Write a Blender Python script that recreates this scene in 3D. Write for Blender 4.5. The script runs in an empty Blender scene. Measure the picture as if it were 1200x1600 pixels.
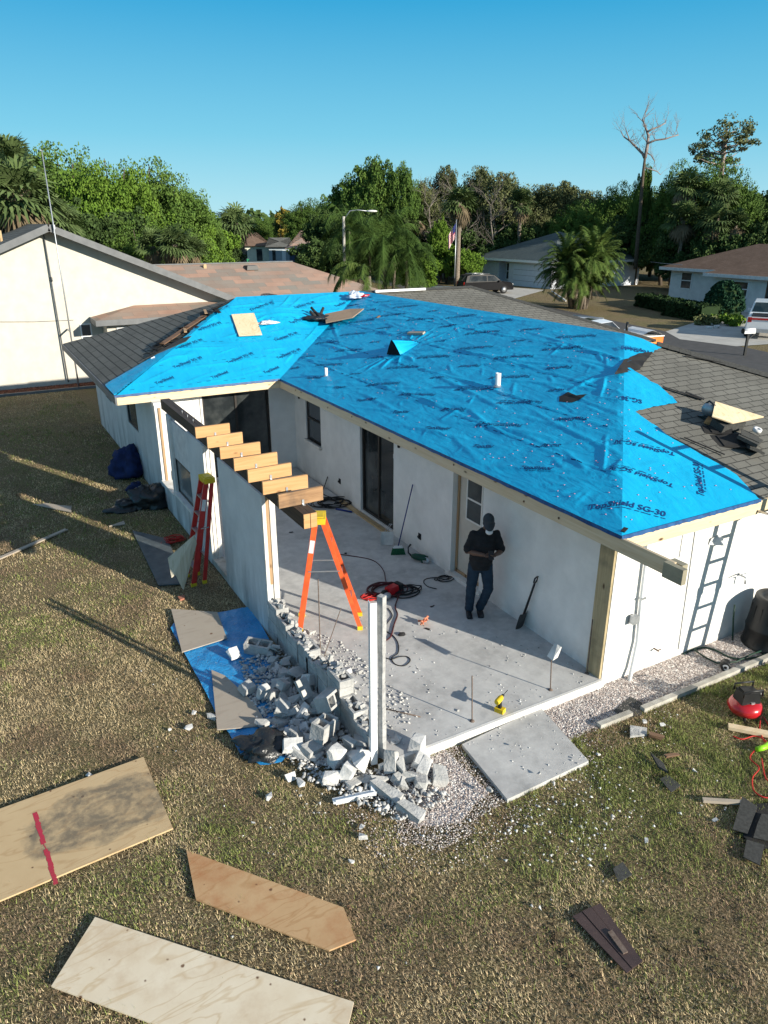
import bpy, bmesh, math, random
import numpy as np
from mathutils import Vector, Matrix, noise
from math import sin, cos, tan, pi, radians, sqrt, atan2, hypot
random.seed(7); RN = np.random.default_rng(11)
scene = bpy.context.scene

# ------------------------------------------------------------------ camera
CAM = Vector((-6.761, -5.950, 5.8)); PITCH = radians(21.5); YAW = radians(29.3); FPX = 1143.0
cam_data = bpy.data.cameras.new("camera"); cam = bpy.data.objects.new("camera", cam_data)
scene.collection.objects.link(cam); scene.camera = cam
cam.location = CAM; cam.rotation_euler = (radians(90) - PITCH, 0, -YAW)
cam_data.sensor_fit = 'HORIZONTAL'; cam_data.sensor_width = 36.0
cam_data.lens = FPX / 1200 * 36; cam_data.clip_start = 0.1; cam_data.clip_end = 3000

# ------------------------------------------------------------------ world, sun, exposure
SUN_EL = radians(17.8); SUN_AZ = atan2(0.420, -0.908)      # azimuth measured from +Y towards +X
EXPOSURE = 0.63; SKY_STRENGTH = 0.13; SKY_GAIN = 1.15 / (SKY_STRENGTH * 2 ** EXPOSURE)
world = bpy.data.worlds.new("World"); scene.world = world; world.use_nodes = True
wn = world.node_tree.nodes; wl = world.node_tree.links
wbg = wn["Background"]; sky = wn.new("ShaderNodeTexSky"); sky.sky_type = 'NISHITA'
sky.sun_disc = False; sky.sun_elevation = SUN_EL; sky.sun_rotation = SUN_AZ
sky.air_density = 1.0; sky.dust_density = 0.15; sky.ozone_density = 2.0; sky.altitude = 0
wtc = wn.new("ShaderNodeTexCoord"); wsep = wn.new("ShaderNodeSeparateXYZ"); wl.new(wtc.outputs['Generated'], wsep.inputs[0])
wr_ = wn.new("ShaderNodeValToRGB"); wl.new(wsep.outputs['Z'], wr_.inputs['Fac'])       # clear cyan sky, paler towards the horizon; overhead stops greyed to neutralise the fill light
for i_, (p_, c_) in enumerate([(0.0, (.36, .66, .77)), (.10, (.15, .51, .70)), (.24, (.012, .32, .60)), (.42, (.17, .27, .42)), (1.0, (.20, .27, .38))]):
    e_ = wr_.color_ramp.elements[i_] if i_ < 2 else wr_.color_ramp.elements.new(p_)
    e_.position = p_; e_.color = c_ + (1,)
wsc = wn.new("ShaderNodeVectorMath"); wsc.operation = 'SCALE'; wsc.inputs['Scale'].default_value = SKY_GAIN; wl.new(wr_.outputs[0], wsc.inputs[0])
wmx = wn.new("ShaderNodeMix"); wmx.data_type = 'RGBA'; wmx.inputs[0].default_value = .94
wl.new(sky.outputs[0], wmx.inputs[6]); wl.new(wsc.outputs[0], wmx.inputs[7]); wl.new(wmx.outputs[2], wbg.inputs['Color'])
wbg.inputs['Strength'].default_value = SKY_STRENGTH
sd = bpy.data.lights.new("sun", 'SUN'); sd.energy = 5.0; sd.angle = radians(0.5); sd.color = (1.0, 0.93, 0.80)
sun = bpy.data.objects.new("sun", sd); scene.collection.objects.link(sun)
TOSUN = Vector((sin(SUN_AZ) * cos(SUN_EL), cos(SUN_AZ) * cos(SUN_EL), sin(SUN_EL)))
sun.rotation_euler = TOSUN.to_track_quat('Z', 'Y').to_euler(); sun.location = (0, 0, 30)
scene.view_settings.view_transform = 'Standard'; scene.view_settings.look = 'None'
scene.view_settings.exposure = EXPOSURE; scene.view_settings.gamma = 1.0
scene.cycles.max_bounces = 6; scene.cycles.diffuse_bounces = 3; scene.cycles.glossy_bounces = 2
scene.cycles.transmission_bounces = 3; scene.cycles.transparent_max_bounces = 6
scene.cycles.caustics_reflective = False; scene.cycles.caustics_refractive = False

# ------------------------------------------------------------------ surveying: photo pixel -> point on a real plane
_f = Vector((sin(YAW) * cos(PITCH), cos(YAW) * cos(PITCH), -sin(PITCH)))
_r = Vector((cos(YAW), -sin(YAW), 0)); _u = _r.cross(_f)
def ray(x, y): return _r * ((x - 600) / FPX) - _u * ((y - 800) / FPX) + _f
def G(x, y, z=0.0):
    d = ray(x, y); t = (z - CAM.z) / d.z; return CAM + d * t
def onY(x, y, Y):
    d = ray(x, y); t = (Y - CAM.y) / d.y; return CAM + d * t
def onX(x, y, X):
    d = ray(x, y); t = (X - CAM.x) / d.x; return CAM + d * t
def AT(px, D, py=None):
    """point at horizontal distance D in the direction of column px; with py: the height seen there"""
    d = ray(px, 350 if py is None else py); h = hypot(d.x, d.y); return CAM + d * (D / h)
GZ = -0.13     # lawn level; the patio slab is z = 0

def spline(pts, sub=5):
    P = [Vector(p) for p in pts]; out = []
    for i in range(len(P) - 1):
        a, b, c, d = P[max(i - 1, 0)], P[i], P[i + 1], P[min(i + 2, len(P) - 1)]
        for k in range(sub):
            t = k / sub; out.append(.5 * ((2 * b) + (c - a) * t + (2 * a - 5 * b + 4 * c - d) * t * t + (3 * b - 3 * c + d - a) * t ** 3))
    return out + [P[-1]]
# ------------------------------------------------------------------ mesh helpers
class MB:
    def __init__(s): s.v = []; s.f = []; s.uv = []; s.mi = []; s.cur = 0; s.sm = []
    def add(s, vs, fs, uvs=None, smooth=False):
        o = len(s.v); s.v += [tuple(p) for p in vs]
        for i, f in enumerate(fs):
            s.f.append([a + o for a in f]); s.uv.append(uvs[i] if uvs else None); s.mi.append(s.cur); s.sm.append(smooth)
        return s
    def box(s, c, size, rot=None, taper=1.0):
        hx, hy, hz = size[0] / 2, size[1] / 2, size[2] / 2; vs = []
        for dz in (-1, 1):
            k = taper if dz > 0 else 1.0
            for dx, dy in ((-1, -1), (1, -1), (1, 1), (-1, 1)):
                p = Vector((dx * hx * k, dy * hy * k, dz * hz))
                if rot is not None: p = rot @ p
                vs.append(p + Vector(c))
        return s.add(vs, [(0, 3, 2, 1), (4, 5, 6, 7), (0, 1, 5, 4), (1, 2, 6, 5), (2, 3, 7, 6), (3, 0, 4, 7)])
    def bb(s, x0, x1, y0, y1, z0, z1): return s.box(((x0 + x1) / 2, (y0 + y1) / 2, (z0 + z1) / 2), (abs(x1 - x0), abs(y1 - y0), abs(z1 - z0)))
    def beam(s, p0, p1, w, h, up=(0, 0, 1)):
        p0 = Vector(p0); p1 = Vector(p1); d = (p1 - p0); L = d.length; d.normalize()
        side = d.cross(Vector(up))
        if side.length < 1e-4: side = d.cross(Vector((1, 0, 0)))
        side.normalize(); u = side.cross(d)
        R = Matrix((d, side, u)).transposed()
        return s.box((p0 + p1) / 2, (L, w, h), R)
    def tube(s, pts, r, n=8, cap=True, closed=False):
        pts = [Vector(p) for p in pts]; m = len(pts)
        rr = r if isinstance(r, (list, tuple)) else [r] * m
        vs = []; prev = None
        for i in range(m):
            if closed: d = pts[(i + 1) % m] - pts[i - 1]
            else: d = pts[min(i + 1, m - 1)] - pts[max(i - 1, 0)]
            if d.length < 1e-9: d = Vector((0, 0, 1))
            d.normalize()
            if prev is None:
                a = Vector((0, 0, 1)) if abs(d.z) < .9 else Vector((1, 0, 0)); e1 = d.cross(a).normalized()
            else:
                e1 = prev - d * prev.dot(d)
                if e1.length < 1e-6: e1 = d.orthogonal()
                e1.normalize()
            prev = e1; e2 = d.cross(e1)
            for k in range(n):
                a = 2 * pi * k / n; vs.append(pts[i] + (e1 * cos(a) + e2 * sin(a)) * rr[i])
        fs = []
        for i in range(m if closed else m - 1):
            j = (i + 1) % m
            for k in range(n):
                fs.append((i * n + k, i * n + (k + 1) % n, j * n + (k + 1) % n, j * n + k))
        s.add(vs, fs, smooth=True)
        if cap and not closed:
            o = len(s.v) - len(vs)
            s.f.append([o + k for k in range(n)][::-1]); s.uv.append(None); s.mi.append(s.cur); s.sm.append(False)
            s.f.append([o + (m - 1) * n + k for k in range(n)]); s.uv.append(None); s.mi.append(s.cur); s.sm.append(False)
        return s
    def lathe(s, prof, n=24, c=(0, 0, 0), rot=None, cap=True):
        vs = []
        for (r, z) in prof:
            for k in range(n):
                a = 2 * pi * k / n; p = Vector((r * cos(a), r * sin(a), z))
                if rot is not None: p = rot @ p
                vs.append(p + Vector(c))
        fs = []
        for i in range(len(prof) - 1):
            for k in range(n): fs.append((i * n + k, i * n + (k + 1) % n, (i + 1) * n + (k + 1) % n, (i + 1) * n + k))
        s.add(vs, fs, smooth=True)
        if cap:
            o = len(s.v) - len(vs); m = len(prof)
            if prof[0][0] > 1e-6: s.f.append([o + k for k in range(n)][::-1]); s.uv.append(None); s.mi.append(s.cur); s.sm.append(False)
            if prof[-1][0] > 1e-6: s.f.append([o + (m - 1) * n + k for k in range(n)]); s.uv.append(None); s.mi.append(s.cur); s.sm.append(False)
        return s
    def ball(s, c, r, n=12, m=8, rot=None):
        if not isinstance(r, (tuple, list)): r = (r, r, r)
        vs = []; fs = []
        for i in range(m + 1):
            t = -pi / 2 + pi * i / m
            for k in range(n):
                a = 2 * pi * k / n; p = Vector((r[0] * cos(t) * cos(a), r[1] * cos(t) * sin(a), r[2] * sin(t)))
                if rot is not None: p = rot @ p
                vs.append(p + Vector(c))
        for i in range(m):
            for k in range(n): fs.append((i * n + k, i * n + (k + 1) % n, (i + 1) * n + (k + 1) % n, (i + 1) * n + k))
        return s.add(vs, fs, smooth=True)
    def prism(s, poly, z0, z1, zf=None):
        """vertical prism over a 2-D polygon; zf(x,y) gives a sloped top"""
        n = len(poly)
        top = [(p[0], p[1], zf(p[0], p[1]) if zf else z1) for p in poly]
        bot = [(p[0], p[1], (zf(p[0], p[1]) - (z1 - z0)) if zf else z0) for p in poly]
        fs = [list(range(n, 2 * n)), list(range(n))[::-1]] + [(i, (i + 1) % n, n + (i + 1) % n, n + i) for i in range(n)]
        return s.add(bot + top, fs)
    def slab(s, poly3, th):
        """planar 3-D polygon given thickness th along its normal (downwards), UV in metres on the top"""
        P = [Vector(p) for p in poly3]; nrm = Vector((0, 0, 0))
        for i in range(len(P)): nrm += (P[i] - P[0]).cross(P[(i + 1) % len(P)] - P[0])
        nrm.normalize()
        if nrm.z < 0: P = P[::-1]; nrm = -nrm
        if abs(nrm.z) > .9999: ue = Vector((1, 0, 0))
        else: ue = Vector((0, 0, 1)).cross(nrm).normalized()
        ve = nrm.cross(ue); n = len(P)
        uvt = [(p.dot(ue), p.dot(ve)) for p in P]
        vs = P + [p - nrm * th for p in P]
        fs = [list(range(n)), list(range(n, 2 * n))[::-1]] + [(i, n + i, n + (i + 1) % n, (i + 1) % n) for i in range(n)]
        uvs = [uvt, uvt[::-1]] + [[(0, 0)] * 4] * n
        return s.add(vs, fs, uvs)
    def xform(s, M): s.v = [tuple(M @ Vector(p)) for p in s.v]; return s
    def merge(s, o, M=None):
        vs = o.v if M is None else [tuple(M @ Vector(p)) for p in o.v]
        b = len(s.v); s.v += vs
        s.f += [[a + b for a in f] for f in o.f]; s.uv += o.uv; s.mi += [s.cur] * len(o.f); s.sm += o.sm
        return s

def mesh_from(name, mb, mats, offset=None, smooth=None):
    me = bpy.data.meshes.new(name)
    vs = mb.v if offset is None else [(p[0] - offset[0], p[1] - offset[1], p[2] - offset[2]) for p in mb.v]
    me.from_pydata(vs, [], mb.f)
    if any(u is not None for u in mb.uv):
        ul = me.uv_layers.new(name="UVMap"); k = 0; flat = []
        for f, u in zip(mb.f, mb.uv): flat += (list(u) if u is not None else [(0, 0)] * len(f))
        for i, c in enumerate(flat): ul.data[i].uv = c
    me.polygons.foreach_set('use_smooth', [bool(x) if smooth is None else smooth for x in mb.sm])
    if not isinstance(mats, (list, tuple)): mats = [mats]
    for m in mats: me.materials.append(m)
    if len(mats) > 1: me.polygons.foreach_set('material_index', mb.mi)
    me.update(); return me

COL = scene.collection
def root_loc(o):
    while o.parent: o = o.parent
    return o.location
def tag(o, label=None, cat=None, group=None, kind=None):
    if label: o['label'] = label
    if cat: o['category'] = cat
    if group: o['group'] = group
    if kind: o['kind'] = kind
    return o
def thing(name, label, cat, loc=(0, 0, 0), rz=0.0, group=None):
    o = bpy.data.objects.new(name, None); COL.objects.link(o); o.empty_display_size = .2
    o.location = loc; o.rotation_euler = (0, 0, rz); return tag(o, label, cat, group)
def part(name, mb, mat, parent, label=None, world=False, smooth=None):
    """world=True: mb is in world coordinates and the parent thing is unrotated"""
    off = tuple(root_loc(parent)) if world else None
    me = mb if isinstance(mb, bpy.types.Mesh) else mesh_from(name, mb, mat, off, smooth)
    o = bpy.data.objects.new(name, me); COL.objects.link(o); o.parent = parent
    if label: o['label'] = label
    return o
def single(name, mb, mat, label, cat, loc=None, group=None, smooth=None, rot=None):
    """one-mesh thing. loc given and rot None: mb is in world coordinates, origin put at loc; else mb is local"""
    if loc is None: loc = (0, 0, 0)
    me = mesh_from(name, mb, mat, loc if rot is None else None, smooth)
    o = bpy.data.objects.new(name, me); COL.objects.link(o); o.location = loc
    if rot is not None: o.rotation_euler = rot
    return tag(o, label, cat, group)
def struct(name, mb, mat, kind='structure', label=None, smooth=None):
    me = mb if isinstance(mb, bpy.types.Mesh) else mesh_from(name, mb, mat, None, smooth)
    o = bpy.data.objects.new(name, me); COL.objects.link(o); o['kind'] = kind
    if label: o['label'] = label
    return o
def copy_tree(o, loc, rz=None, label=None, scale=None, group=None):
    r = o.copy(); COL.objects.link(r); r.location = loc
    if rz is not None: r.rotation_euler = (0, 0, rz)
    if scale is not None: r.scale = (scale,) * 3 if not isinstance(scale, tuple) else scale
    if label: r['label'] = label
    if group: r['group'] = group
    for ch in list(o.children):
        c = ch.copy(); COL.objects.link(c); c.parent = r
        for g in list(ch.children):
            d = g.copy(); COL.objects.link(d); d.parent = c
    return r
def quads_mesh(name, C, A, B, mats, mi=None, col=None, tri=False):
    """N cards: centre C, half-axes A and B (numpy Nx3)"""
    N = len(C)
    if tri:
        V = np.empty((N, 3, 3)); V[:, 0] = C - A; V[:, 1] = C + A; V[:, 2] = C + B; k = 3
    else:
        V = np.empty((N, 4, 3)); V[:, 0] = C - A - B * .9; V[:, 1] = C + A * .7 - B; V[:, 2] = C + A + B * .8; V[:, 3] = C - A * .8 + B; k = 4
    me = bpy.data.meshes.new(name); me.vertices.add(N * k); me.vertices.foreach_set('co', V.reshape(-1).astype(np.float32))
    me.loops.add(N * k); me.loops.foreach_set('vertex_index', np.arange(N * k, dtype=np.int32))
    me.polygons.add(N); me.polygons.foreach_set('loop_start', (np.arange(N) * k).astype(np.int32))
    if col is not None:
        ca = me.color_attributes.new('tint', 'FLOAT_COLOR', 'POINT')
        cc = np.ones((N, k, 4), dtype=np.float32); cc[:, :, :3] = col[:, None, :]
        ca.data.foreach_set('color', cc.reshape(-1))
    if not isinstance(mats, (list, tuple)): mats = [mats]
    for m in mats: me.materials.append(m)
    if mi is not None: me.polygons.foreach_set('material_index', mi.astype(np.int32))
    me.update(calc_edges=True); me.validate(); return me

# ------------------------------------------------------------------ materials
class NT:
    def __init__(s, name):
        s.m = bpy.data.materials.new(name); s.m.use_nodes = True; s.n = s.m.node_tree.nodes; s.l = s.m.node_tree.links
        s.b = s.n["Principled BSDF"]; s._co = None
    def N(s, t, **kw):
        x = s.n.new(t)
        for k, v in kw.items():
            if k in x.inputs: x.inputs[k].default_value = v
            else: setattr(x, k, v)
        return x
    def co(s, kind='Object'):
        if s._co is None: s._co = s.n.new('ShaderNodeTexCoord')
        return s._co.outputs[kind]
    def mp(s, scale=(1, 1, 1), kind='Object', rot=(0, 0, 0), loc=(0, 0, 0)):
        m = s.N('ShaderNodeMapping'); m.inputs['Scale'].default_value = scale; m.inputs['Rotation'].default_value = rot; m.inputs['Location'].default_value = loc
        s.l.new(s.co(kind), m.inputs['Vector']); return m.outputs[0]
    def noise(s, scale, vec=None, detail=4, rough=.6, dist=0):
        x = s.N('ShaderNodeTexNoise', Scale=scale, Detail=detail, Roughness=rough, Distortion=dist)
        s.l.new(vec if vec is not None else s.co(), x.inputs['Vector']); return x.outputs['Fac']
    def ramp(s, fac, stops):
        r = s.N('ShaderNodeValToRGB'); e = r.color_ramp.elements
        while len(e) < len(stops): e.new(.5)
        for el, (p, c) in zip(e, stops):
            el.position = p; el.color = (c if isinstance(c, (tuple, list)) else (c, c, c)) + ((1,) if not isinstance(c, (tuple, list)) or len(c) == 3 else ()) if isinstance(c, tuple) else (c, c, c, 1)
        s.l.new(fac, r.inputs['Fac']); return r.outputs['Color']
    def mix(s, fac, a, b, mode='MIX'):
        m = s.N('ShaderNodeMix', data_type='RGBA', blend_type=mode)
        for sock, val in ((m.inputs[0], fac), (m.inputs[6], a), (m.inputs[7], b)):
            if isinstance(val, (int, float)): sock.default_value = val
            elif isinstance(val, tuple): sock.default_value = val + (1,) if len(val) == 3 else val
            else: s.l.new(val, sock)
        return m.outputs[2]
    def math(s, op, a, b=0.0):
        m = s.N('ShaderNodeMath', operation=op)
        for sock, val in ((m.inputs[0], a), (m.inputs[1], b)):
            if isinstance(val, (int, float)): sock.default_value = val
            else: s.l.new(val, sock)
        return m.outputs[0]
    def base(s, c):
        if isinstance(c, tuple): s.b.inputs['Base Color'].default_value = c + (1,)
        else: s.l.new(c, s.b.inputs['Base Color'])
        return s
    def bump(s, h, strength=.5, dist=.01):
        b = s.N('ShaderNodeBump'); b.inputs['Strength'].default_value = strength; b.inputs['Distance'].default_value = dist
        s.l.new(h, b.inputs['Height']); s.l.new(b.outputs[0], s.b.inputs['Normal']); return s
    def set(s, rough=.7, metal=0.0, spec=.3, coat=0.0):
        s.b.inputs['Roughness'].default_value = rough; s.b.inputs['Metallic'].default_value = metal
        s.b.inputs['Specular IOR Level'].default_value = spec; s.b.inputs['Coat Weight'].default_value = coat; return s

def plain(name, c1, c2=None, scale=6, rough=.7, metal=0.0, spec=.3, coat=0.0, bscale=None, bstr=.3, bdist=.004, lo=.35, hi=.65):
    t = NT(name).set(rough, metal, spec, coat)
    if c2 is None: c2 = tuple(min(1, x * .72) for x in c1)
    t.base(t.ramp(t.noise(scale, detail=5), [(lo, c2), (hi, c1)]))
    if bscale: t.bump(t.noise(bscale, detail=3), bstr, bdist)
    return t.m
def wood(name, c1, c2, axis=0, knots=True, rough=.65, dark=None):
    """sawn lumber with the grain along one axis"""
    t = NT(name).set(rough, spec=.25); sc = [26, 26, 26]; sc[axis] = 1.3
    g = t.noise(1.0, t.mp(tuple(sc)), detail=6, rough=.65, dist=.6)
    c = t.ramp(g, [(.32, c2), (.62, c1)])
    big = t.noise(1.2, detail=3); c = t.mix(t.math('MULTIPLY', big, .35), c, tuple(x * .75 for x in c1))
    if knots:
        sk = [5, 5, 5]; sk[axis] = 2.2
        v = t.N('ShaderNodeTexVoronoi', Scale=1.0); t.l.new(t.mp(tuple(sk)), v.inputs['Vector'])
        k = t.ramp(v.outputs['Distance'], [(.05, 1.0), (.13, 0.0)]); c = t.mix(k, c, (.09, .045, .02))
    if dark: c = t.mix(t.ramp(t.noise(1.7, detail=5), [(.45, 0.0), (.68, 1.0)]), c, dark)
    t.base(c); t.bump(g, .25, .003); return t.m
def plywood(name, c1, c2, axis=0, stain=None, knots=2.6, rings=False):
    t = NT(name).set(.7, spec=.2); sc = [3.2, 3.2, 3.2]; sc[axis] = .75
    nv = t.N('ShaderNodeTexNoise', Scale=1.0, Detail=3, Roughness=.5, Distortion=.9); t.l.new(t.mp(tuple(sc)), nv.inputs['Vector'])
    w = t.math('FRACT', t.math('MULTIPLY', nv.outputs['Fac'], 7.0)); w = t.math('ABSOLUTE', t.math('SUBTRACT', w, .5))
    c = t.ramp(w, [(.0, c2), (.16, c1)]); c = t.mix(.38, c, t.ramp(t.noise(3.0, detail=6), [(.3, c2), (.7, c1)]))
    v = t.N('ShaderNodeTexVoronoi', voronoi_dimensions='2D', Scale=knots); t.l.new(t.co(), v.inputs['Vector'])
    kd = t.math('ADD', v.outputs['Distance'], t.math('MULTIPLY', t.noise(16, detail=3), .09)); kd = t.math('ADD', kd, t.math('MULTIPLY', t.noise(1.6, detail=1), .10))
    c = t.mix(t.ramp(kd, [(.105, 1.0), (.135, 0.0)]), c, (.15, .08, .045))
    if stain: c = t.mix(t.ramp(t.noise(1.3, detail=6, rough=.7), [(.48, 0.0), (.7, .85)]), c, stain)
    if rings:      # dirty swirl left by something round
        vm = t.N('ShaderNodeVectorMath', operation='SUBTRACT'); t.l.new(t.co(), vm.inputs[0]); vm.inputs[1].default_value = rings
        dn = t.N('ShaderNodeTexNoise', Scale=2.2, Detail=5, Roughness=.6); t.l.new(t.co(), dn.inputs['Vector'])
        ln = t.N('ShaderNodeVectorMath', operation='LENGTH'); mp2 = t.N('ShaderNodeMapping'); dl_ = G(0, 1270, GZ) - G(225, 1188, GZ); mp2.inputs['Rotation'].default_value = (0, 0, -atan2(dl_.y, dl_.x)); mp2.inputs['Scale'].default_value = (1.0, 1.75, 1.0); t.l.new(vm.outputs[0], mp2.inputs['Vector']); t.l.new(mp2.outputs[0], ln.inputs[0])
        rd = t.math('ADD', ln.outputs['Value'], t.math('MULTIPLY', t.math('SUBTRACT', dn.outputs['Fac'], .5), .9))
        band = t.math('ABSOLUTE', t.math('SINE', t.math('MULTIPLY', rd, 17.0)))
        k = t.math('MULTIPLY', t.ramp(rd, [(.0, .75), (.45, .9), (.72, .95), (.86, 0.0)]), t.math('ADD', .12, t.math('MULTIPLY', t.math('ADD', t.math('MULTIPLY', band, .45), t.ramp(t.noise(3.4, detail=7, rough=.72), [(.40, 0.0), (.60, 1.0)])), .68)))
        c = t.mix(t.math('MINIMUM', k, .85), c, (.16, .135, .10))
    t.base(c); t.bump(t.noise(30, detail=4), .2, .002); return t.m
def shingles(name, c1, c2, c3, row=.143, tab=.30, line=.02, bstr=.6, dark=(.02, .02, .02), big=(.9, 1.0)):
    t = NT(name).set(.9, spec=.15)
    br = t.N('ShaderNodeTexBrick', offset=.5, squash=1.0); br.inputs['Scale'].default_value = 1.0
    br.inputs['Brick Width'].default_value = tab; br.inputs['Row Height'].default_value = row; br.inputs['Mortar Size'].default_value = line / 2
    br.inputs['Mortar Smooth'].default_value = .1; br.inputs['Bias'].default_value = 0.0
    br.inputs['Color1'].default_value = c1 + (1,); br.inputs['Color2'].default_value = c2 + (1,); br.inputs['Mortar'].default_value = dark + (1,)
    t.l.new(t.co('UV'), br.inputs['Vector'])
    c = t.mix(t.ramp(t.noise(45, t.co('UV'), detail=3), [(.35, 0.0), (.7, .45)]), br.outputs['Color'], c3)
    c = t.mix(t.ramp(t.noise(.9, t.co('UV'), detail=5), [(.4, 0.0), (.75, .5)]), c, tuple(x * .6 for x in c1))
    t.base(c)
    sep = t.N('ShaderNodeSeparateXYZ'); t.l.new(t.co('UV'), sep.inputs[0])
    saw = t.math('SUBTRACT', 1.0, t.math('FRACT', t.math('DIVIDE', sep.outputs['Y'], row)))
    hgt = t.math('ADD', t.math('MULTIPLY', saw, .8), t.math('MULTIPLY', t.math('SUBTRACT', 1.0, br.outputs['Fac']), .5))
    hgt = t.math('ADD', hgt, t.math('MULTIPLY', t.noise(60, t.co('UV')), .3))
    t.bump(hgt, bstr, .012); return t.m

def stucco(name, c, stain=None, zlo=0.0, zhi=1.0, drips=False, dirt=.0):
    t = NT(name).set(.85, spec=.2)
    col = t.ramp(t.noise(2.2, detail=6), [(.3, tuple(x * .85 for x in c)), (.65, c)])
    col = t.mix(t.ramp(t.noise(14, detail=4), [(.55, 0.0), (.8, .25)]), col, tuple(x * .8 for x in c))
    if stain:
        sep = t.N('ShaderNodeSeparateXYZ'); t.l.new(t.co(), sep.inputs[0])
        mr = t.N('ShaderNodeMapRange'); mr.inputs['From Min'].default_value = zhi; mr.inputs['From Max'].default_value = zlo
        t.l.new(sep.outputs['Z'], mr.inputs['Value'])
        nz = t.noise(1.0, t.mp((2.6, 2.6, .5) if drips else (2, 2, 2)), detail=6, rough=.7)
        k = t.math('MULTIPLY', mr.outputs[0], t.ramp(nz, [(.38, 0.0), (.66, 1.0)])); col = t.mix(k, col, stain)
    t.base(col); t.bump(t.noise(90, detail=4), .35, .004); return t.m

M = {}
WHITE = (.80, .785, .755)
M['wall'] = stucco('house_stucco', WHITE, (.48, .46, .43), -.15, .40)
M['wall_right'] = stucco('house_stucco_right', WHITE, (.55, .52, .46), -.15, .30)
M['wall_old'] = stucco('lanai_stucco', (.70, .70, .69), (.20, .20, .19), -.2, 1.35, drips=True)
M['paint'] = plain('white_paint', (.78, .76, .72), (.66, .64, .60), 5, .55)
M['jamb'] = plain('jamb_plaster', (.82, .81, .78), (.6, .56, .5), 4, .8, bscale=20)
M['vinyl'] = plain('white_vinyl', (.84, .85, .85), (.76, .77, .78), 8, .35, spec=.5)
M['pine_x'] = wood('pine_x', (.76, .62, .42), (.64, .48, .29), 0)
M['pine_y'] = wood('pine_y', (.68, .55, .38), (.56, .42, .26), 1)
M['pine_z'] = wood('pine_z', (.50, .40, .24), (.34, .27, .15), 2, dark=(.16, .15, .10))
M['pt_wood'] = wood('treated_board', (.42, .38, .27), (.30, .27, .19), 1, dark=(.22, .2, .15))
M['joist'] = wood('old_joist', (.62, .36, .17), (.48, .25, .10), 0)
M['joist_worn'] = wood('worn_joist', (.42, .25, .13), (.25, .14, .07), 0, dark=(.08, .06, .05))
M['beam'] = wood('old_beam', (.085, .06, .045), (.045, .033, .028), 1, knots=False)
M['stud'] = wood('stud', (.45, .30, .17), (.32, .2, .11), 2)
M['scrap'] = wood('scrap_wood', (.55, .40, .22), (.38, .25, .13), 0)
M['scrap_brown'] = wood('weathered_scrap', (.22, .13, .08), (.12, .07, .045), 0, knots=False)
M['ply_main'] = plywood('stained_plywood', (.60, .44, .25), (.47, .31, .16), 0, rings=tuple(G(160, 1275, GZ) - G(271, 1300, GZ)))
M['ply_pale'] = plywood('pale_plywood', (.78, .68, .52), (.60, .46, .29), 0, stain=(.58, .44, .29))
M['ply_orange'] = plywood('orange_plywood', (.56, .37, .20), (.42, .24, .11), 0, stain=(.40, .17, .07))
M['ply_roof'] = plywood('fresh_plywood', (.76, .62, .42), (.62, .45, .25), 1)
M['ply_grey'] = plywood('weathered_plywood', (.42, .36, .29), (.36, .30, .24), 0, knots=2.0)
M['ply_brown'] = plywood('brown_plywood', (.42, .29, .19), (.34, .22, .14), 0)
M['ply_cream'] = plywood('cream_plywood', (.58, .52, .40), (.44, .38, .27), 2)  # greyish cream veneer for the jagged offcut
M['concrete'] = None
M['cmu'] = plain('block_concrete', (.52, .51, .49), (.34, .34, .33), 5, .95, spec=.1, bscale=22, bstr=.9, bdist=.014)
M['cmu_white'] = plain('painted_block', (.70, .69, .67), (.48, .475, .46), 6, .9, spec=.1, bscale=18, bstr=.8, bdist=.012)
M['mortar'] = plain('rough_mortar', (.46, .46, .45), (.30, .30, .30), 14, .95, spec=.1, bscale=40, bstr=.9, bdist=.012)
M['curb'] = plain('curb_concrete', (.50, .48, .43), (.30, .28, .24), 5, .95, bscale=50)
M['black'] = plain('black_plastic', (.018, .019, .02), (.010, .011, .012), 4, .45, spec=.4, bscale=30, bstr=.1)
M['black_rubber'] = plain('black_rubber', (.022, .022, .024), (.012, .012, .013), 6, .75)
M['bag'] = plain('black_bag', (.022, .024, .026), (.012, .013, .014), 6, .32, spec=.5, bscale=14, bstr=.8, bdist=.02)
M['felt'] = plain('black_felt', (.02, .02, .022), (.035, .033, .03), 6, .85, bscale=30)
M['glass'] = plain('dark_glass', (.075, .082, .08), (.018, .022, .024), .9, .07, spec=.5, lo=.42, hi=.62)
M['glass2'] = NT('blue_glass').set(.08, 0, .6).base((.05, .06, .07)).m
M['frame'] = plain('bronze_frame', (.035, .03, .027), (.02, .018, .016), 6, .45)
M['alu'] = plain('aluminium', (.55, .56, .57), (.45, .46, .47), 9, .38, metal=.85)
M['galv'] = plain('galvanised', (.50, .52, .54), (.38, .40, .42), 20, .45, metal=.7)
M['red_fg'] = plain('red_fibreglass', (.55, .035, .03), (.42, .025, .02), 6, .45, spec=.4)
M['orange_fg'] = plain('orange_fibreglass', (.85, .13, .035), (.68, .09, .025), 6, .45, spec=.4)
M['yellow'] = plain('yellow_plastic', (.75, .55, .03), (.6, .4, .02), 6, .5)
M['rust'] = plain('rusty_steel', (.22, .17, .14), (.14, .10, .08), 30, .8, metal=.3)
M['red'] = plain('red_paint', (.50, .012, .02), (.42, .01, .015), 6, .28, spec=.5, coat=.4)
M['green_tool'] = plain('green_tool', (.01, .075, .05), (.008, .045, .03), 6, .5)
M['green_bristle'] = plain('green_bristle', (.02, .13, .06), (.01, .07, .03), 40, .8)
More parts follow.
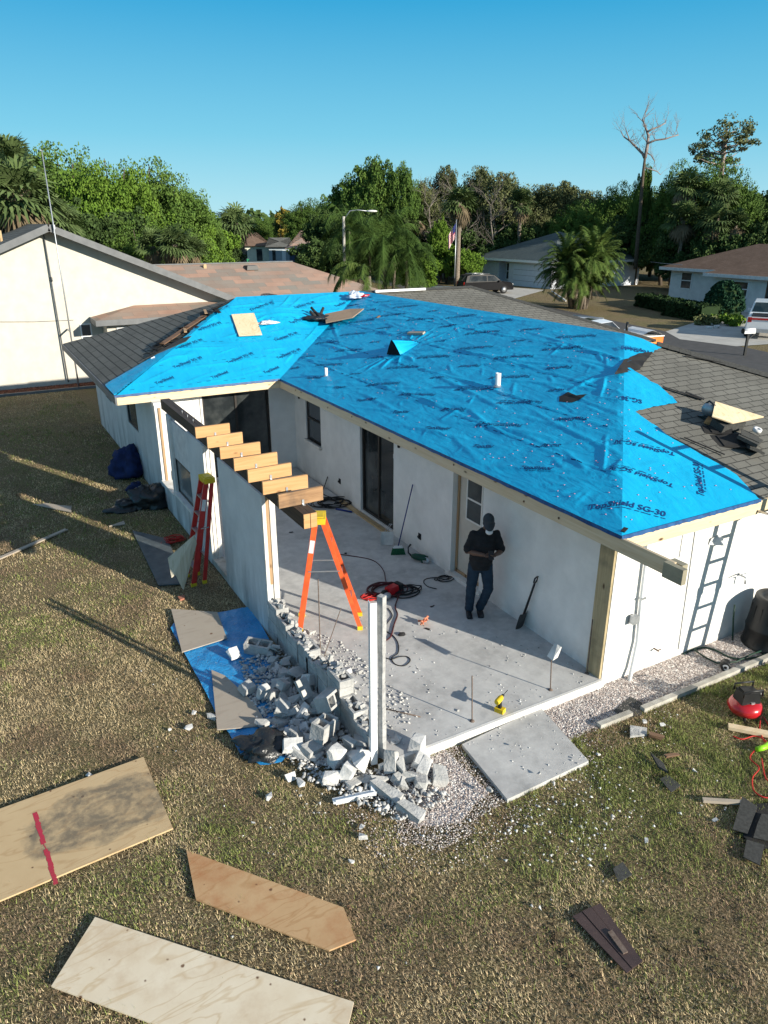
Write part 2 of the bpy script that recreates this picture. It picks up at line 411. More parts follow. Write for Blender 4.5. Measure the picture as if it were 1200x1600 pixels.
M['blue_handle'] = plain('blue_handle', (.01, .035, .22), (.01, .02, .12), 6, .4)
M['lime'] = plain('lime_plastic', (.35, .80, .03), (.25, .6, .02), 6, .4)
M['dustpan'] = plain('dustpan_plastic', (.62, .64, .62), (.5, .5, .48), 9, .5)
M['plastic_white'] = plain('white_plastic', (.75, .75, .74), (.6, .6, .6), 6, .5)
M['cord_black'] = plain('black_cord', (.018, .018, .02), (.012, .012, .012), 6, .55)
M['cord_red'] = plain('red_cord', (.55, .03, .02), (.4, .02, .02), 6, .5)
M['cord_dark_red'] = plain('dark_red_hose', (.10, .02, .025), (.05, .015, .015), 6, .5)
M['hose'] = plain('green_hose', (.015, .05, .035), (.01, .03, .02), 6, .5)
M['mulch'] = plain('mulch', (.16, .06, .035), (.05, .022, .015), 22, .95, bscale=25, bstr=1.0, bdist=.03)
M['shingle_loose'] = plain('loose_shingle', (.085, .085, .08), (.055, .055, .052), 30, .95, spec=.1, bscale=120, bstr=.4)
M['shingle_grey'] = shingles('grey_shingles', (.135, .13, .115), (.175, .17, .15), (.23, .225, .20), line=.020, tab=.30)
M['shingle_left'] = shingles('grey_lined_shingles', (.135, .13, .115), (.165, .16, .14), (.21, .205, .18), row=.20, tab=.95, line=.034)
M['shingle_pink'] = shingles('mottled_shingles', (.40, .235, .17), (.19, .19, .17), (.40, .34, .28), row=.42, tab=.95, line=.012, bstr=.4, dark=(.16, .11, .09))
M['shingle_brown'] = shingles('brown_shingles', (.15, .095, .065), (.20, .13, .095), (.26, .18, .13), row=.16, tab=.2, line=.006, bstr=.3, dark=(.07, .05, .04))
M['shingle_green'] = shingles('slate_green_shingles', (.085, .11, .11), (.11, .135, .13), (.15, .17, .165), row=.16, tab=.25, line=.006, bstr=.3, dark=(.04, .05, .05))
M['asphalt'] = plain('asphalt', (.095, .09, .088), (.07, .068, .066), 3, .9, bscale=60)
M['drive'] = plain('driveway_concrete', (.50, .48, .44), (.40, .385, .35), 1.2, .9, bscale=40)
M['cream_wall'] = stucco('cream_stucco', (.60, .565, .49), (.45, .42, .38), -.1, .5)
M['barge'] = plain('grey_trim', (.17, .175, .18), (.13, .135, .14), 3, .6)
M['bark'] = plain('bark', (.13, .10, .075), (.07, .055, .04), 9, .95, bscale=12, bstr=.8, bdist=.03)
M['palm_bark'] = plain('palm_bark', (.26, .215, .17), (.15, .12, .09), 8, .95, bscale=12, bstr=.8, bdist=.03)
M['dead_bark'] = plain('dead_bark', (.34, .27, .24), (.22, .17, .15), 7, .9)
M['grey_twig'] = plain('grey_twigs', (.25, .22, .19), (.18, .15, .13), 7, .9)
def leafmat(name, a, b, c, scale=.9):
    t = NT(name).set(.75, spec=.12)
    oi = t.N('ShaderNodeObjectInfo'); col = t.ramp(t.noise(scale, detail=3), [(.3, a), (.5, b), (.72, c)])
    n2 = t.noise(9.0, detail=2); col = t.mix(t.ramp(n2, [(.3, 0.0), (.7, .6)]), col, tuple(min(1, x * 1.45) for x in b))
    t.base(t.mix(t.math('MULTIPLY', oi.outputs['Random'], .45), col, tuple(x * .62 for x in a)))
    return t.m
M['leaf_oak'] = leafmat('oak_leaves', (.045, .085, .018), (.08, .14, .028), (.15, .22, .04), .5)
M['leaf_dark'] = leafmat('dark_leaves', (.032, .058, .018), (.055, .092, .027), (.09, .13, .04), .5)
M['leaf_olive'] = leafmat('olive_leaves', (.07, .085, .035), (.12, .135, .055), (.19, .19, .09), .5)
M['leaf_bright'] = leafmat('bright_leaves', (.06, .12, .015), (.11, .19, .025), (.17, .25, .04))
M['leaf_yellow'] = leafmat('yellow_leaves', (.16, .13, .03), (.28, .21, .04), (.36, .28, .07))
M['palm_green'] = leafmat('palm_fronds', (.055, .09, .03), (.09, .13, .045), (.15, .19, .08), 2.0)
M['palm_dead'] = leafmat('dead_fronds', (.11, .085, .05), (.19, .145, .09), (.26, .21, .14), 2.0)
M['palm_lush'] = leafmat('lush_fronds', (.035, .065, .014), (.065, .105, .022), (.15, .19, .05), 1.4)
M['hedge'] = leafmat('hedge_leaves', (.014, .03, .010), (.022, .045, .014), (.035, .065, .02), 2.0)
M['topiary'] = leafmat('topiary_leaves', (.014, .045, .022), (.02, .06, .03), (.03, .08, .04), 2.0)
M['car_black'] = plain('black_car_paint', (.008, .008, .010), (.006, .006, .007), 4, .35, spec=.15, coat=0)
M['car_white'] = plain('white_car_paint', (.78, .80, .82), (.74, .76, .78), 4, .3, spec=.5, coat=.5)
M['car_silver'] = plain('silver_car_paint', (.50, .53, .56), (.45, .48, .5), 4, .3, metal=.4, coat=.5)
M['car_blue'] = plain('blue_car_paint', (.02, .04, .10), (.015, .03, .08), 4, .25, coat=.5)
M['tail_red'] = plain('tail_light', (.45, .015, .015), (.35, .01, .01), 6, .2, spec=.6)
M['orange_plastic'] = plain('orange_plastic', (.85, .20, .03), (.75, .16, .02), 3, .5)
M['skin'] = plain('skin', (.15, .082, .055), (.105, .056, .038), 14, .5, spec=.35)
M['shirt'] = plain('black_cotton', (.022, .022, .025), (.012, .012, .013), 7, .9, bscale=12, bstr=.6, bdist=.01)
M['jeans'] = plain('dark_denim', (.020, .040, .065), (.012, .024, .042), 7, .9, bscale=10, bstr=.6, bdist=.012)
M['cap'] = plain('grey_cap', (.055, .062, .072), (.04, .045, .052), 8, .9)
M['mask'] = plain('white_mask', (.72, .74, .76), (.62, .64, .66), 8, .85)
M['navy_cloth'] = plain('navy_canvas', (.018, .035, .13), (.01, .015, .05), 5, .8, bscale=9, bstr=.8, bdist=.02)
M['lettering'] = plain('printed_ink', (.006, .055, .19), (.005, .04, .15), 8, .6)
M['spray'] = plain('red_spray_paint', (.50, .03, .07), (.42, .05, .06), 25, .7)
M['vent_shade'] = plain('painted_vent_shade', (.012, .012, .013), (.008, .008, .008), 5, .9)  # flat black painted in place of the shade inside the vent
# ================================================================== setting: ground, paving, road
def ground_mat():
    t = NT('lawn_soil').set(.95, spec=.08)
    n1 = t.noise(.28, detail=6, rough=.65); n2 = t.noise(2.2, detail=6, rough=.7); n3 = t.noise(38, detail=5, rough=.75)
    c = t.ramp(n3, [(.34, (.060, .044, .026)), (.5, (.19, .145, .082)), (.68, (.46, .37, .22))])
    g = t.ramp(n3, [(.34, (.045, .050, .020)), (.5, (.14, .145, .055)), (.68, (.36, .34, .14))])
    k = t.ramp(t.math('ADD', t.math('MULTIPLY', n1, .55), t.math('MULTIPLY', n2, .45)), [(.47, 0.0), (.66, .75)])
    c = t.mix(k, c, g); c = t.mix(t.ramp(t.noise(5.5, detail=5), [(.55, 0.0), (.75, .45)]), c, (.11, .08, .05))
    t.base(c); t.bump(t.math('ADD', n3, t.math('MULTIPLY', n2, .6)), 1.0, .03); return t.m
M['ground'] = ground_mat()
mb = MB(); Z = GZ
mb.add([(-900, -900, Z), (900, -900, Z), (900, 900, Z), (-900, 900, Z)], [(0, 1, 2, 3)])
struct('ground', mb, M['ground'])

# near lawn: hundreds of thousands of matted dry blades (nobody could count them)
def in_poly(x, y, poly):
    c = np.zeros(len(x), bool); n = len(poly)
    for i in range(n):
        x1, y1 = poly[i][:2]; x2, y2 = poly[(i + 1) % n][:2]
        if y1 == y2: continue
        k = ((y1 > y) != (y2 > y)) & (x < (x2 - x1) * (y - y1) / (y2 - y1) + x1); c ^= k
    return c
PAD = [G(*p, -.05).to_2d() for p in [(722, 1160), (845, 1103), (920, 1186), (793, 1246)]]
GRAVEL_A = [(-2.98, 0.0), (-3.62, -.02), (-3.80, -.45), (-3.78, -1.0), (-3.45, -1.22), (-3.1, -1.30), (-2.75, -1.12), (-2.40, -1.05), (-2.44, 0)]
GRAVEL_B = [(-1.28, 0), (-1.30, -.66), (.2, -.68), (2.6, -.78), (5.5, -.85), (5.5, 0)]
def vnoise(P, s, seed):
    """cheap smooth value noise on numpy arrays"""
    q = P * s + seed * 17.3; i = np.floor(q).astype(int); f = q - i; f = f * f * (3 - 2 * f)
    def h(a, b): return (np.sin(a * 127.1 + b * 311.7 + seed * 74.7) * 43758.5453) % 1.0
    a, b = i[:, 0], i[:, 1]
    return (h(a, b) * (1 - f[:, 0]) + h(a + 1, b) * f[:, 0]) * (1 - f[:, 1]) + (h(a, b + 1) * (1 - f[:, 0]) + h(a + 1, b + 1) * f[:, 0]) * f[:, 1]
def grass_field():
    Cs = []
    for (x0, x1, y0, y1, dens) in ((-13, 2.5, -5.5, 1.5, 5600), (-12, -3.4, 1.5, 6, 4200), (-1.5, 7, -4.2, -.6, 4200), (-16, -3.4, 6, 13, 1800), (-18, -3.4, 13, 24, 600)):
        n = int((x1 - x0) * (y1 - y0) * dens); Cs.append(np.stack([RN.uniform(x0, x1, n), RN.uniform(y0, y1, n)], 1))
    P = np.concatenate(Cs)
    JX = (vnoise(P, 3.3, 41) - .5) * .45 + (vnoise(P, 11, 42) - .5) * .18; JY = (vnoise(P, 3.1, 43) - .5) * .45 + (vnoise(P, 12, 44) - .5) * .18
    keep = ~in_poly(P[:, 0], P[:, 1], PAD) & ~in_poly(P[:, 0] + JX, P[:, 1] + JY, GRAVEL_A) & ~in_poly(P[:, 0], P[:, 1], GRAVEL_B)
    keep &= ~((P[:, 0] > -3.52) & (P[:, 1] > -.02))
    d = P - np.array([CAM.x, CAM.y]); fw = d @ np.array([sin(YAW), cos(YAW)]); sd_ = d @ np.array([cos(YAW), -sin(YAW)])
    keep &= (np.abs(sd_) < fw * .66 + 4.0) & (fw > -.5)
    # bare spots and the two rows of wheel ruts
    dens = .12 + 1.1 * vnoise(P, 1.1, 1) * vnoise(P, 4.1, 2) + .55 * vnoise(P, 11, 3) + .25 * vnoise(P, 26, 6)
    a, b = G(985, 1500, GZ), G(1130, 1290, GZ)
    def rut(p, q, w):
        d0 = np.array([q.x - p.x, q.y - p.y]); L = np.hypot(*d0); d0 /= L
        r = P - np.array([p.x, p.y]); t = r @ d0; s = np.abs(r @ np.array([-d0[1], d0[0]]))
        return (t > 0) & (t < L) & (s < w * 1.3) & (np.sin(t * 45) > -.1)
    r1 = rut(G(835, 1380, GZ), G(900, 1530, GZ), .06) | rut(G(1000, 1420, GZ), G(1050, 1500, GZ), .06) | rut(G(1080, 1420, GZ), G(1130, 1540, GZ), .05)
    dens = np.where(r1, 0, dens); keep &= RN.random(len(P)) < dens
    P = P[keep]; N = len(P)
    dist = np.hypot(P[:, 0] - CAM.x, P[:, 1] - CAM.y)
    lean = RN.uniform(.35, 1.45, N); swirl = vnoise(P, 2.3, 5) * 9 + RN.normal(0, 1.9, N)
    L = RN.uniform(.018, .048, N) * (1 + .25 * (dist > 14)); W = RN.uniform(.0018, .0042, N) * np.clip(dist / 9, 1, 2.6)
    green = .55 * vnoise(P, .55, 7) + .45 * vnoise(P, 2.7, 8)
    side = np.clip((P[:, 0] + 5.2) / 5.0, 0, 1) * .17 + np.clip((P[:, 1] - 3) / 6, 0, 1) * .10
    g = green + side + RN.normal(0, .17, N) > .715
    tall = g & (vnoise(P, 5.0, 9) > .66); L = np.where(tall, L * 1.5, L); lean = np.where(tall, lean * .6, lean)
    dirv = np.stack([np.cos(swirl) * np.sin(lean), np.sin(swirl) * np.sin(lean), np.cos(lean)], 1)
    perp = np.stack([-np.sin(swirl), np.cos(swirl), np.zeros(N)], 1)
    L = L * (.6 + .8 * vnoise(P, 7, 31)); C = np.stack([P[:, 0], P[:, 1], np.full(N, GZ) + .012 * vnoise(P, 5, 32)], 1)
    t = RN.random(N)[:, None]; u = RN.random(N)[:, None]
    dry = np.array([.66, .54, .33]) * (.45 + .75 * t) * (1 - .25 * u * np.array([0, .3, .6])); grn = np.array([.25, .29, .085]) * (.45 + .85 * t)
    brown = np.array([.38, .27, .17]) * (.5 + .7 * t); isb = (vnoise(P, 1.7, 12) + RN.normal(0, .12, N) > .62)
    col = np.where(g[:, None], grn, np.where(isb[:, None], brown, dry))
    me = quads_mesh('grass', C, perp * W[:, None], dirv * L[:, None], M['grass'], col=col, tri=True)
    struct('grass', me, None, kind='stuff', label='short dry brown and green lawn grass')
t = NT('grass_blades').set(.7, spec=.15); at = t.N('ShaderNodeAttribute', attribute_name='tint'); t.base(at.outputs['Color']); M['grass'] = t.m
grass_field()

# patio slab with dust and worn patches
def slab_mat():
    t = NT('patio_concrete').set(.85, spec=.2)
    a = t.noise(1.1, detail=7, rough=.65); b = t.noise(7, detail=6, rough=.7)
    c = t.ramp(a, [(.30, (.33, .325, .315)), (.50, (.47, .46, .445)), (.68, (.58, .57, .545))])
    c = t.mix(t.ramp(b, [(.45, 0.0), (.75, .55)]), c, (.66, .65, .62)); c = t.mix(t.ramp(t.noise(3.3, detail=6), [(.55, 0.0), (.72, .42)]), c, (.27, .265, .255))
    t.base(c); t.bump(b, .3, .004); return t.m
M['concrete'] = slab_mat()
mb = MB(); mb.bb(-3.3, 0, 0, 10.75, -.30, 0); struct('patio', mb, M['concrete'], label='grey concrete patio slab')
mb = MB(); mb.bb(-3.5, .0, -.045, -.002, -.30, .003); struct('patio_edge', mb, M['paint'], label='white painted slab edge')
mb = MB(); mb.prism(PAD, -.25, -.075); struct('concrete_pad', mb, M['concrete'], label='square concrete pad')

# gravel: a lumpy bed plus loose stones
def gravel_mat(dark=1.0):
    t = NT('gravel_bed').set(.95, spec=.1)
    v = t.N('ShaderNodeTexVoronoi', Scale=42.0); t.l.new(t.co(), v.inputs['Vector'])
    c = t.ramp(v.outputs['Color'], [(.2, (.36, .30, .27)), (.5, (.62, .54, .50)), (.8, (.85, .80, .75))])
    t.base(c); t.bump(t.math('SUBTRACT', 1.0, v.outputs['Distance']), 1.0, .02); return t.m
M['gravel'] = gravel_mat()
GA2 = [(-3.02 + (x + 3.02) * .72, -.45 + (y + .45) * (.74 if y < -.1 else 1)) for x, y in GRAVEL_A]
mb = MB(); mb.prism(GA2, GZ - .1, GZ + .012); mb.prism([(x, y + (.06 if y < -.3 else 0)) for x, y in GRAVEL_B], GZ - .1, GZ + .012); struct('gravel_bed', mb, M['gravel'])
def pebbles(name, polys, dens, smin, smax, cols, label, z=GZ + .012, jitter=None, edge=False):
    V0 = np.array([(1, 0, -.2), (-.5, .85, -.25), (-.5, -.85, -.2), (.1, .1, .8), (.0, -.1, -.6)]); F0 = [(0, 1, 3), (1, 2, 3), (2, 0, 3), (1, 0, 4), (2, 1, 4), (0, 2, 4)]
    P = []
    for poly in polys:
        xs = [p[0] for p in poly]; ys = [p[1] for p in poly]; n = int((max(xs) - min(xs)) * (max(ys) - min(ys)) * dens)
        q = np.stack([RN.uniform(min(xs), max(xs), n), RN.uniform(min(ys), max(ys), n)], 1)
        w_ = .35 if edge else 0; k = in_poly(q[:, 0] + w_ * (vnoise(q, 3.3, 41) - .5), q[:, 1] + w_ * (vnoise(q, 3.1, 43) - .5), poly)
        if jitter: k &= vnoise(q, jitter, 4) + RN.normal(0, .15, n) > .5
        P.append(q[k])
    P = np.concatenate(P); N = len(P); S = smin + (smax - smin) * RN.random(N) ** 2.2
    A = RN.uniform(0, 2 * pi, N); V = np.empty((N, 5, 3)); J = RN.uniform(.55, 1.3, (N, 5, 3))
    B = V0[None] * J; ca, sa = np.cos(A)[:, None], np.sin(A)[:, None]
    V[..., 0] = (B[..., 0] * ca - B[..., 1] * sa) * S[:, None] + P[:, 0:1]; V[..., 1] = (B[..., 0] * sa + B[..., 1] * ca) * S[:, None] + P[:, 1:2]
    V[..., 2] = B[..., 2] * S[:, None] * .7 + z + S[:, None] * .3
    F = (np.array(F0)[None] + (np.arange(N) * 5)[:, None, None]).reshape(-1, 3)
    me = bpy.data.meshes.new(name); me.vertices.add(N * 5); me.vertices.foreach_set('co', V.reshape(-1).astype(np.float32))
    me.loops.add(len(F) * 3); me.loops.foreach_set('vertex_index', F.reshape(-1).astype(np.int32)); me.polygons.add(len(F))
    me.polygons.foreach_set('loop_start', (np.arange(len(F)) * 3).astype(np.int32))
    ca_ = me.color_attributes.new('tint', 'FLOAT_COLOR', 'POINT'); cc = np.ones((N, 5, 4), np.float32)
    pal = np.array(cols); cc[:, :, :3] = (pal[RN.integers(0, len(pal), N)] * RN.uniform(.8, 1.15, (N, 1)))[:, None]; ca_.data.foreach_set('color', cc.reshape(-1))
    me.materials.append(M['grass']); me.update(calc_edges=True); me.validate()
    struct(name, me, None, kind='stuff', label=label)
GC = [(.62, .57, .53), (.45, .38, .35), (.75, .72, .68), (.35, .30, .28), (.55, .47, .44)]
pebbles('gravel', [GRAVEL_A], 3800, .006, .017, GC, 'crushed gravel heaped at the patio corner', edge=True)
pebbles('gravel', [GRAVEL_B], 3800, .006, .017, GC, 'pinkish grey crushed gravel along the sunny wall')
pebbles('gravel', [[(-3.0 + (x + 3.0) * 1.45, -.5 + (y + .5) * 1.5) for x, y in GRAVEL_A]], 900, .005, .018, GC, 'gravel straying into the grass', jitter=2.2, z=GZ + .018)
pebbles('gravel', [[(-1.7, -.3), (-1.3, -1.3), (.2, -1.1), (.6, -.6)]], 500, .005, .018, GC, 'gravel straying past the edging', jitter=2.6, z=GZ + .018)
WC = [(.62, .62, .60), (.72, .72, .70), (.5, .5, .49), (.40, .40, .39)]
pebbles('mortar_crumbs', [[(-3.25, .05), (-.1, .05), (-.1, 1.2), (-3.25, 4.2)]], 130, .004, .022, WC + [(.2, .2, .2)], 'mortar crumbs scattered on the patio', z=0, jitter=1.6)
pebbles('mortar_crumbs', [[(-3.3, .3), (-2.5, .4), (-2.7, 2.6), (-3.3, 3.8)]], 620, .005, .036, [(.50, .49, .47), (.40, .40, .39), (.62, .61, .59)], 'mortar crumbs thick along the broken wall', z=0, jitter=2.5)
pebbles('mortar_crumbs', [[tuple(p) for p in PAD]], 160, .004, .02, WC, 'mortar crumbs on the concrete pad', z=-.075, jitter=2)
pebbles('rubble_crumbs', [[(-4.5, -.6), (-3.4, -1.6), (-1.6, -2.6), (-.6, -1.9), (-1.2, -1.0), (-3.0, -.9), (-3.6, 0), (-4.4, 2.3)]], 170, .006, .030, WC + [(.78, .77, .74)], 'pale mortar crumbs scattered over the grass', z=GZ + .02, jitter=1.3)
pebbles('rubble_crumbs', [[(-4.15, 3.0), (-3.5, 3.0), (-3.5, 0), (-3.1, -.2), (-3.0, -.8), (-3.7, -.8), (-4.3, .3), (-4.4, 1.6)]], 900, .012, .055, [(.52, .51, .49), (.40, .40, .39), (.62, .61, .59)], 'crushed block between the larger chunks of the heap', z=GZ + .05)
pebbles('rubble_crumbs', [[(-6, -2), (1.5, -3.2), (2.0, -1.0), (-3.4, -.5), (-5.5, 4)]], 7, .008, .022, WC, 'sparse mortar crumbs in the lawn', z=GZ + .02)

RUTS = [[G(*p, GZ).to_2d() for p in q] for q in ([(830, 1382), (842, 1376), (870, 1440), (905, 1525), (888, 1532), (852, 1450)], [(985, 1422), (1003, 1415), (1060, 1500), (1040, 1512)], [(1075, 1430), (1090, 1425), (1140, 1545), (1122, 1550)], [(1000, 1540), (1018, 1532), (1040, 1598), (1015, 1600)])]
pebbles('soil_clods', RUTS, 600, .008, .024, [(.08, .058, .038), (.11, .08, .052), (.055, .04, .028)], 'dark soil clods in the wheel ruts', z=GZ + .008)
pebbles('lawn_litter', [[(-10, -4), (6, -4), (6, -.8), (-3.8, -1.2), (-4.2, 3), (-6, 9), (-12, 9)]], 22, .006, .022, [(.20, .12, .07), (.13, .08, .05), (.30, .20, .12), (.05, .04, .03)], 'dead leaves and bits in the lawn', z=GZ + .03)
# concrete edging of the gravel bed
for i, (p, q) in enumerate([((1200, 1030), (1085, 1078)), ((1085, 1078), (1003, 1112)), ((985, 1118), (935, 1138))]):
    a, b = G(*p, GZ), G(*q, GZ)
    if i == 0: a = a + (a - b) * 3.0
    mb = MB(); mb.beam(a + Vector((0, 0, .02)), b + Vector((0, 0, .02)), .075, .10)
    single('garden_edging', mb, M['curb'], ['long concrete edging strip between the gravel and the lawn, farther from the pad', 'middle concrete edging strip along the gravel, beside the dark stain', 'short sunken concrete edging strip nearest the square pad'][i], 'edging', a, group='edging of the gravel bed')

# road, driveways
def strip(pts, w, z, th=.05):
    m = MB(); L = []; R_ = []
    for i, p in enumerate(pts):
        a = Vector(pts[max(i - 1, 0)]); b = Vector(pts[min(i + 1, len(pts) - 1)]); d = (b - a).to_2d().normalized(); n = Vector((-d.y, d.x))
        L.append((p[0] + n.x * w / 2, p[1] + n.y * w / 2)); R_.append((p[0] - n.x * w / 2, p[1] - n.y * w / 2))
    for i in range(len(pts) - 1): m.add([(L[i][0], L[i][1], z), (L[i + 1][0], L[i + 1][1], z), (R_[i + 1][0], R_[i + 1][1], z), (R_[i][0], R_[i][1], z)], [(3, 2, 1, 0)])
    return m
struct('road', strip([(19, -12), (21.5, 0), (23.8, 11), (25.6, 19), (27.2, 27), (29.5, 37), (32, 48), (34.5, 60), (38, 85), (43, 120), (47, 160)], 5.2, GZ + .02), M['asphalt'])
mb = MB(); mb.add([tuple(G(*p, GZ + .03)) for p in [(1062, 530), (1040, 518), (1098, 500), (1150, 486), (1240, 478), (1240, 535), (1150, 541)]], [(0, 1, 2, 3, 4, 5, 6)]); struct('driveway', mb, M['drive'])
mb = MB(); mb.add([tuple(G(*p, GZ + .03)) for p in [(735, 468), (800, 449), (852, 453), (770, 476), (700, 470)]], [(0, 1, 2, 3, 4)]); struct('driveway', mb, M['drive'])
mb = MB(); mb.bb(8.7, 22.8, 11.5, 17.0, GZ + .008, GZ + .024); struct('driveway', mb, M['drive'])
# ================================================================== the house under repair
E0 = -.45; ZE = 2.38; PM = .345; PW = .357
z1 = lambda x, y: ZE + (x - E0) * PM
z2 = lambda x, y: ZE + (y + .42) * PM
z3 = lambda x, y: ZE + (8.25 - x) * PM
z4 = lambda x, y: ZE + (y - 10.3) * PW
z5 = lambda x, y: ZE + (x + 4.2) * PW
z6 = lambda x, y: ZE + (18.7 - y) * PW
APX = (3.9, 3.93); JN = (3.9, 14.5); APW = (0.0, 14.5)
house = thing('house', 'low white house under repair with bright blue sheeting over its grey roof', 'house', (0, 0, 0))
T = .2
def wallX(m, x0, x1, y0, y1, za, zb, ops):
    """wall in the YZ plane between y0<y1 with openings (ya,yb,zlo,zhi)"""
    ys = y0
    for (a, b, lo, hi) in sorted(ops):
        if a > ys: m.bb(x0, x1, ys, a, za, zb)
        if lo > za: m.bb(x0, x1, a, b, za, lo)
        if hi < zb: m.bb(x0, x1, a, b, hi, zb)
        ys = b
    if ys < y1: m.bb(x0, x1, ys, y1, za, zb)
def wallY(m, y0, y1, x0, x1, za, zb, ops):
    xs = x0
    for (a, b, lo, hi) in sorted(ops):
        if a > xs: m.bb(xs, a, y0, y1, za, zb)
        if lo > za: m.bb(a, b, y0, y1, za, lo)
        if hi < zb: m.bb(a, b, y0, y1, hi, zb)
        xs = b
    if xs < x1: m.bb(xs, x1, y0, y1, za, zb)
ZT = 2.40
mb = MB(); wallX(mb, 0, T, 0, 7.55, -.2, ZT, [(2.85, 3.70, .04, 2.06), (5.72, 7.12, .06, 2.10)]); wallX(mb, .06, T, 7.55, 10.75, -.2, ZT, [(9.22, 10.06, .92, 2.0)])
part('wall', mb, M['wall'], house, 'white wall along the patio')
mb = MB(); mb.bb(T, 7.8, 0, T, -.2, ZT); part('wall', mb, M['wall_right'], house, 'white side wall in full sun')
mb = MB(); wallY(mb, 10.75, 10.95, -3.3, .06, -.2, ZT, [(-2.25, -.60, .05, 2.1)]); part('wall', mb, M['wall'], house, 'white end wall of the patio')
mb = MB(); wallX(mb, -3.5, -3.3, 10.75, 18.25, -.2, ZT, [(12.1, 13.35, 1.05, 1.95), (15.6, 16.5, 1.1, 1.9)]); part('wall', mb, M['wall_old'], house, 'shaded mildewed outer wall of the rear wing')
mb = MB(); mb.bb(-3.3, 7.8, 18.05, 18.25, -.2, ZT); mb.bb(7.6, 7.8, T, 18.05, -.2, ZT); part('wall', mb, M['wall'], house, 'far walls')
# bits of bare plaster, the seam and dark corner board
mb = MB(); mb.bb(-.042, -.003, .01, .26, -.02, 2.30); part('corner_board', mb, M['pine_z'], house, 'weathered board up the near corner of the patio wall')
mb = MB(); mb.beam((1.52, -.006, 0.0), (1.44, -.006, 2.15), .012, .012); mb.bb(1.2, 1.215, -.008, 0, 1.55, 2.2); part('wall_seam', mb, M['mortar'], house)
mb = MB(); mb.bb(.25, .75, -.012, 0, 1.92, 2.2); part('bare_block', mb, M['mortar'], house, 'bare block patch under the eave')
for (y, z) in ((1.0, .35),):
    pass
# conduit, boxes
mb = MB(); mb.tube([(.50, -.05, 1.75), (.51, -.05, 1.1), (.55, -.055, .45), (.50, -.07, .05), (.44, -.10, -.14)], .028, 10); part('conduit', mb, M['vinyl'], house)
mb = MB(); mb.bb(.42, .60, -.10, -.002, 1.72, 1.98); cb = part('meter_box', mb, M['vinyl'], house); 
mb = MB(); mb.bb(.36, .46, -.10, -.03, .78, .90); mb.bb(.47, .56, -.085, -.07, 1.12, 1.15); part('junction_box', mb, M['galv'], house)
mb = MB(); mb.tube([(.98, -.002, .18), (.98, -.09, .18)], .012, 6); mb.tube([(.94, -.09, .20), (1.02, -.09, .20)], .008, 6); part('spigot', mb, M['rust'], house)
mb = MB(); mb.tube([(2.62, -.0, .95), (2.62, -.12, .95), (2.62, -.13, .85)], .014, 8); mb.tube([(2.56, -.08, .99), (2.68, -.08, .99)], .01, 6); mb.tube([(2.42, -.06, .97), (2.56, -.08, .99)], .008, 6); part('spigot', mb, M['galv'], house)
mb = MB(); mb.add([(1.78, -.01, 1.62), (2.02, -.14, 1.60), (1.98, -.02, 1.74), (1.80, -.03, 1.72)], [(0, 1, 2), (0, 2, 3)]); part('paper_notice', mb, M['plastic_white'], house, 'small curled white paper stuck to the sunny wall')

def wframe(m, axis, pos, a, b, lo, hi, w=.04, d=.05):
    """rectangular frame; axis 'x': plane x=pos spanning y a..b"""
    f = (lambda p, q, r, s: m.bb(pos, pos + d, p, q, r, s)) if axis == 'x' else (lambda p, q, r, s: m.bb(p, q, pos, pos + d, r, s))
    f(a, a + w, lo, hi); f(b - w, b, lo, hi); f(a + w, b - w, lo, lo + w); f(a + w, b - w, hi - w, hi)
# small window
mb = MB(); wframe(mb, 'x', .09, 9.22, 10.06, .92, 2.0, .045); mb.bb(.085, .13, 9.27, 10.01, 1.44, 1.49); w = part('window', mb, M['frame'], house, 'small dark window in the patio wall')
mb = MB(); mb.bb(.11, .12, 9.265, 10.015, .965, 1.955); part('pane', mb, M['glass2'], w)
mb = MB(); mb.bb(-.01, .09, 9.17, 10.11, .85, .92); part('sill', mb, M['jamb'], w)
# patio sliding door
mb = MB(); wframe(mb, 'x', .05, 5.72, 7.12, .06, 2.10, .05, .08); mb.bb(.06, .11, 6.40, 6.46, .11, 2.05); w = part('sliding_door', mb, M['frame'], house, 'dark glass sliding door in the long patio wall')
mb = MB(); mb.bb(.085, .095, 5.77, 6.40, .11, 2.05); part('pane', mb, M['glass'], w); mb = MB(); mb.bb(.10, .11, 6.46, 7.07, .11, 2.05); part('pane', mb, M['glass'], w)
mb = MB(); mb.bb(.072, .083, 5.80, 5.86, 1.55, 1.64); part('sticker', mb, M['plastic_white'], w)
# back door with a two light window
mb = MB(); wframe(mb, 'x', .10, 2.85, 3.70, .04, 2.06, .05, .06); w = part('door', mb, M['stud'], house, 'cream back door with an upper window')
mb = MB(); mb.bb(.125, .155, 2.90, 3.65, .06, 2.01); part('door_leaf', mb, plain('cream_paint', (.60, .55, .47), (.52, .47, .40), 4, .6), w)
mb = MB(); wframe(mb, 'x', .105, 3.0, 3.45, 1.12, 1.95, .03, .02); mb.bb(.105, .12, 3.03, 3.42, 1.5, 1.53); part('sash', mb, M['paint'], w)
mb = MB(); mb.bb(.112, .124, 3.03, 3.42, 1.15, 1.92); part('pane', mb, M['glass'], w)
mb = MB(); mb.ball((.09, 2.97, 1.0), .03); part('knob', mb, M['alu'], w)
mb = MB(); mb.bb(-.06, -.002, 2.75, 3.78, .0, .06); part('door_step', mb, M['jamb'], house)
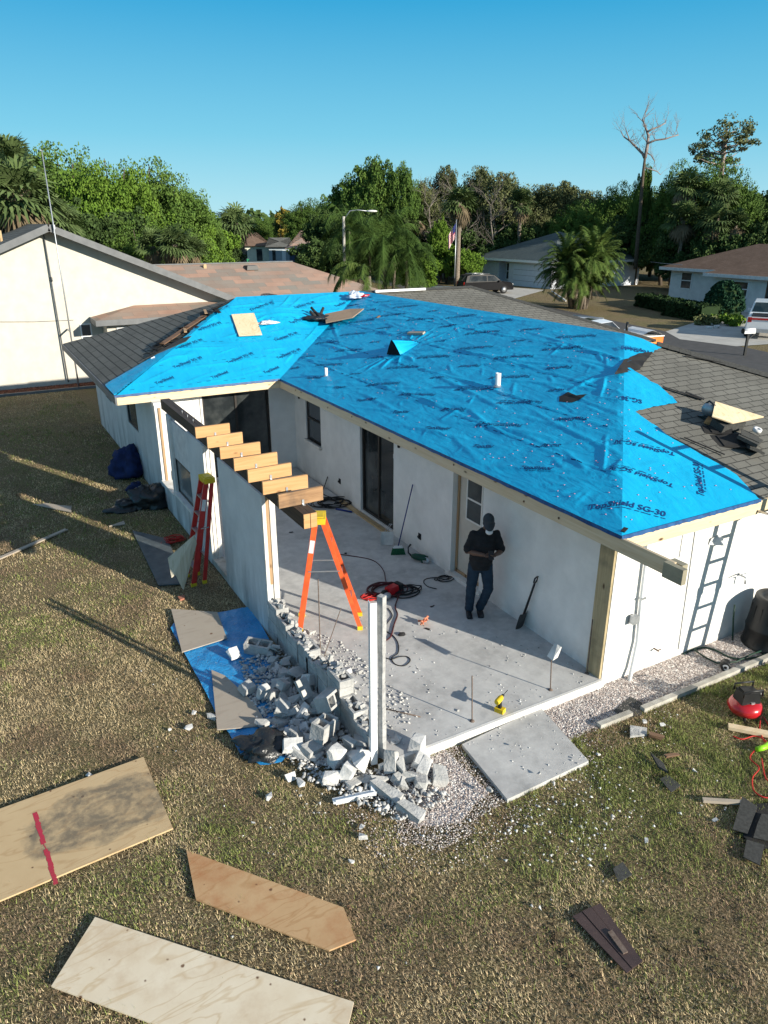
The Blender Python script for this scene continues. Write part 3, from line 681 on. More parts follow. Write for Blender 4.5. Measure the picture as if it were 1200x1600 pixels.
# wide dark slider at the end of the patio
mb = MB(); wframe(mb, 'y', 10.78, -2.25, -.60, .05, 2.1, .05, .08); mb.bb(-1.45, -1.40, 10.79, 10.84, .1, 2.05); w = part('sliding_door', mb, M['frame'], house, 'wide dark sliding door in the end wall of the patio')
mb = MB(); mb.bb(-2.2, -1.45, 10.82, 10.83, .1, 2.05); part('pane', mb, M['glass'], w); mb = MB(); mb.bb(-1.40, -.65, 10.83, 10.84, .1, 2.05); part('pane', mb, M['glass'], w)
mb = MB(); mb.bb(-2.30, -2.25, 10.72, 10.80, .0, 2.2); mb.bb(-2.45, -2.38, 10.735, 10.75, .0, 2.2); part('trim', mb, M['paint'], house)
# wing windows in the shaded outer wall
for (a, b, lo, hi) in ((12.1, 13.35, 1.05, 1.95), (15.6, 16.5, 1.1, 1.9)):
    mb = MB(); wframe(mb, 'x', -3.48, a, b, lo, hi, .05); w = part('window', mb, M['frame'], house, 'small window in the shaded outer wall')
    mb = MB(); mb.bb(-3.46, -3.45, a + .04, b - .04, lo + .04, hi - .04); part('pane', mb, M['glass2'], w)
# electrics on the patio wall
for (y, z, xx) in ((5.46, 1.93, 0), (10.35, 1.9, .06)):
    mb = MB(); mb.tube([(xx - .03, y, z + .16), (xx - .04, y, z + .02)], .004, 5); mb.lathe([(.0, -.05), (.025, -.045), (.03, -.01), (.018, .02), (.0, .025)], 10, (xx - .04, y, z)); part('hanging_socket', mb, M['cord_black'], house)
for (y, z, xx) in ((8.25, .36, .06), (4.72, .34, 0)):
    mb = MB(); mb.bb(xx - .012, xx, y - .045, y + .045, z - .06, z + .06); mb.ball((xx - .03, y, z), .028, 8, 6); part('outlet', mb, M['cord_black'], house)
mb = MB(); mb.bb(-.14, -.03, 5.72, 7.9, .002, .04); part('floor_plate', mb, M['scrap'], house, 'timber plate on the floor under the sliding door')

# -------- lanai wall, partly knocked down
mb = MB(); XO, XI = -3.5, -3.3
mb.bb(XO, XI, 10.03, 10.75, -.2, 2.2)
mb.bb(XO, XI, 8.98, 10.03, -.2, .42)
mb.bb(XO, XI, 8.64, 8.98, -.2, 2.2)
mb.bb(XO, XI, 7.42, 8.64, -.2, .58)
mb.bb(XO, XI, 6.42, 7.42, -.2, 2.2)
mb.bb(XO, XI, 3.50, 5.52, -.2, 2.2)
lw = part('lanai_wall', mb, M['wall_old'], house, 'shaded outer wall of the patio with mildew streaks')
mb = MB(); mb.bb(XO + .002, XI - .002, 9.985, 10.03, .42, 2.15); mb.bb(XO - .02, XI, 8.98, 10.03, .42, .45); part('jamb', mb, M['jamb'], lw, 'sunlit white jamb')
mb = MB(); mb.bb(XO + .07, XI - .08, 9.955, 9.985, .45, 2.1); part('stud', mb, M['stud'], lw)
mb = MB(); mb.bb(XO + .002, XI - .002, 6.37, 6.42, -.02, 2.18); mb.bb(XO + .05, XO + .07, 6.35, 6.37, 0, 2.15); mb.bb(XI - .08, XI - .06, 6.35, 6.37, 0, 2.15); part('jamb', mb, M['jamb'], lw, 'grooved white door jamb')
mb = MB(); mb.bb(XO + .002, XI - .002, 5.52, 6.37, -.12, .0); part('threshold', mb, M['curb'], lw)
mb = MB(); mb.bb(XO + .003, XO + .055, 3.44, 3.50, .12, 2.2); mb.bb(XI - .085, XI - .003, 3.44, 3.50, .12, 2.2); mb.bb(XO + .055, XI - .085, 3.465, 3.50, -.1, .75)
part('wall_end', mb, M['jamb'], lw, 'raw sunlit end of the standing wall')
mb = MB(); mb.bb(XO + .06, XI - .09, 3.455, 3.50, .75, 2.19); part('stud', mb, M['stud'], lw)
mb = MB(); wframe(mb, 'x', XO + .03, 7.42, 8.64, .62, 1.36, .045, .03); w = part('window', mb, M['frame'], house, 'window in the standing patio wall, its upper sash white')
mb = MB(); mb.bb(XO + .04, XO + .05, 7.46, 8.60, .66, 1.32); part('pane', mb, plain('grey_pane', (.20, .22, .22), (.15, .16, .165), 2, .15, spec=.6), w)
mb = MB(); mb.bb(XO + .02, XO + .06, 7.42, 8.64, 1.36, 2.14); part('upper_panel', mb, M['plastic_white'], w)
mb = MB(); mb.bb(XO - .07, XO + .03, 7.36, 8.70, .56, .62); mb.bb(XO - .03, XO + .02, 8.60, 8.68, .62, 2.16); part('sill', mb, M['paint'], w)

# low broken course: hollow blocks along the wall line
def cmu(m, c, L=.39, W=.19, Hh=.19, rot=None, hollow=True, cut=0.0):
    """hollow concrete block, two cells open upwards; cut shortens it to a broken piece"""
    b = MB(); t = .034; L2 = L * (1 - cut)
    if not hollow: b.box((0, 0, 0), (L2, W, Hh))
    else:
        b.box((0, W / 2 - t / 2, 0), (L2, t, Hh)); b.box((0, -W / 2 + t / 2, 0), (L2, t, Hh))
        nw = 3 if cut < .3 else 2
        for k in range(nw):
            x = -L2 / 2 + t / 2 + (L2 - t) * k / (nw - 1); b.box((x, 0, 0), (t, W - 2 * t - .001, Hh - .004))
    R_ = rot.to_4x4() if rot is not None else Matrix.Identity(4)
    m.merge(b, Matrix.Translation(Vector(c)) @ R_)
hs = [(3.30, .50), (2.95, .42), (2.55, .34), (2.16, .40), (1.86, .30), (1.52, .46), (1.18, .52), (.80, .30), (.42, .22)]
RZ90 = Matrix.Rotation(pi / 2, 3, 'Z')
for k, (yc, hh) in enumerate(hs):
    mb = MB(); rr = random.Random(k)
    mb.bb(-3.5, -3.302, yc - .195, yc + .195, -.2, .02)
    z = .02
    while z < hh - .05:
        h2 = min(.19, hh - z) if z + .19 > hh else .19
        cmu(mb, (-3.40, yc + rr.uniform(-.01, .01), z + h2 / 2 + .001), .375, .196, h2, RZ90, cut=rr.choice([0, 0, .12])); z += h2 + .008
    for q in range(7):
        mb.box((-3.40 + rr.uniform(-.08, .08), yc + rr.uniform(-.17, .17), hh + rr.uniform(-.03, .03)), (rr.uniform(.03, .09), rr.uniform(.03, .09), rr.uniform(.02, .07)), Matrix.Rotation(rr.uniform(0, 3), 3, 'Z') @ Matrix.Rotation(rr.uniform(-.5, .5), 3, 'X'))
    part('broken_block', mb, M['cmu'], house)

# -------- beam with cut joist stubs
bz = 2.30
mb = MB(); mb.bb(-3.465, -3.375, 2.0, 9.45, 2.2, 2.40); mb.bb(-3.370, -3.280, 2.0, 9.45, 2.2, 2.40); beam = part('beam', mb, M['beam'], house, 'dark old beam on the patio wall, reaching past its broken end')
mb = MB(); mb.bb(-3.463, -3.377, 1.99, 1.999, 2.203, 2.398); mb.bb(-3.368, -3.282, 1.99, 1.999, 2.203, 2.398); part('cut_end', mb, M['joist'], beam)
for k, y in enumerate([6.12, 5.45, 4.76, 4.10, 3.50, 2.90, 2.35]):
    mb = MB(); Lr = .60 + [0, .0, .05, .08, .06, .05, .03][k]
    mb.box((-3.66 + Lr / 2, y, 2.500), (Lr, .042, .190), Matrix.Rotation(radians([0, 1, -1, .5, 1, -1, 2][k]), 3, 'Z'))
    j = part('joist', mb, M['joist_worn' if k == 6 else 'joist'], beam)
    mb = MB(); mb.bb(-3.34, -3.31, y - .030, y - .026, 2.402, 2.47); mb.bb(-3.34, -3.31, y - .07, y - .031, 2.402, 2.408); part('hanger', mb, M['galv'], j)
for k in range(6):
    mb = MB(); mb.tube([(-3.40, 7.2 + k * .38, 2.40), (-3.40, 7.2 + k * .38, 2.47)], .006, 5); part('nail', mb, M['galv'], beam) if k < 3 else None

# -------- fascia boards
mb = MB(); mb.bb(E0 - .04, E0, -1.22, 10.30, 2.185, 2.372); part('fascia', mb, M['pine_y'], house, 'new pine board along the long eave, sticking out past the corner')
mb = MB(); mb.bb(-4.20, E0 - .041, 10.26, 10.30, 2.185, 2.372); part('fascia', mb, M['pine_x'], house, 'new pine board along the eave of the rear wing')
mb = MB(); mb.bb(E0 + .001, 8.25, -.46, -.42, 2.185, 2.372); part('fascia', mb, M['pine_x'], house, 'new pine board along the sunny eave')
mb = MB(); mb.bb(E0 - .11, E0 - .0405, -1.40, -1.14, 2.19, 2.37); mb.bb(E0 + .0005, E0 + .09, -1.30, -1.12, 2.20, 2.36); part('joist', mb, M['pt_wood'], house, 'block nailed to the free end of the eave board')
for (px, py) in ((-.498, 9.3), (-.498, 7.6), (-.498, 6.5), (-.498, 3.0), (-.498, 1.3), (-.498, .6)):
    mb = MB(); mb.tube([(-.497, py, 2.28 + .03 * sin(py * 9)), (-.4905, py, 2.28 + .03 * sin(py * 9))], .016, 8); part('knot', mb, plain('wood_knot', (.12, .06, .03), (.08, .04, .02)), house)
mb = MB(); mb.bb(-4.24, -4.20, 10.22, 18.7, 2.2, 2.372); mb.bb(-4.2, 12.2, 18.7, 18.74, 2.2, 2.372); mb.bb(8.25, 8.29, -.42, 10.3, 2.2, 2.372); part('fascia', mb, M['barge'], house, 'old grey eave boards')
mb = MB(); mb.bb(E0, 0, -.42, 10.3, 2.30, 2.31); mb.bb(-4.2, 0, 10.301, 10.75, 2.30, 2.31); mb.bb(-4.2, -3.5, 10.751, 18.7, 2.30, 2.31); mb.bb(0.001, 8.25, -.42, 0, 2.30, 2.31); part('soffit', mb, M['plastic_white'], house)

# -------- roof planes (old shingles)
def rp(pts, zf): return [(p[0], p[1], zf(*p)) for p in pts]
mb = MB()
mb.slab(rp([(E0, -.42), (E0, 10.3), JN, APX], z1), .05)
mb.slab(rp([(8.25, -.42), APX, (3.9, 14.5), (8.25, 10.3)], z3), .05)
mb.slab(rp([(-4.2, 10.3), (E0, 10.3), JN, APW], z4), .05)
mb.slab(rp([(8.25, 10.3), (12.2, 10.3), (8.0, 14.5), JN], z4), .05)
mb.slab(rp([(-4.2, 18.7), (12.2, 18.7), (8.0, 14.5), APW], z6), .05)
mb.slab([(12.2, 10.3, ZE), (12.2, 18.7, ZE), (8.0, 14.5, z4(0, 14.5))], .05)
mb.slab(rp([(E0, -.42), (8.25, -.42), APX], z2), .05)
roof = part('roof', mb, M['shingle_grey'], house, 'grey shingled roof')
mb = MB(); mb.slab([(p[0], p[1], p[2] + .004) for p in rp([(-4.2, 10.3), APW, (-4.2, 18.7)], z5)], .05); part('roof', mb, M['shingle_left'], house, 'grey shingled slope of the rear wing facing the neighbour')
def ridge(a, b, w=.14):
    m = MB(); a, b = Vector(a), Vector(b); d = (b - a).normalized(); s = d.cross(Vector((0, 0, 1))).normalized(); n = int((b - a).length / .2)
    for k in range(n):
        p = a + (b - a) * (k / n); q = a + (b - a) * ((k + .98) / n); zt = Vector((0, 0, .03)); zb = Vector((0, 0, -.03)) 
        m.add([p + s * w + zb, p + zt, p - s * w + zb, q + s * w + zb + Vector((0, 0, .008)), q + zt + Vector((0, 0, .008)), q - s * w + zb + Vector((0, 0, .008))], [(0, 1, 4, 3), (1, 2, 5, 4), (0, 3, 5, 2), (0, 2, 1), (3, 4, 5)])
    return m
zr = z1(3.9, 0)
part('ridge_cap', ridge((8, 14.5, zr), (12.2, 10.3, ZE)), M['shingle_loose'], roof); mb = ridge((4.3, 3.5, zr - .12), (8.25, -.42, ZE))
part('ridge_cap', mb, M['shingle_loose'], roof)
part('ridge_cap', ridge((3.9, 14.5, zr), (8.0, 14.5, zr)), M['shingle_loose'], roof)
mb = MB(); mb.bb(4.3, 6.1, 14.28, 14.36, zr - .02, zr + .05); part('flashing', mb, M['plastic_white'], roof, 'white metal flashing lying on the far ridge')

# -------- blue underlayment
def tarp_mat():
    t = NT('blue_underlayment').set(.42, spec=.28)
    n = t.noise(1.3, detail=5); c = t.ramp(n, [(.3, (.003, .34, .61)), (.7, (.005, .44, .73))])
    v = t.noise(60, detail=2); c = t.mix(t.ramp(v, [(.62, 0.0), (.72, .18)]), c, (.12, .55, .85))
    t.base(c)
    w = t.N('ShaderNodeTexNoise', Scale=1.0, Detail=5, Roughness=.5, Distortion=.8); t.l.new(t.mp((5.5, 1.8, 4), rot=(0, 0, radians(22))), w.inputs['Vector'])
    w2 = t.N('ShaderNodeTexNoise', Scale=1.0, Detail=3, Roughness=.6, Distortion=.8); t.l.new(t.mp((24, 9, 12), rot=(0, 0, radians(-14))), w2.inputs['Vector'])
    t.bump(t.math('ADD', w.outputs['Fac'], t.math('MULTIPLY', w2.outputs['Fac'], .16)), .42, .06); return t.m
M['tarp'] = tarp_mat()
nz = noise.noise
def ridged(x, y, z=0.0): return (1 - abs(nz(Vector((x, y, z))))) 
VENT = (1.70, 8.35)
def crease_grid(x0, x1, y0, y1, lines, step=.025):
    nx, ny = int((x1 - x0) / step), int((y1 - y0) / step); X, Y = np.meshgrid(x0 + np.arange(nx) * step, y0 + np.arange(ny) * step, indexing='ij'); Hh = np.zeros_like(X)
    for (cx, cy, ang, L, hh, w, bend) in lines:
        u = (X - cx) * cos(ang) + (Y - cy) * sin(ang); v = -(X - cx) * sin(ang) + (Y - cy) * cos(ang) - bend * u * u
        tp = np.clip(1 - (np.abs(u) / (L / 2)) ** 2.5, 0, 1); p = np.where(v > 0, np.exp(-(v / w) ** 2), np.exp(-(v / (w * 2.6)) ** 2)); Hh = np.maximum(Hh, hh * tp * p)
    return (x0, y0, step, Hh)
def sample(g, x, y):
    x0, y0, st, Hh = g; a = (x - x0) / st; b = (y - y0) / st; i = min(max(int(a), 0), Hh.shape[0] - 2); j = min(max(int(b), 0), Hh.shape[1] - 2); fa = min(max(a - i, 0), 1); fb = min(max(b - j, 0), 1)
    return float((Hh[i, j] * (1 - fa) + Hh[i + 1, j] * fa) * (1 - fb) + (Hh[i, j + 1] * (1 - fa) + Hh[i + 1, j + 1] * fa) * fb)
rc = random.Random(12); LN = []
for k in range(120):     # long creases running down and along the slope
    LN.append((rc.uniform(-.4, 3.8), rc.uniform(-.3, 13.5), radians(rc.choice((96, 100, 108, 84, 120)) + rc.gauss(0, 9)), rc.uniform(.9, 4.2), rc.uniform(.008, .028), rc.uniform(.012, .03), rc.gauss(0, .03)))
for k in range(30): LN.append((rc.uniform(-.4, 3.2), rc.uniform(-.3, 6.5), radians(rc.gauss(60, 28)), rc.uniform(.2, .9), rc.uniform(.008, .022), rc.uniform(.010, .02), rc.gauss(0, .2)))
for (cx, cy, r0, r1, n) in ((1.70, 8.35, .35, 1.3, 17), (.15, .55, .15, 1.3, 15), (2.6, 3.0, .15, 1.0, 8)):      # folds pulled towards the vent and the tears
    for k in range(n):
        a = 2 * pi * k / n + rc.uniform(-.12, .12); L = (r1 - r0) * rc.uniform(.45, 1.1); LN.append((cx + cos(a) * (r0 + L / 2), cy + sin(a) * (r0 + L / 2), a, L, rc.uniform(.012, .034), rc.uniform(.012, .024), rc.gauss(0, .12)))
GR1 = crease_grid(-.6, 4.2, -.6, 14.8, LN); LN = []
for k in range(75): LN.append((rc.uniform(-4, 3.4), rc.uniform(10.3, 14.4), radians(rc.choice((4, -6, 12, 30)) + rc.gauss(0, 8)), rc.uniform(.5, 2.6), rc.uniform(.006, .022), rc.uniform(.012, .03), rc.gauss(0, .04)))
for (cx, cy, n) in ((.75, 13.4, 14), (.6, 11.6, 8)):
    for k in range(n): a = 2 * pi * k / n; L = rc.uniform(.5, 1.2); LN.append((cx + cos(a) * (.3 + L / 2), cy + sin(a) * (.3 + L / 2), a, L, rc.uniform(.012, .03), .02, rc.gauss(0, .1)))
GR4 = crease_grid(-4.4, 4.0, 10.1, 14.8, LN)
def fold(x, y):
    """height of the creases above the roof plane (shared by the sheet and its printing)"""
    h = .018 * max(0, nz(Vector((x * .9, y * .6, 5))) + .2) + .006 * nz(Vector((x * 4.0, y * 2.2, 2))) + .003 * nz(Vector((x * 11, y * 8, 3)))
    return (h + sample(GR1, x, y)) * (.3 + .7 * min(1, max(0, (hypot(x - .05, y + .02) - .45) / .25)))
def fold4(x, y):
    h = .012 * nz(Vector((x * 1.2, y * 1.2, 2))) + .003 * nz(Vector((x * 7, y * 6, 3)))
    h += .10 * math.exp(-(((x - .75) / .55) ** 2 + ((y - 13.4) / .55) ** 2))          # something lies under the sheet
    return h + sample(GR4, x, y)
def seams(d, h=.028):   # roll laps, every 0.95 m up the slope
    k = d / .93; f = abs(k - round(k)) * .93
    return h * max(0, 1 - f / .022)
OFF = .028
def S1(x, y):
    e = min(1, max(0, (x - E0 - .02) / .25)) * min(1, (max(0, zr - z1(x, y)) / .06)); e2 = min(1, max(0.0, (y - x - .03) / .12))
    e3 = min(1, max(0, ((14.5 - y) / 4.2 - (3.9 - x) / 4.35) * 4.2 / .15))
    return z1(x, y) + OFF + max(0, fold(x, y) + seams((x - E0) * 1.058 + .04 * sin(y * .9))) * e * min(e2, e3) + .0
def S2(x, y):
    e = min(1, max(0, (y + .42) / .25)); e2 = min(1, max(0, (x + .03 - y) / .12))
    return z2(x, y) + OFF + (max(0, .6 * fold(x, y)) + seams((y + .42) * 1.058, .008)) * e * e2
def S4(x, y):
    e = min(1, max(0, (y - 10.32) / .2)) * min(1, max(0, (14.5 - y) / .12)); e2 = min(1, max(0, ((3.9 - x) / 4.35 - (14.5 - y) / 4.2) * 4.3 / .15)); e2 = min(1, max(0, e2)) if x > E0 else 1
    e4 = min(1, max(0, (x + 4.2 - (y - 10.3)) / .12))
    return z4(x, y) + OFF + (max(0, fold4(x, y)) + seams((y - 10.3) * 1.06, .010)) * e * min(e2, e4)
def S5(x, y):
    e4 = min(1, max(0, (y - 10.3 - (x + 4.2)) / .12)); return z5(x, y) + OFF + .012 * e4 + max(0, fold4(x, y) * .9) * e4
def quad_sheet(c00, c10, c11, c01, nu, nv, S):
    V = []; F = []
    for j in range(nv + 1):
        t = j / nv
        for i in range(nu + 1):
            s = i / nu
            x = (c00[0] * (1 - s) + c10[0] * s) * (1 - t) + (c01[0] * (1 - s) + c11[0] * s) * t
            y = (c00[1] * (1 - s) + c10[1] * s) * (1 - t) + (c01[1] * (1 - s) + c11[1] * s) * t
            V.append((x, y, S(x, y)))
    for j in range(nv):
        for i in range(nu):
            a = j * (nu + 1) + i; F.append((a, a + 1, a + nu + 2, a + nu + 1))
    return V, F
def poly_sheet(poly, S, step):
    """triangulated sheet over an arbitrary outline: cut by grid lines so the outline stays exact"""
    bm = bmesh.new(); f = bm.faces.new([bm.verts.new((p[0], p[1], 0)) for p in poly])
    for ax in (0, 1):
        lo = min(p[ax] for p in poly); hi = max(p[ax] for p in poly); n = int((hi - lo) / step)
        for k in range(1, n):
            no = (1, 0, 0) if ax == 0 else (0, 1, 0); co = (lo + (hi - lo) * k / n, 0, 0) if ax == 0 else (0, lo + (hi - lo) * k / n, 0)
            bmesh.ops.bisect_plane(bm, geom=bm.verts[:] + bm.edges[:] + bm.faces[:], plane_co=co, plane_no=no)
    bm.verts.index_update(); V = [(v.co.x, v.co.y, S(v.co.x, v.co.y)) for v in bm.verts]; F = [tuple(v.index for v in f.verts) for f in bm.faces]
    F = [f if (Vector(V[f[1]]) - Vector(V[f[0]])).cross(Vector(V[f[2]]) - Vector(V[f[1]])).z > 0 else f[::-1] for f in F]
    bm.free(); return V, F
mb = MB()
V, F = quad_sheet((E0 - .05, -.47), (E0 - .05, 10.3), JN, APX, 420, 150, S1); F = [f[::-1] for f in F]; mb.add(V, F, smooth=True)
V, F = quad_sheet((-4.23, 10.24), (E0 - .03, 10.24), JN, APW, 200, 130, S4); mb.add(V, F, smooth=True)
rn = random.Random(3)
def rag(pts, amp, n=6):
    out = []
    for i in range(len(pts) - 1):
        a, b = Vector(pts[i]), Vector(pts[i + 1]); d = (b - a).normalized(); nn = Vector((-d.y, d.x))
        for k in range(n): out.append(tuple(a + (b - a) * (k / n) + nn * (rn.uniform(-amp, amp) if k else 0)))
    out.append(tuple(pts[-1])); return out
torn2 = rag([(2.05, -.42), (2.20, .04), (1.95, .96), (1.92, 1.70)], .012) + rag([(1.94, 1.72), (2.90, 1.75)], .01)[1:] + rag([(2.92, 1.78), (3.0, 2.16), (2.93, 2.82)], .02)[1:] + [(2.80, 2.86), (3.05, 3.00), (3.92, 3.22)] + rag([(3.92, 3.24), (4.25, 3.34)], .02)[1:] + [(4.12, 3.71), (3.93, 3.90)]
poly2 = [(E0 - .05, -.47), (2.05, -.47)] + torn2 + [(3.90, 3.93)]
V, F = poly_sheet(poly2, S2, .035); mb.add(V, F, smooth=True)
poly5 = [(-4.23, 10.24), (0.0, 14.5)] + rag([(-.15, 14.30), (-.74, 13.92), (-1.62, 13.10), (-2.0, 12.62), (-2.55, 12.22), (-3.3, 11.92), (-4.20, 11.50)], .03, 3) + [(-4.23, 11.4)]
V, F = poly_sheet(poly5, S5, .07); mb.add(V, F, smooth=True)
sheet = part('underlayment', mb, M['tarp'], house, 'creased bright blue roofing sheet, torn along its edges')
# turned edge hanging over the fascia
mb = MB(); 
for (a, b, nx, ny) in (((E0 - .052, -.47), (E0 - .052, 10.2), -1, 0), ((E0 - .05, -.472), (2.05, -.472), 0, -1), ((-4.24, 10.23), (E0 - .05, 10.23), 0, -1)):
    n = 60; vs = []
    for k in range(n + 1):
        x = a[0] + (b[0] - a[0]) * k / n; y = a[1] + (b[1] - a[1]) * k / n; w = .012 * sin(k * 1.7) * sin(k * .63)
        vs += [(x, y, ZE + OFF + .002), (x + nx * .01, y + ny * .01, ZE - .012 - abs(w))]
    mb.add(vs, [(2 * k, 2 * k + 2, 2 * k + 3, 2 * k + 1) for k in range(n)])
part('sheet_edge', mb, plain('sheet_edge_blue', (.006, .09, .26), (.003, .04, .14), 12, .5), sheet)
# crumpled lift at the gap near the ridge and black tears
mb = MB(); g = [(2.45, 2.70), (3.05, 2.72), (3.9, 3.22), (3.55, 3.22), (3.0, 3.05)]
V, F = poly_sheet(g, lambda x, y: z2(x, y) + .035 + .05 * abs(nz(Vector((x * 5, y * 5, 0)))), .05); mb.add(V, F, smooth=True)
g = [(1.52, 2.95), (1.58, 2.72), (1.72, 2.66), (1.88, 2.70), (1.76, 2.82), (1.80, 3.05), (1.64, 3.08)]; V, F = poly_sheet(g, lambda x, y: S1(x, y) + .006, .04); mb.add(V, F)
part('torn_felt', mb, M['felt'], sheet, 'black felt showing through tears')
for (pts, w) in (([(4.5, 3.0), (5.1, 2.62)], .05), ([(3.05, 2.20), (3.45, 1.75)], .06), ([(3.35, 1.98), (3.50, 1.72)], .07), ([(2.16, .95), (2.45, .45)], .03), ([(-.42, -.40), (-.32, -.36)], .05)):
    m2 = MB(); (ax, ay), (bx, by) = pts; m2.beam((ax, ay, z2(ax, ay) + .034), (bx, by, z2(bx, by) + .034), w, .012, (0, 0, 1)); part('felt_strip', m2, M['felt'], roof)

# printed lettering
def text_shapes(s):
    cu = bpy.data.curves.new('lettering_source', 'FONT'); cu.body = s; cu.size = 1.0; cu.offset = .022; cu.shear = .28; cu.resolution_u = 3; cu.space_character = 1.02
    o = bpy.data.objects.new('lettering_source', cu); COL.objects.link(o); dg = bpy.context.evaluated_depsgraph_get(); me = o.evaluated_get(dg).to_mesh()
    V = [tuple(v.co) for v in me.vertices]; F = [tuple(p.vertices) for p in me.polygons]; o.evaluated_get(dg).to_mesh_clear(); bpy.data.objects.remove(o); bpy.data.curves.remove(cu)
    xs = [v[0] for v in V]; x0, x1 = min(xs), max(xs); return [((v[0] - (x0 + x1) / 2) / (x1 - x0), v[1] / (x1 - x0)) for v in V], F, 1.0
TX = {s: text_shapes(s) for s in ('TopShield SG-30', 'TopShield', 'SG-30', '30', 'SG-30 ', 'TopShi')}
FRAC = {'TopShield SG-30': .95, 'TopShield': .57, 'SG-30': .34, '30': .14, 'TopShi': .40}
ink = MB()
def put_text(s, c, ang, S, inv=False, clip=None, k=1.0, tall=1.55):
    V, F, _ = TX[s]; L = FRAC[s] * k; a = ang + (pi if inv else 0); ca, sa = cos(a), sin(a); vs = []
    for (u, v) in V:
        x = c[0] + (u * ca - (v - .04) * tall * sa) * L; y = c[1] + (u * sa + (v - .04) * tall * ca) * L
        vs.append((x, y, S(x, y) + .007))
    ff = [f for f in F if clip is None or all(clip(*vs[i][:2]) for i in f)]
    ink.add(vs, ff)
    if len(s) > 8:       # the small second line, too small to read
        for q in range(9):
            u = -.28 + q * .085 + (.02 if q % 3 else 0); pp = []
            for (uu, vv) in ((u, -.045), (u + .06, -.045), (u + .06, -.032), (u, -.032)):
                x = c[0] + (uu * ca - (vv - .04) * tall * sa) * L; y = c[1] + (uu * sa + (vv - .04) * tall * ca) * L; pp.append((x, y, S(x, y) + .007))
            if clip is None or all(clip(*p[:2]) for p in pp): ink.add(pp, [(0, 1, 2, 3)])
A1 = atan2(-.90, .44)
c1 = lambda x, y: x > E0 + .02 and y > x + .03 and (14.5 - y) / 4.2 > (3.9 - x) / 4.35 + .01 and x < 3.85
lift = [(1.45, 8.2), (1.66, 2.82)]
for (row, x, ph, inv) in ((0, -.05, 1.61, False), (1, .52, 1.95, True), (2, 1.20, 2.29, True), (3, 1.80, 2.05, True), (4, 2.40, 2.7, True), (5, 3.0, 3.3, True), (6, 3.5, 3.5, True)):
    for k in range(-2, 12):
        y = ph + 1.27 * k
        if y < x + .45 or y > 14 or (row == 0 and y < 1.2): continue
        if hypot(x - VENT[0], y - VENT[1]) < .55 or hypot(x - 1.66, y - 2.86) < .35: continue
        s = ('TopShield SG-30', 'TopShield SG-30', 'SG-30', 'TopShield SG-30', 'TopShield')[(k + row * 2) % 5] if row else ('TopShi' if k % 2 else 'TopShield')
        put_text(s, (x + .03 * sin(k * 3), y), A1 + .04 * sin(k * 5 + row), S1, inv, c1, .86, 1.05)
S12 = lambda x, y: S1(x, y) if y > x else S2(x, y)
put_text('TopShield SG-30', (.05, -.02), atan2(-.62, .72), S12, False, lambda x, y: x > E0 and y > -.40, .98, 1.2)
c2 = lambda x, y: y > -.38 and x > y - .3
put_text('TopShield SG-30', (1.30, .92), atan2(-.62, .75), S12, True, lambda x, y: x < 1.93 + .0 * y, .88, 1.1)
put_text('TopShield SG-30', (.72, .42), atan2(-.75, .66), S12, True, c2, .88, 1.1)
put_text('TopShield SG-30', (1.52, .12), atan2(.62, .62), S2, False, c2, .85, 1.1)
put_text('SG-30', (2.15, 2.02), A1 + .5, S2, True, lambda x, y: x < 2.85, 1.0)
put_text('TopShield', (3.6, 3.37), A1 + .62, S2, True, lambda x, y: True, .95)
A4 = atan2(.36, .82)
c4 = lambda x, y: y > 10.36 and x + 4.2 > y - 10.3 + .04 and (3.9 - x) / 4.35 > (14.5 - y) / 4.2 + .02 or (x < E0 and y > 10.36 and x + 4.2 > y - 10.25)
for (y, x0_, s) in ((10.66, -3.05, 'TopShield'), (11.33, -2.33, 'TopShield SG-30'), (12.15, -2.05, 'TopShield SG-30'), (12.95, -1.3, 'TopShield SG-30'), (13.8, -.8, 'TopShield SG-30')):
    for k in range(5):
        x = x0_ + 1.27 * k
        if -.9 < x < .75 and 11.95 < y < 13.3: 
            if k != 2: continue
        put_text(s, (x, y), A4, S4, False, c4, .88, 1.1)
part('lettering', ink, M['lettering'], sheet, 'dark blue print repeated across the blue sheet')
# dashes printed along the laps
mb = MB()
for r in range(1, 5):
    for k in range(60):
        x = E0 + r * .93 / 1.058 - .06; y = x + .3 + k * .22 + .05 * sin(k * 3.3 + r)
        if c1(x, y) and c1(x + .02, y + .1) and k % 4 != 1: mb.add([(a, b, S1(a, b) + .005) for a, b in ((x, y), (x + .012, y), (x + .012, y + .10), (x, y + .10))], [(0, 1, 2, 3)])
for r in range(0, 4):
    for k in range(40):
        y = 10.42 + r * .93 / 1.06 + .02 * sin(k); x = -4.2 + (y - 10.3) + .2 + k * .21
        if c4(x, y) and c4(x + .1, y) and k % 4 != 1: mb.add([(a, b, S4(a, b) + .005) for a, b in ((x, y), (x + .10, y), (x + .10, y + .012), (x, y + .012))], [(0, 1, 2, 3)])
tag(part('lap_marks', mb, M['lettering'], sheet), kind='stuff')
# pale cap nails
mb = MB()
for k in range(330):
    x, y = RN.uniform(E0 + .1, 3.6), RN.uniform(0, 13.5)
    if k < 90: x, y = RN.uniform(-.3, 2.4), RN.uniform(-.3, 2.6)
    S = S1 if y > x else S2
    if (y > x and not c1(x, y)) or (y <= x and (x > 1.9 or y < -.35)): continue
    mb.lathe([(.013, 0), (.012, .004), (0, .005)], 6, (x, y, S(x, y) + .003), cap=False)
tag(part('cap_nails', mb, plain('pink_cap', (.62, .32, .42), (.5, .3, .45), 5, .5), sheet), kind='stuff')
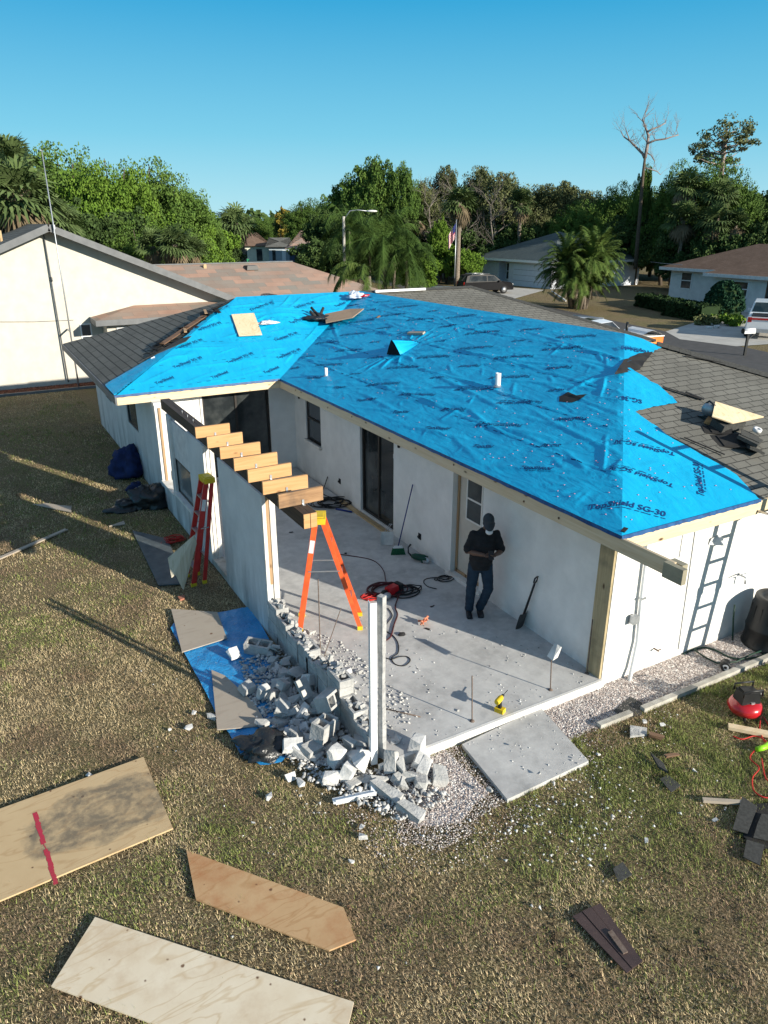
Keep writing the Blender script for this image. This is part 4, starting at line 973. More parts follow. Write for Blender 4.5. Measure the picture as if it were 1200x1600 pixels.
# sheet draped over a roof vent, open and dark at its left end
mb = MB(); n = 26; m_ = 12; V = []
tdir = Vector((.97, .24, 0)); sdir = Vector((-.24, .97, 0)); base = Vector((VENT[0], VENT[1], 0))
for i in range(m_ + 1):
    s = i / m_; ht = .34 * (1 - s) ** 1.0 + .012; wd = .21 * (1 - .35 * s)
    for j in range(n + 1):
        q = -1 + 2 * j / n; prof = max(0, 1 - abs(q) ** 1.25); wr = .018 * sin(q * 15 + s * 3) * (s + .2)
        p = base + tdir * (s * .62 - .22 - .06 * prof * (1 - s)) + sdir * (q * wd * (1 + .5 * s * abs(q))); V.append((p.x, p.y, z1(p.x, p.y) + OFF + ht * prof + wr * prof + .008))
F = [(i * (n + 1) + j, i * (n + 1) + j + 1, (i + 1) * (n + 1) + j + 1, (i + 1) * (n + 1) + j) for i in range(m_) for j in range(n)]
mb.add(V, F, smooth=True); part('vent_drape', mb, M['tarp'], sheet, 'blue sheet tented over a roof vent')
mb = MB(); fr = [V[j] for j in range(n + 1)]; mb.add([(p[0] - tdir.x * .02, p[1] - tdir.y * .02, p[2] + .002) for p in fr], [tuple(range(n + 1))]); part('opening_shade', mb, M['vent_shade'], sheet, 'black face painting the shade in the opening of the draped vent')  # flat black face stands in for the shade under the drape
mb = MB(); mb.box((VENT[0] - .02, VENT[1] + .05, z1(*VENT) + .07), (.22, .22, .14)); part('roof_vent', mb, M['black'], roof)
# vent pipes through the roof
for (px, y, x, hgt, r) in ((0, 9.0, .14, .19, .035), (0, 4.5, 1.46, .24, .05)):
    mb = MB(); z = z1(x, y) + OFF; mb.lathe([(r, 0), (r, hgt), (r * .82, hgt), (r * .82, hgt - .05), (0, hgt - .05)], 16, (x, y, z), cap=False); pp = part('vent_pipe', mb, M['vinyl'], house, 'short white pipe near the valley of the roof' if r < .04 else 'thicker white pipe in the middle of the blue roof')
    mb = MB(); mb.lathe([(r + .035, 0), (r + .004, .03)], 14, (x, y, z - .005), cap=False); part('flange', mb, M['galv'], pp)
# torn-up shingles at the left edge of the sheet are parts of the old roof
rr = random.Random(21)
mb = MB()
for k in range(42):
    t = rr.random(); x = -2.9 + 2.6 * t + rr.uniform(-.25, .18); y = 12.25 + 1.75 * t ** 1.2 + rr.uniform(.0, .65); z = z5(x, y) + .03 + rr.uniform(0, .04)
    R_ = Matrix.Rotation(rr.uniform(-.5, .9) + .9, 3, 'Z') @ Matrix.Rotation(rr.uniform(-.25, .1), 3, 'Y') @ Matrix.Rotation(-.3, 3, 'X')
    mb.box((x, y, z), (rr.uniform(.25, .85), rr.uniform(.08, .2), .008), R_)
part('lifted_shingles', mb, M['felt'], roof, 'torn and lifted shingles along the edge of the blue sheet')
mb = MB(); mb.beam((-2.6, 12.62, z5(-2.6, 12.6) + .10), (-1.2, 13.6, z5(-1.2, 13.6) + .10), .16, .02); part('bare_deck', mb, M['scrap_brown'], roof, 'strip of bare brown roof board')
# ================================================================== things on the lawn, the patio and the roof
Gg = lambda x, y, z=GZ: G(x, y, z)
def board(name, pts, z, th, mat, label, cat, group=None, zf=None):
    """flat cut sheet lying at height z; outline in world x,y; origin at its first corner"""
    c = (pts[0][0], pts[0][1], z); mb = MB(); mb.prism([(p[0], p[1]) for p in pts], z, z + th, zf)
    return single(name, mb, mat, label, cat, c, group)
# the three big sheets in the foreground
P0, P1 = Gg(225, 1188), Gg(271, 1300); dL = (Gg(0, 1270) - P0).normalized()
o = board('plywood_sheet', [P1, P0, P0 + dL * 2.44, P1 + dL * 2.44], GZ + .035, .018, M['ply_main'], 'large plywood sheet with a dark circular stain and a red sprayed line', 'plywood')
s0, s1 = Gg(54, 1270, GZ + .053), Gg(88, 1382, GZ + .053)
mb = MB(); rr = random.Random(5); n = 26; dd = (s1 - s0); nn = Vector((-dd.y, dd.x, 0)).normalized()
for k in range(n):
    a = s0 + dd * (k / n); b = s0 + dd * ((k + .98) / n); w1 = .018 + .008 * rr.random(); 
    if k in (12, 13): w1 = .004
    sh = nn * rr.uniform(-.004, .004); mb.add([a - nn * w1 + sh, b - nn * w1 + sh, b + nn * w1 + sh, a + nn * w1 + sh], [(0, 1, 2, 3)])
for v in range(len(mb.v)): mb.v[v] = (mb.v[v][0], mb.v[v][1], GZ + .0555)
q = part('sprayed_line', mb, M['spray'], o); q.matrix_parent_inverse = Matrix.Identity(4)
q.data.transform(Matrix.Translation(-Vector(o.location)))
P0, P1, P3 = Gg(150, 1440), Gg(82, 1548), Gg(553, 1573)
board('plywood_sheet', [P0, P1, P1 + (P3 - P0), P3], GZ + .04, .018, M['ply_pale'], 'pale whitish plywood sheet with dark knots, nearest the camera', 'plywood')
board('plywood_sheet', [Gg(*p) for p in [(292, 1335), (307, 1412), (515, 1492), (556, 1475), (537, 1425)]], GZ + .04, .018, M['ply_orange'], 'narrow orange-brown plywood piece with a pointed end, lying between the two big sheets', 'plywood')
# sheets on and beside the blue tarp
board('plywood_sheet', [Gg(*p) for p in [(268, 957), (340, 962), (355, 1003), (285, 1025)]], GZ + .055, .015, M['ply_grey'], 'grey plywood square lying over the upper corner of the blue ground tarp', 'plywood')
board('plywood_sheet', [Gg(*p) for p in [(331, 1053), (352, 1062), (398, 1105), (418, 1140), (340, 1147)]], GZ + .055, .015, M['ply_grey'], 'grey pointed plywood piece lying on the blue ground tarp beside the rubble', 'plywood')
# blue ground tarp
mat_gt = NT('ground_tarp').set(.32, spec=.5); mat_gt.base(mat_gt.ramp(mat_gt.noise(3), [(.3, (.015, .20, .50)), (.7, (.04, .34, .68))])); mat_gt.bump(mat_gt.noise(11, detail=5, dist=1.0), .8, .03)
poly = [Gg(*p) for p in [(340, 960), (392, 950), (420, 1000), (452, 1080), (478, 1150), (440, 1195), (408, 1200), (376, 1182), (358, 1150), (338, 1120), (322, 1085), (300, 1045), (267, 985), (272, 976)]]
gt = lambda x, y: GZ + .030 + .035 * abs(nz(Vector((x * 3.1, y * 3.1, 0)))) + .02 * max(0, ridged(x * 4, y * 1.5, 3) - .7)
V, F = poly_sheet([(p.x, p.y) for p in poly][::-1], gt, .05); mb = MB(); mb.add(V, F, smooth=True)
single('ground_tarp', mb, mat_gt.m, 'crumpled blue tarp spread on the grass under the rubble', 'tarp', poly[0])
def lump(c, r, seed, n=36, m=18, rough=.22, flat=.0):
    mb = MB(); V = []; rr = Vector(r)
    for i in range(m + 1):
        t = -pi / 2 + pi * i / m
        for k in range(n):
            a = 2 * pi * k / n; d = Vector((cos(t) * cos(a), cos(t) * sin(a), sin(t)))
            h = 1 + rough * nz(d * 1.6 + Vector((seed, 0, 0))) + rough * .8 * (abs(nz(d * 3.7 + Vector((0, seed, 0)))) - .2) + rough * .35 * abs(nz(d * 9 + Vector((0, 0, seed))))
            p = Vector((d.x * rr.x * h, d.y * rr.y * h, max(-rr.z * .35, d.z * rr.z * h))); V.append(p + Vector(c))
    F = [(i * n + k, i * n + (k + 1) % n, (i + 1) * n + (k + 1) % n, (i + 1) * n + k) for i in range(m) for k in range(n)]
    mb.add(V, F, smooth=True); return mb
c = Gg(412, 1172); single('plastic_bag', lump((c.x, c.y, GZ + .07), (.30, .24, .10), 3, rough=.6), M['bag'], 'crumpled black plastic lying at the lower edge of the blue ground tarp', 'plastic bag', c)
# blue and black bags in the shade of the wing
c = Gg(196, 745); t = thing('canvas_bag', 'slumped dark blue canvas bag with black panels by the shaded wall', 'bag', c)
part('body', lump((.12, .1, .22), (.42, .45, .46), 11, rough=.45), M['navy_cloth'], t); part('flap', lump((.42, .42, .22), (.28, .40, .40), 12, rough=.4), M['bag'], t)
c = Gg(236, 790); single('bin_bag', lump((c.x, c.y, GZ + .15), (.42, .38, .33), 17, rough=.55), M['bag'], 'shiny black bin bag, upright one against the shaded wall', 'bin bag', c)
c = Gg(205, 795); single('bin_bag', lump((c.x, c.y, GZ + .06), (.40, .22, .13), 23, rough=.7), M['bag'], 'flattened black bag with silvery creases in front of the upright one', 'bin bag', c)
c = Gg(212, 768); single('canvas_bag', lump((c.x, c.y, GZ + .07), (.20, .16, .13), 29, rough=.6), M['navy_cloth'], 'small purple-blue bag lying between the canvas bag and the black bags', 'bag', c)
# slate board, scraps in the shade
mat_sl = plain('slate_board', (.10, .12, .13), (.06, .075, .085), 5, .5, bscale=9, bstr=.2)
board('dark_board', [Gg(*p) for p in [(207, 832), (262, 845), (292, 915), (248, 918)]], GZ + .03, .02, mat_sl, 'dark slate-coloured board lying in the shade by the red ladder', 'board')
def plank(p, q, w, h, mat, label, cat='plank', z=GZ + .03, z2=None, name='plank', group=None):
    a, b = Gg(*p, z + h / 2), Gg(*q, (z2 if z2 is not None else z) + h / 2); mb = MB(); mb.beam(a, b, w, h); return single(name, mb, mat, label, cat, (a + b) / 2, group)
plank((-30, 885), (104, 827), .09, .025, M['ply_grey'], 'long thin grey plank running off the left edge on the shaded lawn')
board('wood_scrap', [Gg(*p) for p in [(57, 792), (72, 789), (112, 795), (112, 803)]], GZ + .03, .02, M['ply_grey'], 'small wedge of grey board on the shaded lawn', 'wood scrap')
plank((52, 788), (112, 791), .02, .015, M['ply_grey'], 'thin stick lying just behind the grey wedge')
board('wood_scrap', [Gg(*p) for p in [(171, 825), (194, 817), (196, 822)]], GZ + .03, .02, M['ply_grey'], 'small pale triangle of board lying in the strip of sunlight', 'wood scrap')
board('wood_scrap', [Gg(*p) for p in [(322, 862), (340, 890), (343, 882), (328, 858)]], GZ + .03, .02, M['plastic_white'], 'white strip leaning in the doorway behind the red ladder', 'wood scrap')
board('brick_scrap', [Gg(*p) for p in [(278, 936), (288, 933), (290, 938), (282, 941)]], GZ + .02, .03, plain('brick', (.40, .16, .10), (.3, .12, .08)), 'small reddish brick scrap on the grass above the tarp', 'brick')
def coil(c, r, n, wire, mat, seed, name, label, cat, tail=None, zsp=.012, ell=.7, wob=.18, group=None):
    rr = random.Random(seed); pts = []
    for k in range(n * 18):
        a = 2 * pi * k / 18; R = r * (1 + wob * sin(a * .37 + seed) + wob * .7 * sin(a * 1.9 + seed * 2) - .012 * k / 18)
        pts.append((c[0] + R * cos(a) + .03 * sin(k * .21 + seed), c[1] + R * ell * sin(a) + .03 * cos(k * .17), c[2] + wire + zsp * (k / 18) * rr.uniform(.6, 1)))
    if tail: pts += [tuple(p) for p in spline([pts[-1]] + list(tail), 4)[1:]]
    mb = MB(); mb.tube(spline(pts, 2) if len(pts) < 400 else pts, wire, 6); return single(name, mb, mat, label, cat, c, group)
c = Gg(272, 846, GZ + .02); coil(c, .16, 9, .008, M['cord_red'], 4, 'power_cable', 'tangled orange-red extension cord heaped beside the red ladder', 'cord', wob=.4)

# plywood offcut standing against the red ladder
YB = 5.55
pl = [onY(262, 872, YB + .1), onY(303, 836, YB), onY(306, 850, YB), onY(286, 922, YB - .15), onY(274, 898, YB - .1), onY(268, 903, YB - .1)]
mb = MB(); dd = Vector((.02, .012, .0)); n = len(pl); mb.add([p for p in pl] + [p + dd for p in pl], [tuple(range(n)), tuple(range(n, 2 * n))[::-1]] + [(i, n + i, n + (i + 1) % n, (i + 1) % n) for i in range(n)])
single('plywood_offcut', mb, M['ply_cream'], 'jagged plywood offcut standing against the red stepladder', 'plywood', pl[3])

# -------- stepladders
def stepladder(name, label, rail, H, wb, wt, spread, loc, rz, off=0.0):
    t = thing(name, label, 'stepladder', loc, rz)
    # climbing side at -x, rear at +x, width along y; off shifts the top
    top = Vector((off, 0, H)); ch = []
    for s in (-1, 1):
        a = Vector((-spread / 2, s * wb / 2, .04)); b = top + Vector((-.05, s * wt / 2, -.05)); mb = MB(); mb.beam(a, b, .085, .028, (0, 1, 0)); mb.beam(a + Vector((.0, s * .014, 0)), b + Vector((0, s * .014, 0)), .082, .006, (0, 1, 0)); part('rail', mb, rail, t)
        ch.append((a, b)); mb = MB(); mb.box(a + Vector((0, 0, -.01)), (.10, .045, .07)); part('foot', mb, M['yellow'], t)
    for s in (-1, 1):
        a = Vector((spread / 2, s * wb * .46, .04)); b = top + Vector((.05, s * wt / 2, -.05)); mb = MB(); mb.beam(a, b, .065, .026, (0, 1, 0)); part('rail', mb, rail, t)
        mb = MB(); mb.box(a + Vector((0, 0, -.01)), (.08, .04, .07)); part('foot', mb, M['yellow'], t)
    ns = int(H / .30)
    for k in range(1, ns):
        f = k / ns; a = ch[0][0].lerp(ch[0][1], f); b = ch[1][0].lerp(ch[1][1], f); mb = MB(); mb.box((a + b) / 2, (.085, (b - a).length - .03, .028)); part('step', mb, M['alu'], t)
    for f in (.25, .5, .78):
        a = Vector((spread / 2, -wb * .46, .04)).lerp(top + Vector((.05, -wt / 2, -.05)), f); b = Vector((a.x, -a.y, a.z)); mb = MB(); mb.beam(a, b, .03, .012); part('brace', mb, M['alu'], t)
    for s in (-1, 1):
        a = Vector((-spread / 2, s * wb / 2, .04)).lerp(top + Vector((-.05, s * wt / 2, -.05)), .55); b = Vector((spread / 2, s * wb * .46, .04)).lerp(top + Vector((.05, s * wt / 2, -.05)), .55)
        mb = MB(); mb.beam(a + Vector((0, s * .02, 0)), b + Vector((0, s * .02, 0)), .018, .006, (0, 1, 0)); part('spreader', mb, M['alu'], t)
    mb = MB(); mb.box(top + Vector((0, 0, -.045)), (.19, wt + .07, .09)); mb.box(top + Vector((0, 0, .004)), (.13, wt - .03, .012)); part('top_cap', mb, M['yellow'], t)
    mb = MB(); a, b = ch[0]; m_ = a.lerp(b, .72); mb.beam(m_ + Vector((-.0, -.019, 0)), m_ + (b - a).normalized() * .2 + Vector((-.0, -.019, 0)), .07, .004, (0, 1, 0)); part('decal', mb, M['plastic_white'], t)
    return t
zt = onY(502, 806, 3.17).z
stepladder('stepladder', 'open orange fibreglass stepladder with yellow cap and feet on the sunny patio', M['orange_fg'], zt, .47, .27, .92, (-2.60, 3.17, 0), radians(-27), off=-.12)
fc = G(306, 907, GZ); tp = onY(323, 744, fc.y)
stepladder('stepladder', 'red fibreglass stepladder folded nearly shut against the shaded wall', M['red_fg'], tp.z - GZ, .42, .25, .20, (fc.x, fc.y, GZ), radians(2), off=tp.x - fc.x)

# long extension ladder standing to the right, its shadow falls on the sunny wall
lt = thing('extension_ladder', 'aluminium extension ladder just off the right edge, casting the ladder shadow on the sunny wall', 'ladder', (2.52, -1.97, GZ))
a0 = Vector((0, 0, 0)); a1 = Vector((-.21, 1.48, 3.75)); sd_ = Vector((.40, 0, 0))
for s in (0, 1):
    mb = MB(); mb.beam(a0 + sd_ * s, a1 + sd_ * s, .065, .075, (0, 1, 0)); part('rail', mb, M['alu'], lt)
for k in range(1, 12):
    p = a0.lerp(a1, k / 12); mb = MB(); mb.tube([p, p + sd_], .028, 8); part('rung', mb, M['alu'], lt)
for s in (0, 1):
    mb = MB(); mb.box(a0.lerp(a1, .40) + sd_ * s, (.09, .1, .14)); part('rung_lock', mb, M['alu'], lt)
    p = a0.lerp(a1, .63) + sd_ * s; mb = MB(); mb.tube([p, p + Vector((.25 * (s * 2 - 1), .30, -.02)), (p.x + .35 * (s * 2 - 1), 1.50, p.z)], .018, 8); part('stand_off', mb, M['alu'], lt)
t = thing('trash_can', 'stand-in black bin, unseen, added outside the right edge to throw the round lawn shadow', 'bin', (2.35, -3.35, GZ))  # shadow caster unknown and out of view; bin added for its shadow
mb = MB(); mb.lathe([(.0, .0), (.27, .0), (.33, .75), (.36, .78), (.36, .80), (.31, .80), (.30, .74), (.0, .70)], 32); part('body', mb, M['black'], t)

# -------- posts left standing at the corner
c = G(597, 1180, 0); t = single('concrete_post', (lambda m: [m.box((0, 0, h_ + .12), (.062 + .010 * sin(h_ * 31), .066 + .010 * cos(h_ * 23), .242), Matrix.Rotation(.03 * sin(h_ * 17), 3, 'Z')) for h_ in [k * .237 for k in range(9)]] and m)(MB()), M['mortar'], 'rough grey square post standing behind the white one at the slab corner', 'post', (c.x, c.y, -.02), rot=(radians(.3), radians(-.5), .4))
c = G(584, 1186, 0); t = thing('vinyl_post', 'tall white channel post standing in the rubble at the slab corner', 'post', (c.x - .0, c.y, -.05), radians(-14))
mb = MB(); mb.bb(-.040, -.034, -.030, .05, 0, 2.12); mb.bb(-.040, .036, -.038, -.030, 0, 2.12); part('flange', mb, M['vinyl'], t)
mb = MB(); mb.bb(.030, .036, -.0295, .02, 0, 2.06); part('flange', mb, M['vinyl'], t)

# -------- reinforcing bars
def rebar(px, py, top, lean=(0, 0), label='', z=0, r=.008):
    c = G(px, py, z); d = Vector((c.x - CAM.x, c.y - CAM.y, 0)); tpt = onY(px + (px - 600) * .0 + top[0], top[1], c.y); h = max(.3, tpt.z)
    mb = MB(); n = 9; mb.tube([(lean[0] * k / n + (tpt.x - c.x) * k / n, lean[1] * k / n, h * k / n) for k in range(n + 1)], r, 6)
    mb.lathe([(.035, 0), (.03, .008), (.01, .02)], 7, (0, 0, 0)); return single('rebar', mb, M['rust'], label, 'rebar', (c.x, c.y, z), 'reinforcing bars left in the slab', rot=(0, 0, 0)), h
rebar(917, 1052, (9, 968), label='rusty rod standing against the corner board')
rebar(737.7, 1126.7, (0, 1056), label='thin rod standing alone near the yellow drill')
r_, hh = rebar(860, 1078, (2, 1022), label='rod with a lump of mortar stuck on its top')
c = Vector(r_.location)
def chunk(size, seed, n=16):
    rr = random.Random(seed); bm = bmesh.new()
    for k in range(n):
        s = [rr.choice((-1, 1)) * rr.uniform(.62, 1) for _ in range(3)]; j = rr.randrange(3); s[j] = rr.uniform(-1, 1) if rr.random() < .35 else s[j]
        bm.verts.new((s[0] * size[0] / 2, s[1] * size[1] / 2, s[2] * size[2] / 2))
    r = bmesh.ops.convex_hull(bm, input=bm.verts[:]); bmesh.ops.delete(bm, geom=[g for g in r['geom_interior'] if isinstance(g, bmesh.types.BMVert)], context='VERTS')
    bm.verts.index_update(); mb = MB(); idx = {v: i for i, v in enumerate(bm.verts)}
    mb.add([v.co[:] for v in bm.verts], [tuple(idx[v] for v in f.verts) for f in bm.faces]); bm.free(); return mb
single('mortar_lump', chunk((.13, .12, .22), 41), M['cmu_white'], 'jagged pale lump of block skewered on top of a rod', 'concrete lump', (c.x + .015, c.y, hh + .02), rot=(.3, .5, .4))
rebar(501, 1030, (-4, 905), lean=(0, 0), label='tall thin rod rising from the broken wall beside the orange ladder')
rebar(505, 1030, (28, 950), lean=(0, 0), label='short bent rod leaning beside the tall one at the broken wall', r=.006)
a, b = G(601, 1107, .01), G(657, 1120, .01); mb = MB(); mb.tube([a, b], .008, 6); single('rebar', mb, M['rust'], 'rusty rod lying flat on the slab beside the grey post', 'rebar', a, 'reinforcing bars left in the slab')

# -------- heaped rubble: every block and chunk is its own object
RG = 'broken concrete heaped along the knocked down wall'
def rub(px, py, z, kind, size, rot, label, seed=0, mat='cmu', cut=0.0):
    """z is the height of the piece's centre above the lawn"""
    c = G(px, py, GZ + z)
    if kind == 'cmu': mb = MB(); cmu(mb, (0, 0, 0), size[0], size[1], size[2], None, cut=cut)
    elif kind == 'box': 
        mb = chunk(size, seed, 24)
    else: mb = chunk(size, seed)
    return single('concrete_block' if kind == 'cmu' else 'concrete_chunk', mb, M[mat], label, 'concrete block' if kind == 'cmu' else 'concrete chunk', c, RG, rot=tuple(radians(a) for a in rot))
big = [
 (404, 1012, .12, 'cmu', (.39, .19, .19), (8, 4, -42), 'whole hollow block lying on the blue tarp at the top of the heap'),
 (366, 1021, .12, 'box', (.20, .19, .06), (35, 10, 20), 'pale flat square piece of block lying on the blue tarp'),
 (386, 1075, .14, 'box', (.19, .17, .15), (12, 5, 15), 'squat grey half block beside the pointed plywood'),
 (411, 1082, .16, 'box', (.17, .10, .26), (20, 0, 8), 'upright block half with a bright white face on the tarp'),
 (443, 1070, .20, 'box', (.22, .14, .12), (20, 30, 40), 'tilted grey wedge of block left of the white-topped slab'),
 (475, 1076, .30, 'box', (.18, .05, .30), (-32, 0, 20), 'leaning flat slab of block with a white top edge'),
 (514, 1093, .42, 'cmu', (.36, .19, .19), (68, 8, 35), 'hollow block tipped on its side at the top of the heap, two cells showing'),
 (506, 1138, .26, 'cmu', (.30, .19, .24), (8, 4, 30), 'half block standing on end below the tipped hollow block'),
 (413, 1127, .10, 'box', (.24, .15, .07), (14, 12, 28), 'small flat block piece below the pointed plywood'),
 (441, 1107, .18, 'box', (.22, .18, .13), (25, -20, 50), 'grey block corner in the middle of the shaded rubble'),
 (457, 1163, .16, 'box', (.25, .20, .07), (24, 8, -18), 'flat light grey block face at the lower edge of the heap'),
 (487, 1170, .12, 'box', (.24, .18, .13), (10, 8, 20), 'shaded block below the standing half block'),
 (525, 1183, .17, 'box', (.19, .18, .26), (6, 5, 22), 'rough-topped upright block in the sun left of the posts'),
 (517, 1216, .09, 'box', (.22, .13, .14), (0, 0, -30), 'clean white block half lying in the grass at the foot of the heap'),
 (544, 1207, .13, 'box', (.15, .17, .20), (20, 18, 40), 'crumbling white block piece beside the clean block half'),
 (566, 1187, .18, 'box', (.16, .07, .26), (12, 24, 10), 'thin upright shard left of the white post'),
 (548, 1165, .16, 'box', (.10, .20, .24), (5, -12, 15), 'dark upright slab behind the rough-topped block'),
 (652, 1162, .20, 'box', (.20, .17, .20), (4, 6, 40), 'square textured block sitting on the slab edge right of the posts'),
 (657, 1190, .13, 'box', (.24, .18, .10), (14, -6, 42), 'upper flat block of the three in the sun right of the posts'),
 (664, 1199, .11, 'box', (.26, .15, .12), (10, -4, 38), 'middle block of the three in the sun right of the posts'),
 (688, 1212, .08, 'box', (.24, .18, .10), (12, -8, 60), 'rough block farthest right, on the gravel'),
 (657, 1222, .08, 'box', (.22, .16, .12), (8, 10, 62), 'smooth grey block just left of the rough one on the gravel'),
 (612, 1190, .20, 'box', (.13, .15, .30), (-12, 20, 30), 'tall grey wedge leaning just right of the posts'),
 (630, 1198, .15, 'box', (.14, .16, .20), (20, -14, 10), 'wedge of block between the tall wedge and the three sunlit blocks'),
 (640, 1212, .10, 'box', (.12, .20, .10), (10, 20, 50), 'slim block shard below the wedge right of the posts'),
 (625, 1215, .09, 'box', (.20, .14, .10), (16, 10, 20), 'square shard above the long grey lintel pieces'),
 (556, 1222, .06, 'box', (.26, .12, .06), (0, 8, 12), 'powdery white slab piece lying just above the white vinyl strip'),
]
for i, (px, py, z, k, s, r, lb) in enumerate(big): rub(px, py, z, k, s, r, lb, 100 + i, 'cmu_white' if i in (1, 3, 10, 12, 13, 14, 15, 17, 18, 19) else 'cmu', cut=.0)
for (p, q, lb) in (((584, 1222), (623, 1253), 'long grey lintel fragment below the posts'), ((625, 1255), (658, 1280), 'second lintel fragment, nearer the camera')):
    a, b = G(*p, GZ + .09), G(*q, GZ + .05); mb = MB(); mb.beam(a, b, .13, .10); bmv = mb; rr = random.Random(4)
    mb.v = [(v[0] + rr.uniform(-.02, .02), v[1] + rr.uniform(-.02, .02), v[2] + rr.uniform(-.01, .01)) for v in mb.v]; single('concrete_chunk', mb, M['cmu'], lb, 'concrete chunk', (a + b) / 2, RG)
rr = random.Random(77)
heap = [(396, 1000), (450, 1005), (482, 1050), (520, 1120), (575, 1168), (600, 1195), (632, 1205), (645, 1235), (600, 1235), (520, 1205), (455, 1178), (425, 1130), (405, 1075)]
hp = [Gg(*p).to_2d() for p in heap]; hx = [p.x for p in hp]; hy = [p.y for p in hp]; cnt = 0
def hl(x, y, s, w):
    z = 'on the blue tarp at the far end of the heap' if y > 3 else 'in the shaded upper part of the heap' if y > 2.1 else 'in the middle of the heap beside the broken wall' if y > 1.2 else 'in the lower heap left of the posts' if y > .35 else 'around the foot of the two posts' if x < -3.3 else 'in the sunlit end of the heap right of the posts'
    return ('small ' if s < .12 else 'large ') + ('pale' if w else 'grey') + ' concrete chunk ' + z
while cnt < 120:
    x, y = rr.uniform(min(hx), max(hx)), rr.uniform(min(hy), max(hy))
    if not in_poly(np.array([x]), np.array([y]), hp)[0]: continue
    if x > -3.53 and y > .0: continue
    dw = max(0, -3.5 - x); base = .24 * math.exp(-dw / .35) if y > 0 else .05
    s = rr.uniform(.07, .20) * (1.1 if cnt < 60 else .8); sz = (s * rr.uniform(.9, 1.6), s, s * rr.uniform(.45, .9))
    z = GZ + sz[2] * .4 + (rr.uniform(0, base) if cnt % 3 else 0); w_ = cnt % 4 == 0
    single('concrete_chunk', chunk(sz, 900 + cnt, 14), M['cmu_white' if w_ else 'cmu'], hl(x, y, s, w_), 'concrete chunk', (x, y, z), hl(x, y, s, w_).replace('concrete chunk', 'concrete chunks'), rot=(rr.uniform(-.6, .6), rr.uniform(-.6, .6), rr.uniform(0, 6)))
    cnt += 1
for k in range(34):      # inside the slab edge, along the stump of the wall
    y = rr.uniform(.15, 3.2); x = -3.28 + abs(rr.gauss(0, .16)) + .03; s = rr.uniform(.04, .13)
    single('concrete_chunk', chunk((s * 1.4, s, s * .7), 1300 + k, 12), M['cmu_white' if k % 2 else 'cmu'], 'concrete chunk fallen inside on the slab by the broken wall', 'concrete chunk', (x, y, s * .28), 'chunks fallen onto the slab', rot=(rr.uniform(-.3, .3), rr.uniform(-.3, .3), rr.uniform(0, 6)))
strays = [(295, 1137, .08, 'white chunk on the lawn just left of the grey pointed plywood'), (420, 1244, .07, 'white chunk on the lawn below the black plastic'), (568, 1306, .07, 'nearest white chunk on the lawn below the vinyl strip'), (566, 1292, .05, 'small white chip just above the nearest white chunk'),
          (138, 1209, .06, 'pale chunk lying by the edge of the stained plywood'), (455, 1214, .09, 'left one of the two pale chunks at the foot of the heap'), (470, 1222, .08, 'right one of the two pale chunks at the foot of the heap'), (601, 1262, .08, 'pale chunk just below the lintel fragments'),
          (303, 1113, .05, 'small chip on the lawn beside the tarp edge'), (333, 1117, .10, 'scrunched pale lump at the left edge of the tarp'), (265, 1140, .03, 'tiny chip left of the white chunk'), (549, 1345, .04, 'small chip on the lawn between the orange plywood and the gravel'), (396, 1285, .03, 'tiny chip on the lawn above the orange plywood')]
for i, (px, py, s, lb) in enumerate(strays): single('concrete_chunk', chunk((s * 1.5, s, s * .8), 1500 + i, 12), M['cmu_white'], lb, 'concrete chunk', G(px, py, GZ + .03 + s * .25), rot=(.2, .1, i * 1.3))
a, b = G(520, 1252, GZ + .05), G(583, 1238, GZ + .06); mb = MB(); mb.beam(a, b, .075, .018); mb.beam(a + Vector((.02, -.035, 0)), b + Vector((.02, -.035, 0)), .012, .06); mb.beam(b + Vector((0, 0, 0)), b + Vector((.05, .09, .05)), .05, .02)
single('vinyl_strip', mb, M['vinyl'], 'bent white vinyl channel lying on the grass at the foot of the heap', 'vinyl strip', a)
# loose slab shards on the pad
for i, (px, py, s) in enumerate([(842, 1208, .03), (805, 1165, .025), (765, 1233, .05), (905, 1185, .02), (716, 1110, .03)]):
    single('concrete_chunk', chunk((s * 1.6, s, s * .8), 1600 + i, 12), M['cmu'], 'small grey crumb of concrete on the slab or the pad', 'concrete chunk', G(px, py, (-.045 if py > 1150 else 0) + s * .3), 'crumbs on the slab and the pad', rot=(.1, .1, i))

# -------- tools on the slab
# cordless drill
c = G(781, 1112, 0); t = thing('cordless_drill', 'yellow and black cordless drill standing on its battery near the slab edge', 'drill', c, radians(25))
mb = MB(); mb.box((0, 0, .03), (.085, .12, .06)); part('battery', mb, M['yellow'], t)
mb = MB(); mb.beam((0, .0, .05), (.01, .015, .15), .045, .035, (0, 1, 0)); part('handle', mb, M['black'], t)
mb = MB(); mb.tube([(-.085, .015, .18), (-.07, .015, .18), (.03, .015, .185), (.06, .015, .187)], [.03, .037, .037, .025], 12); part('motor_housing', mb, M['yellow'], t)
mb = MB(); mb.tube([(.06, .015, .187), (.10, .015, .189)], [.024, .018], 10); mb.tube([(.10, .015, .189), (.22, .015, .195)], .005, 6); part('chuck', mb, M['black'], t)
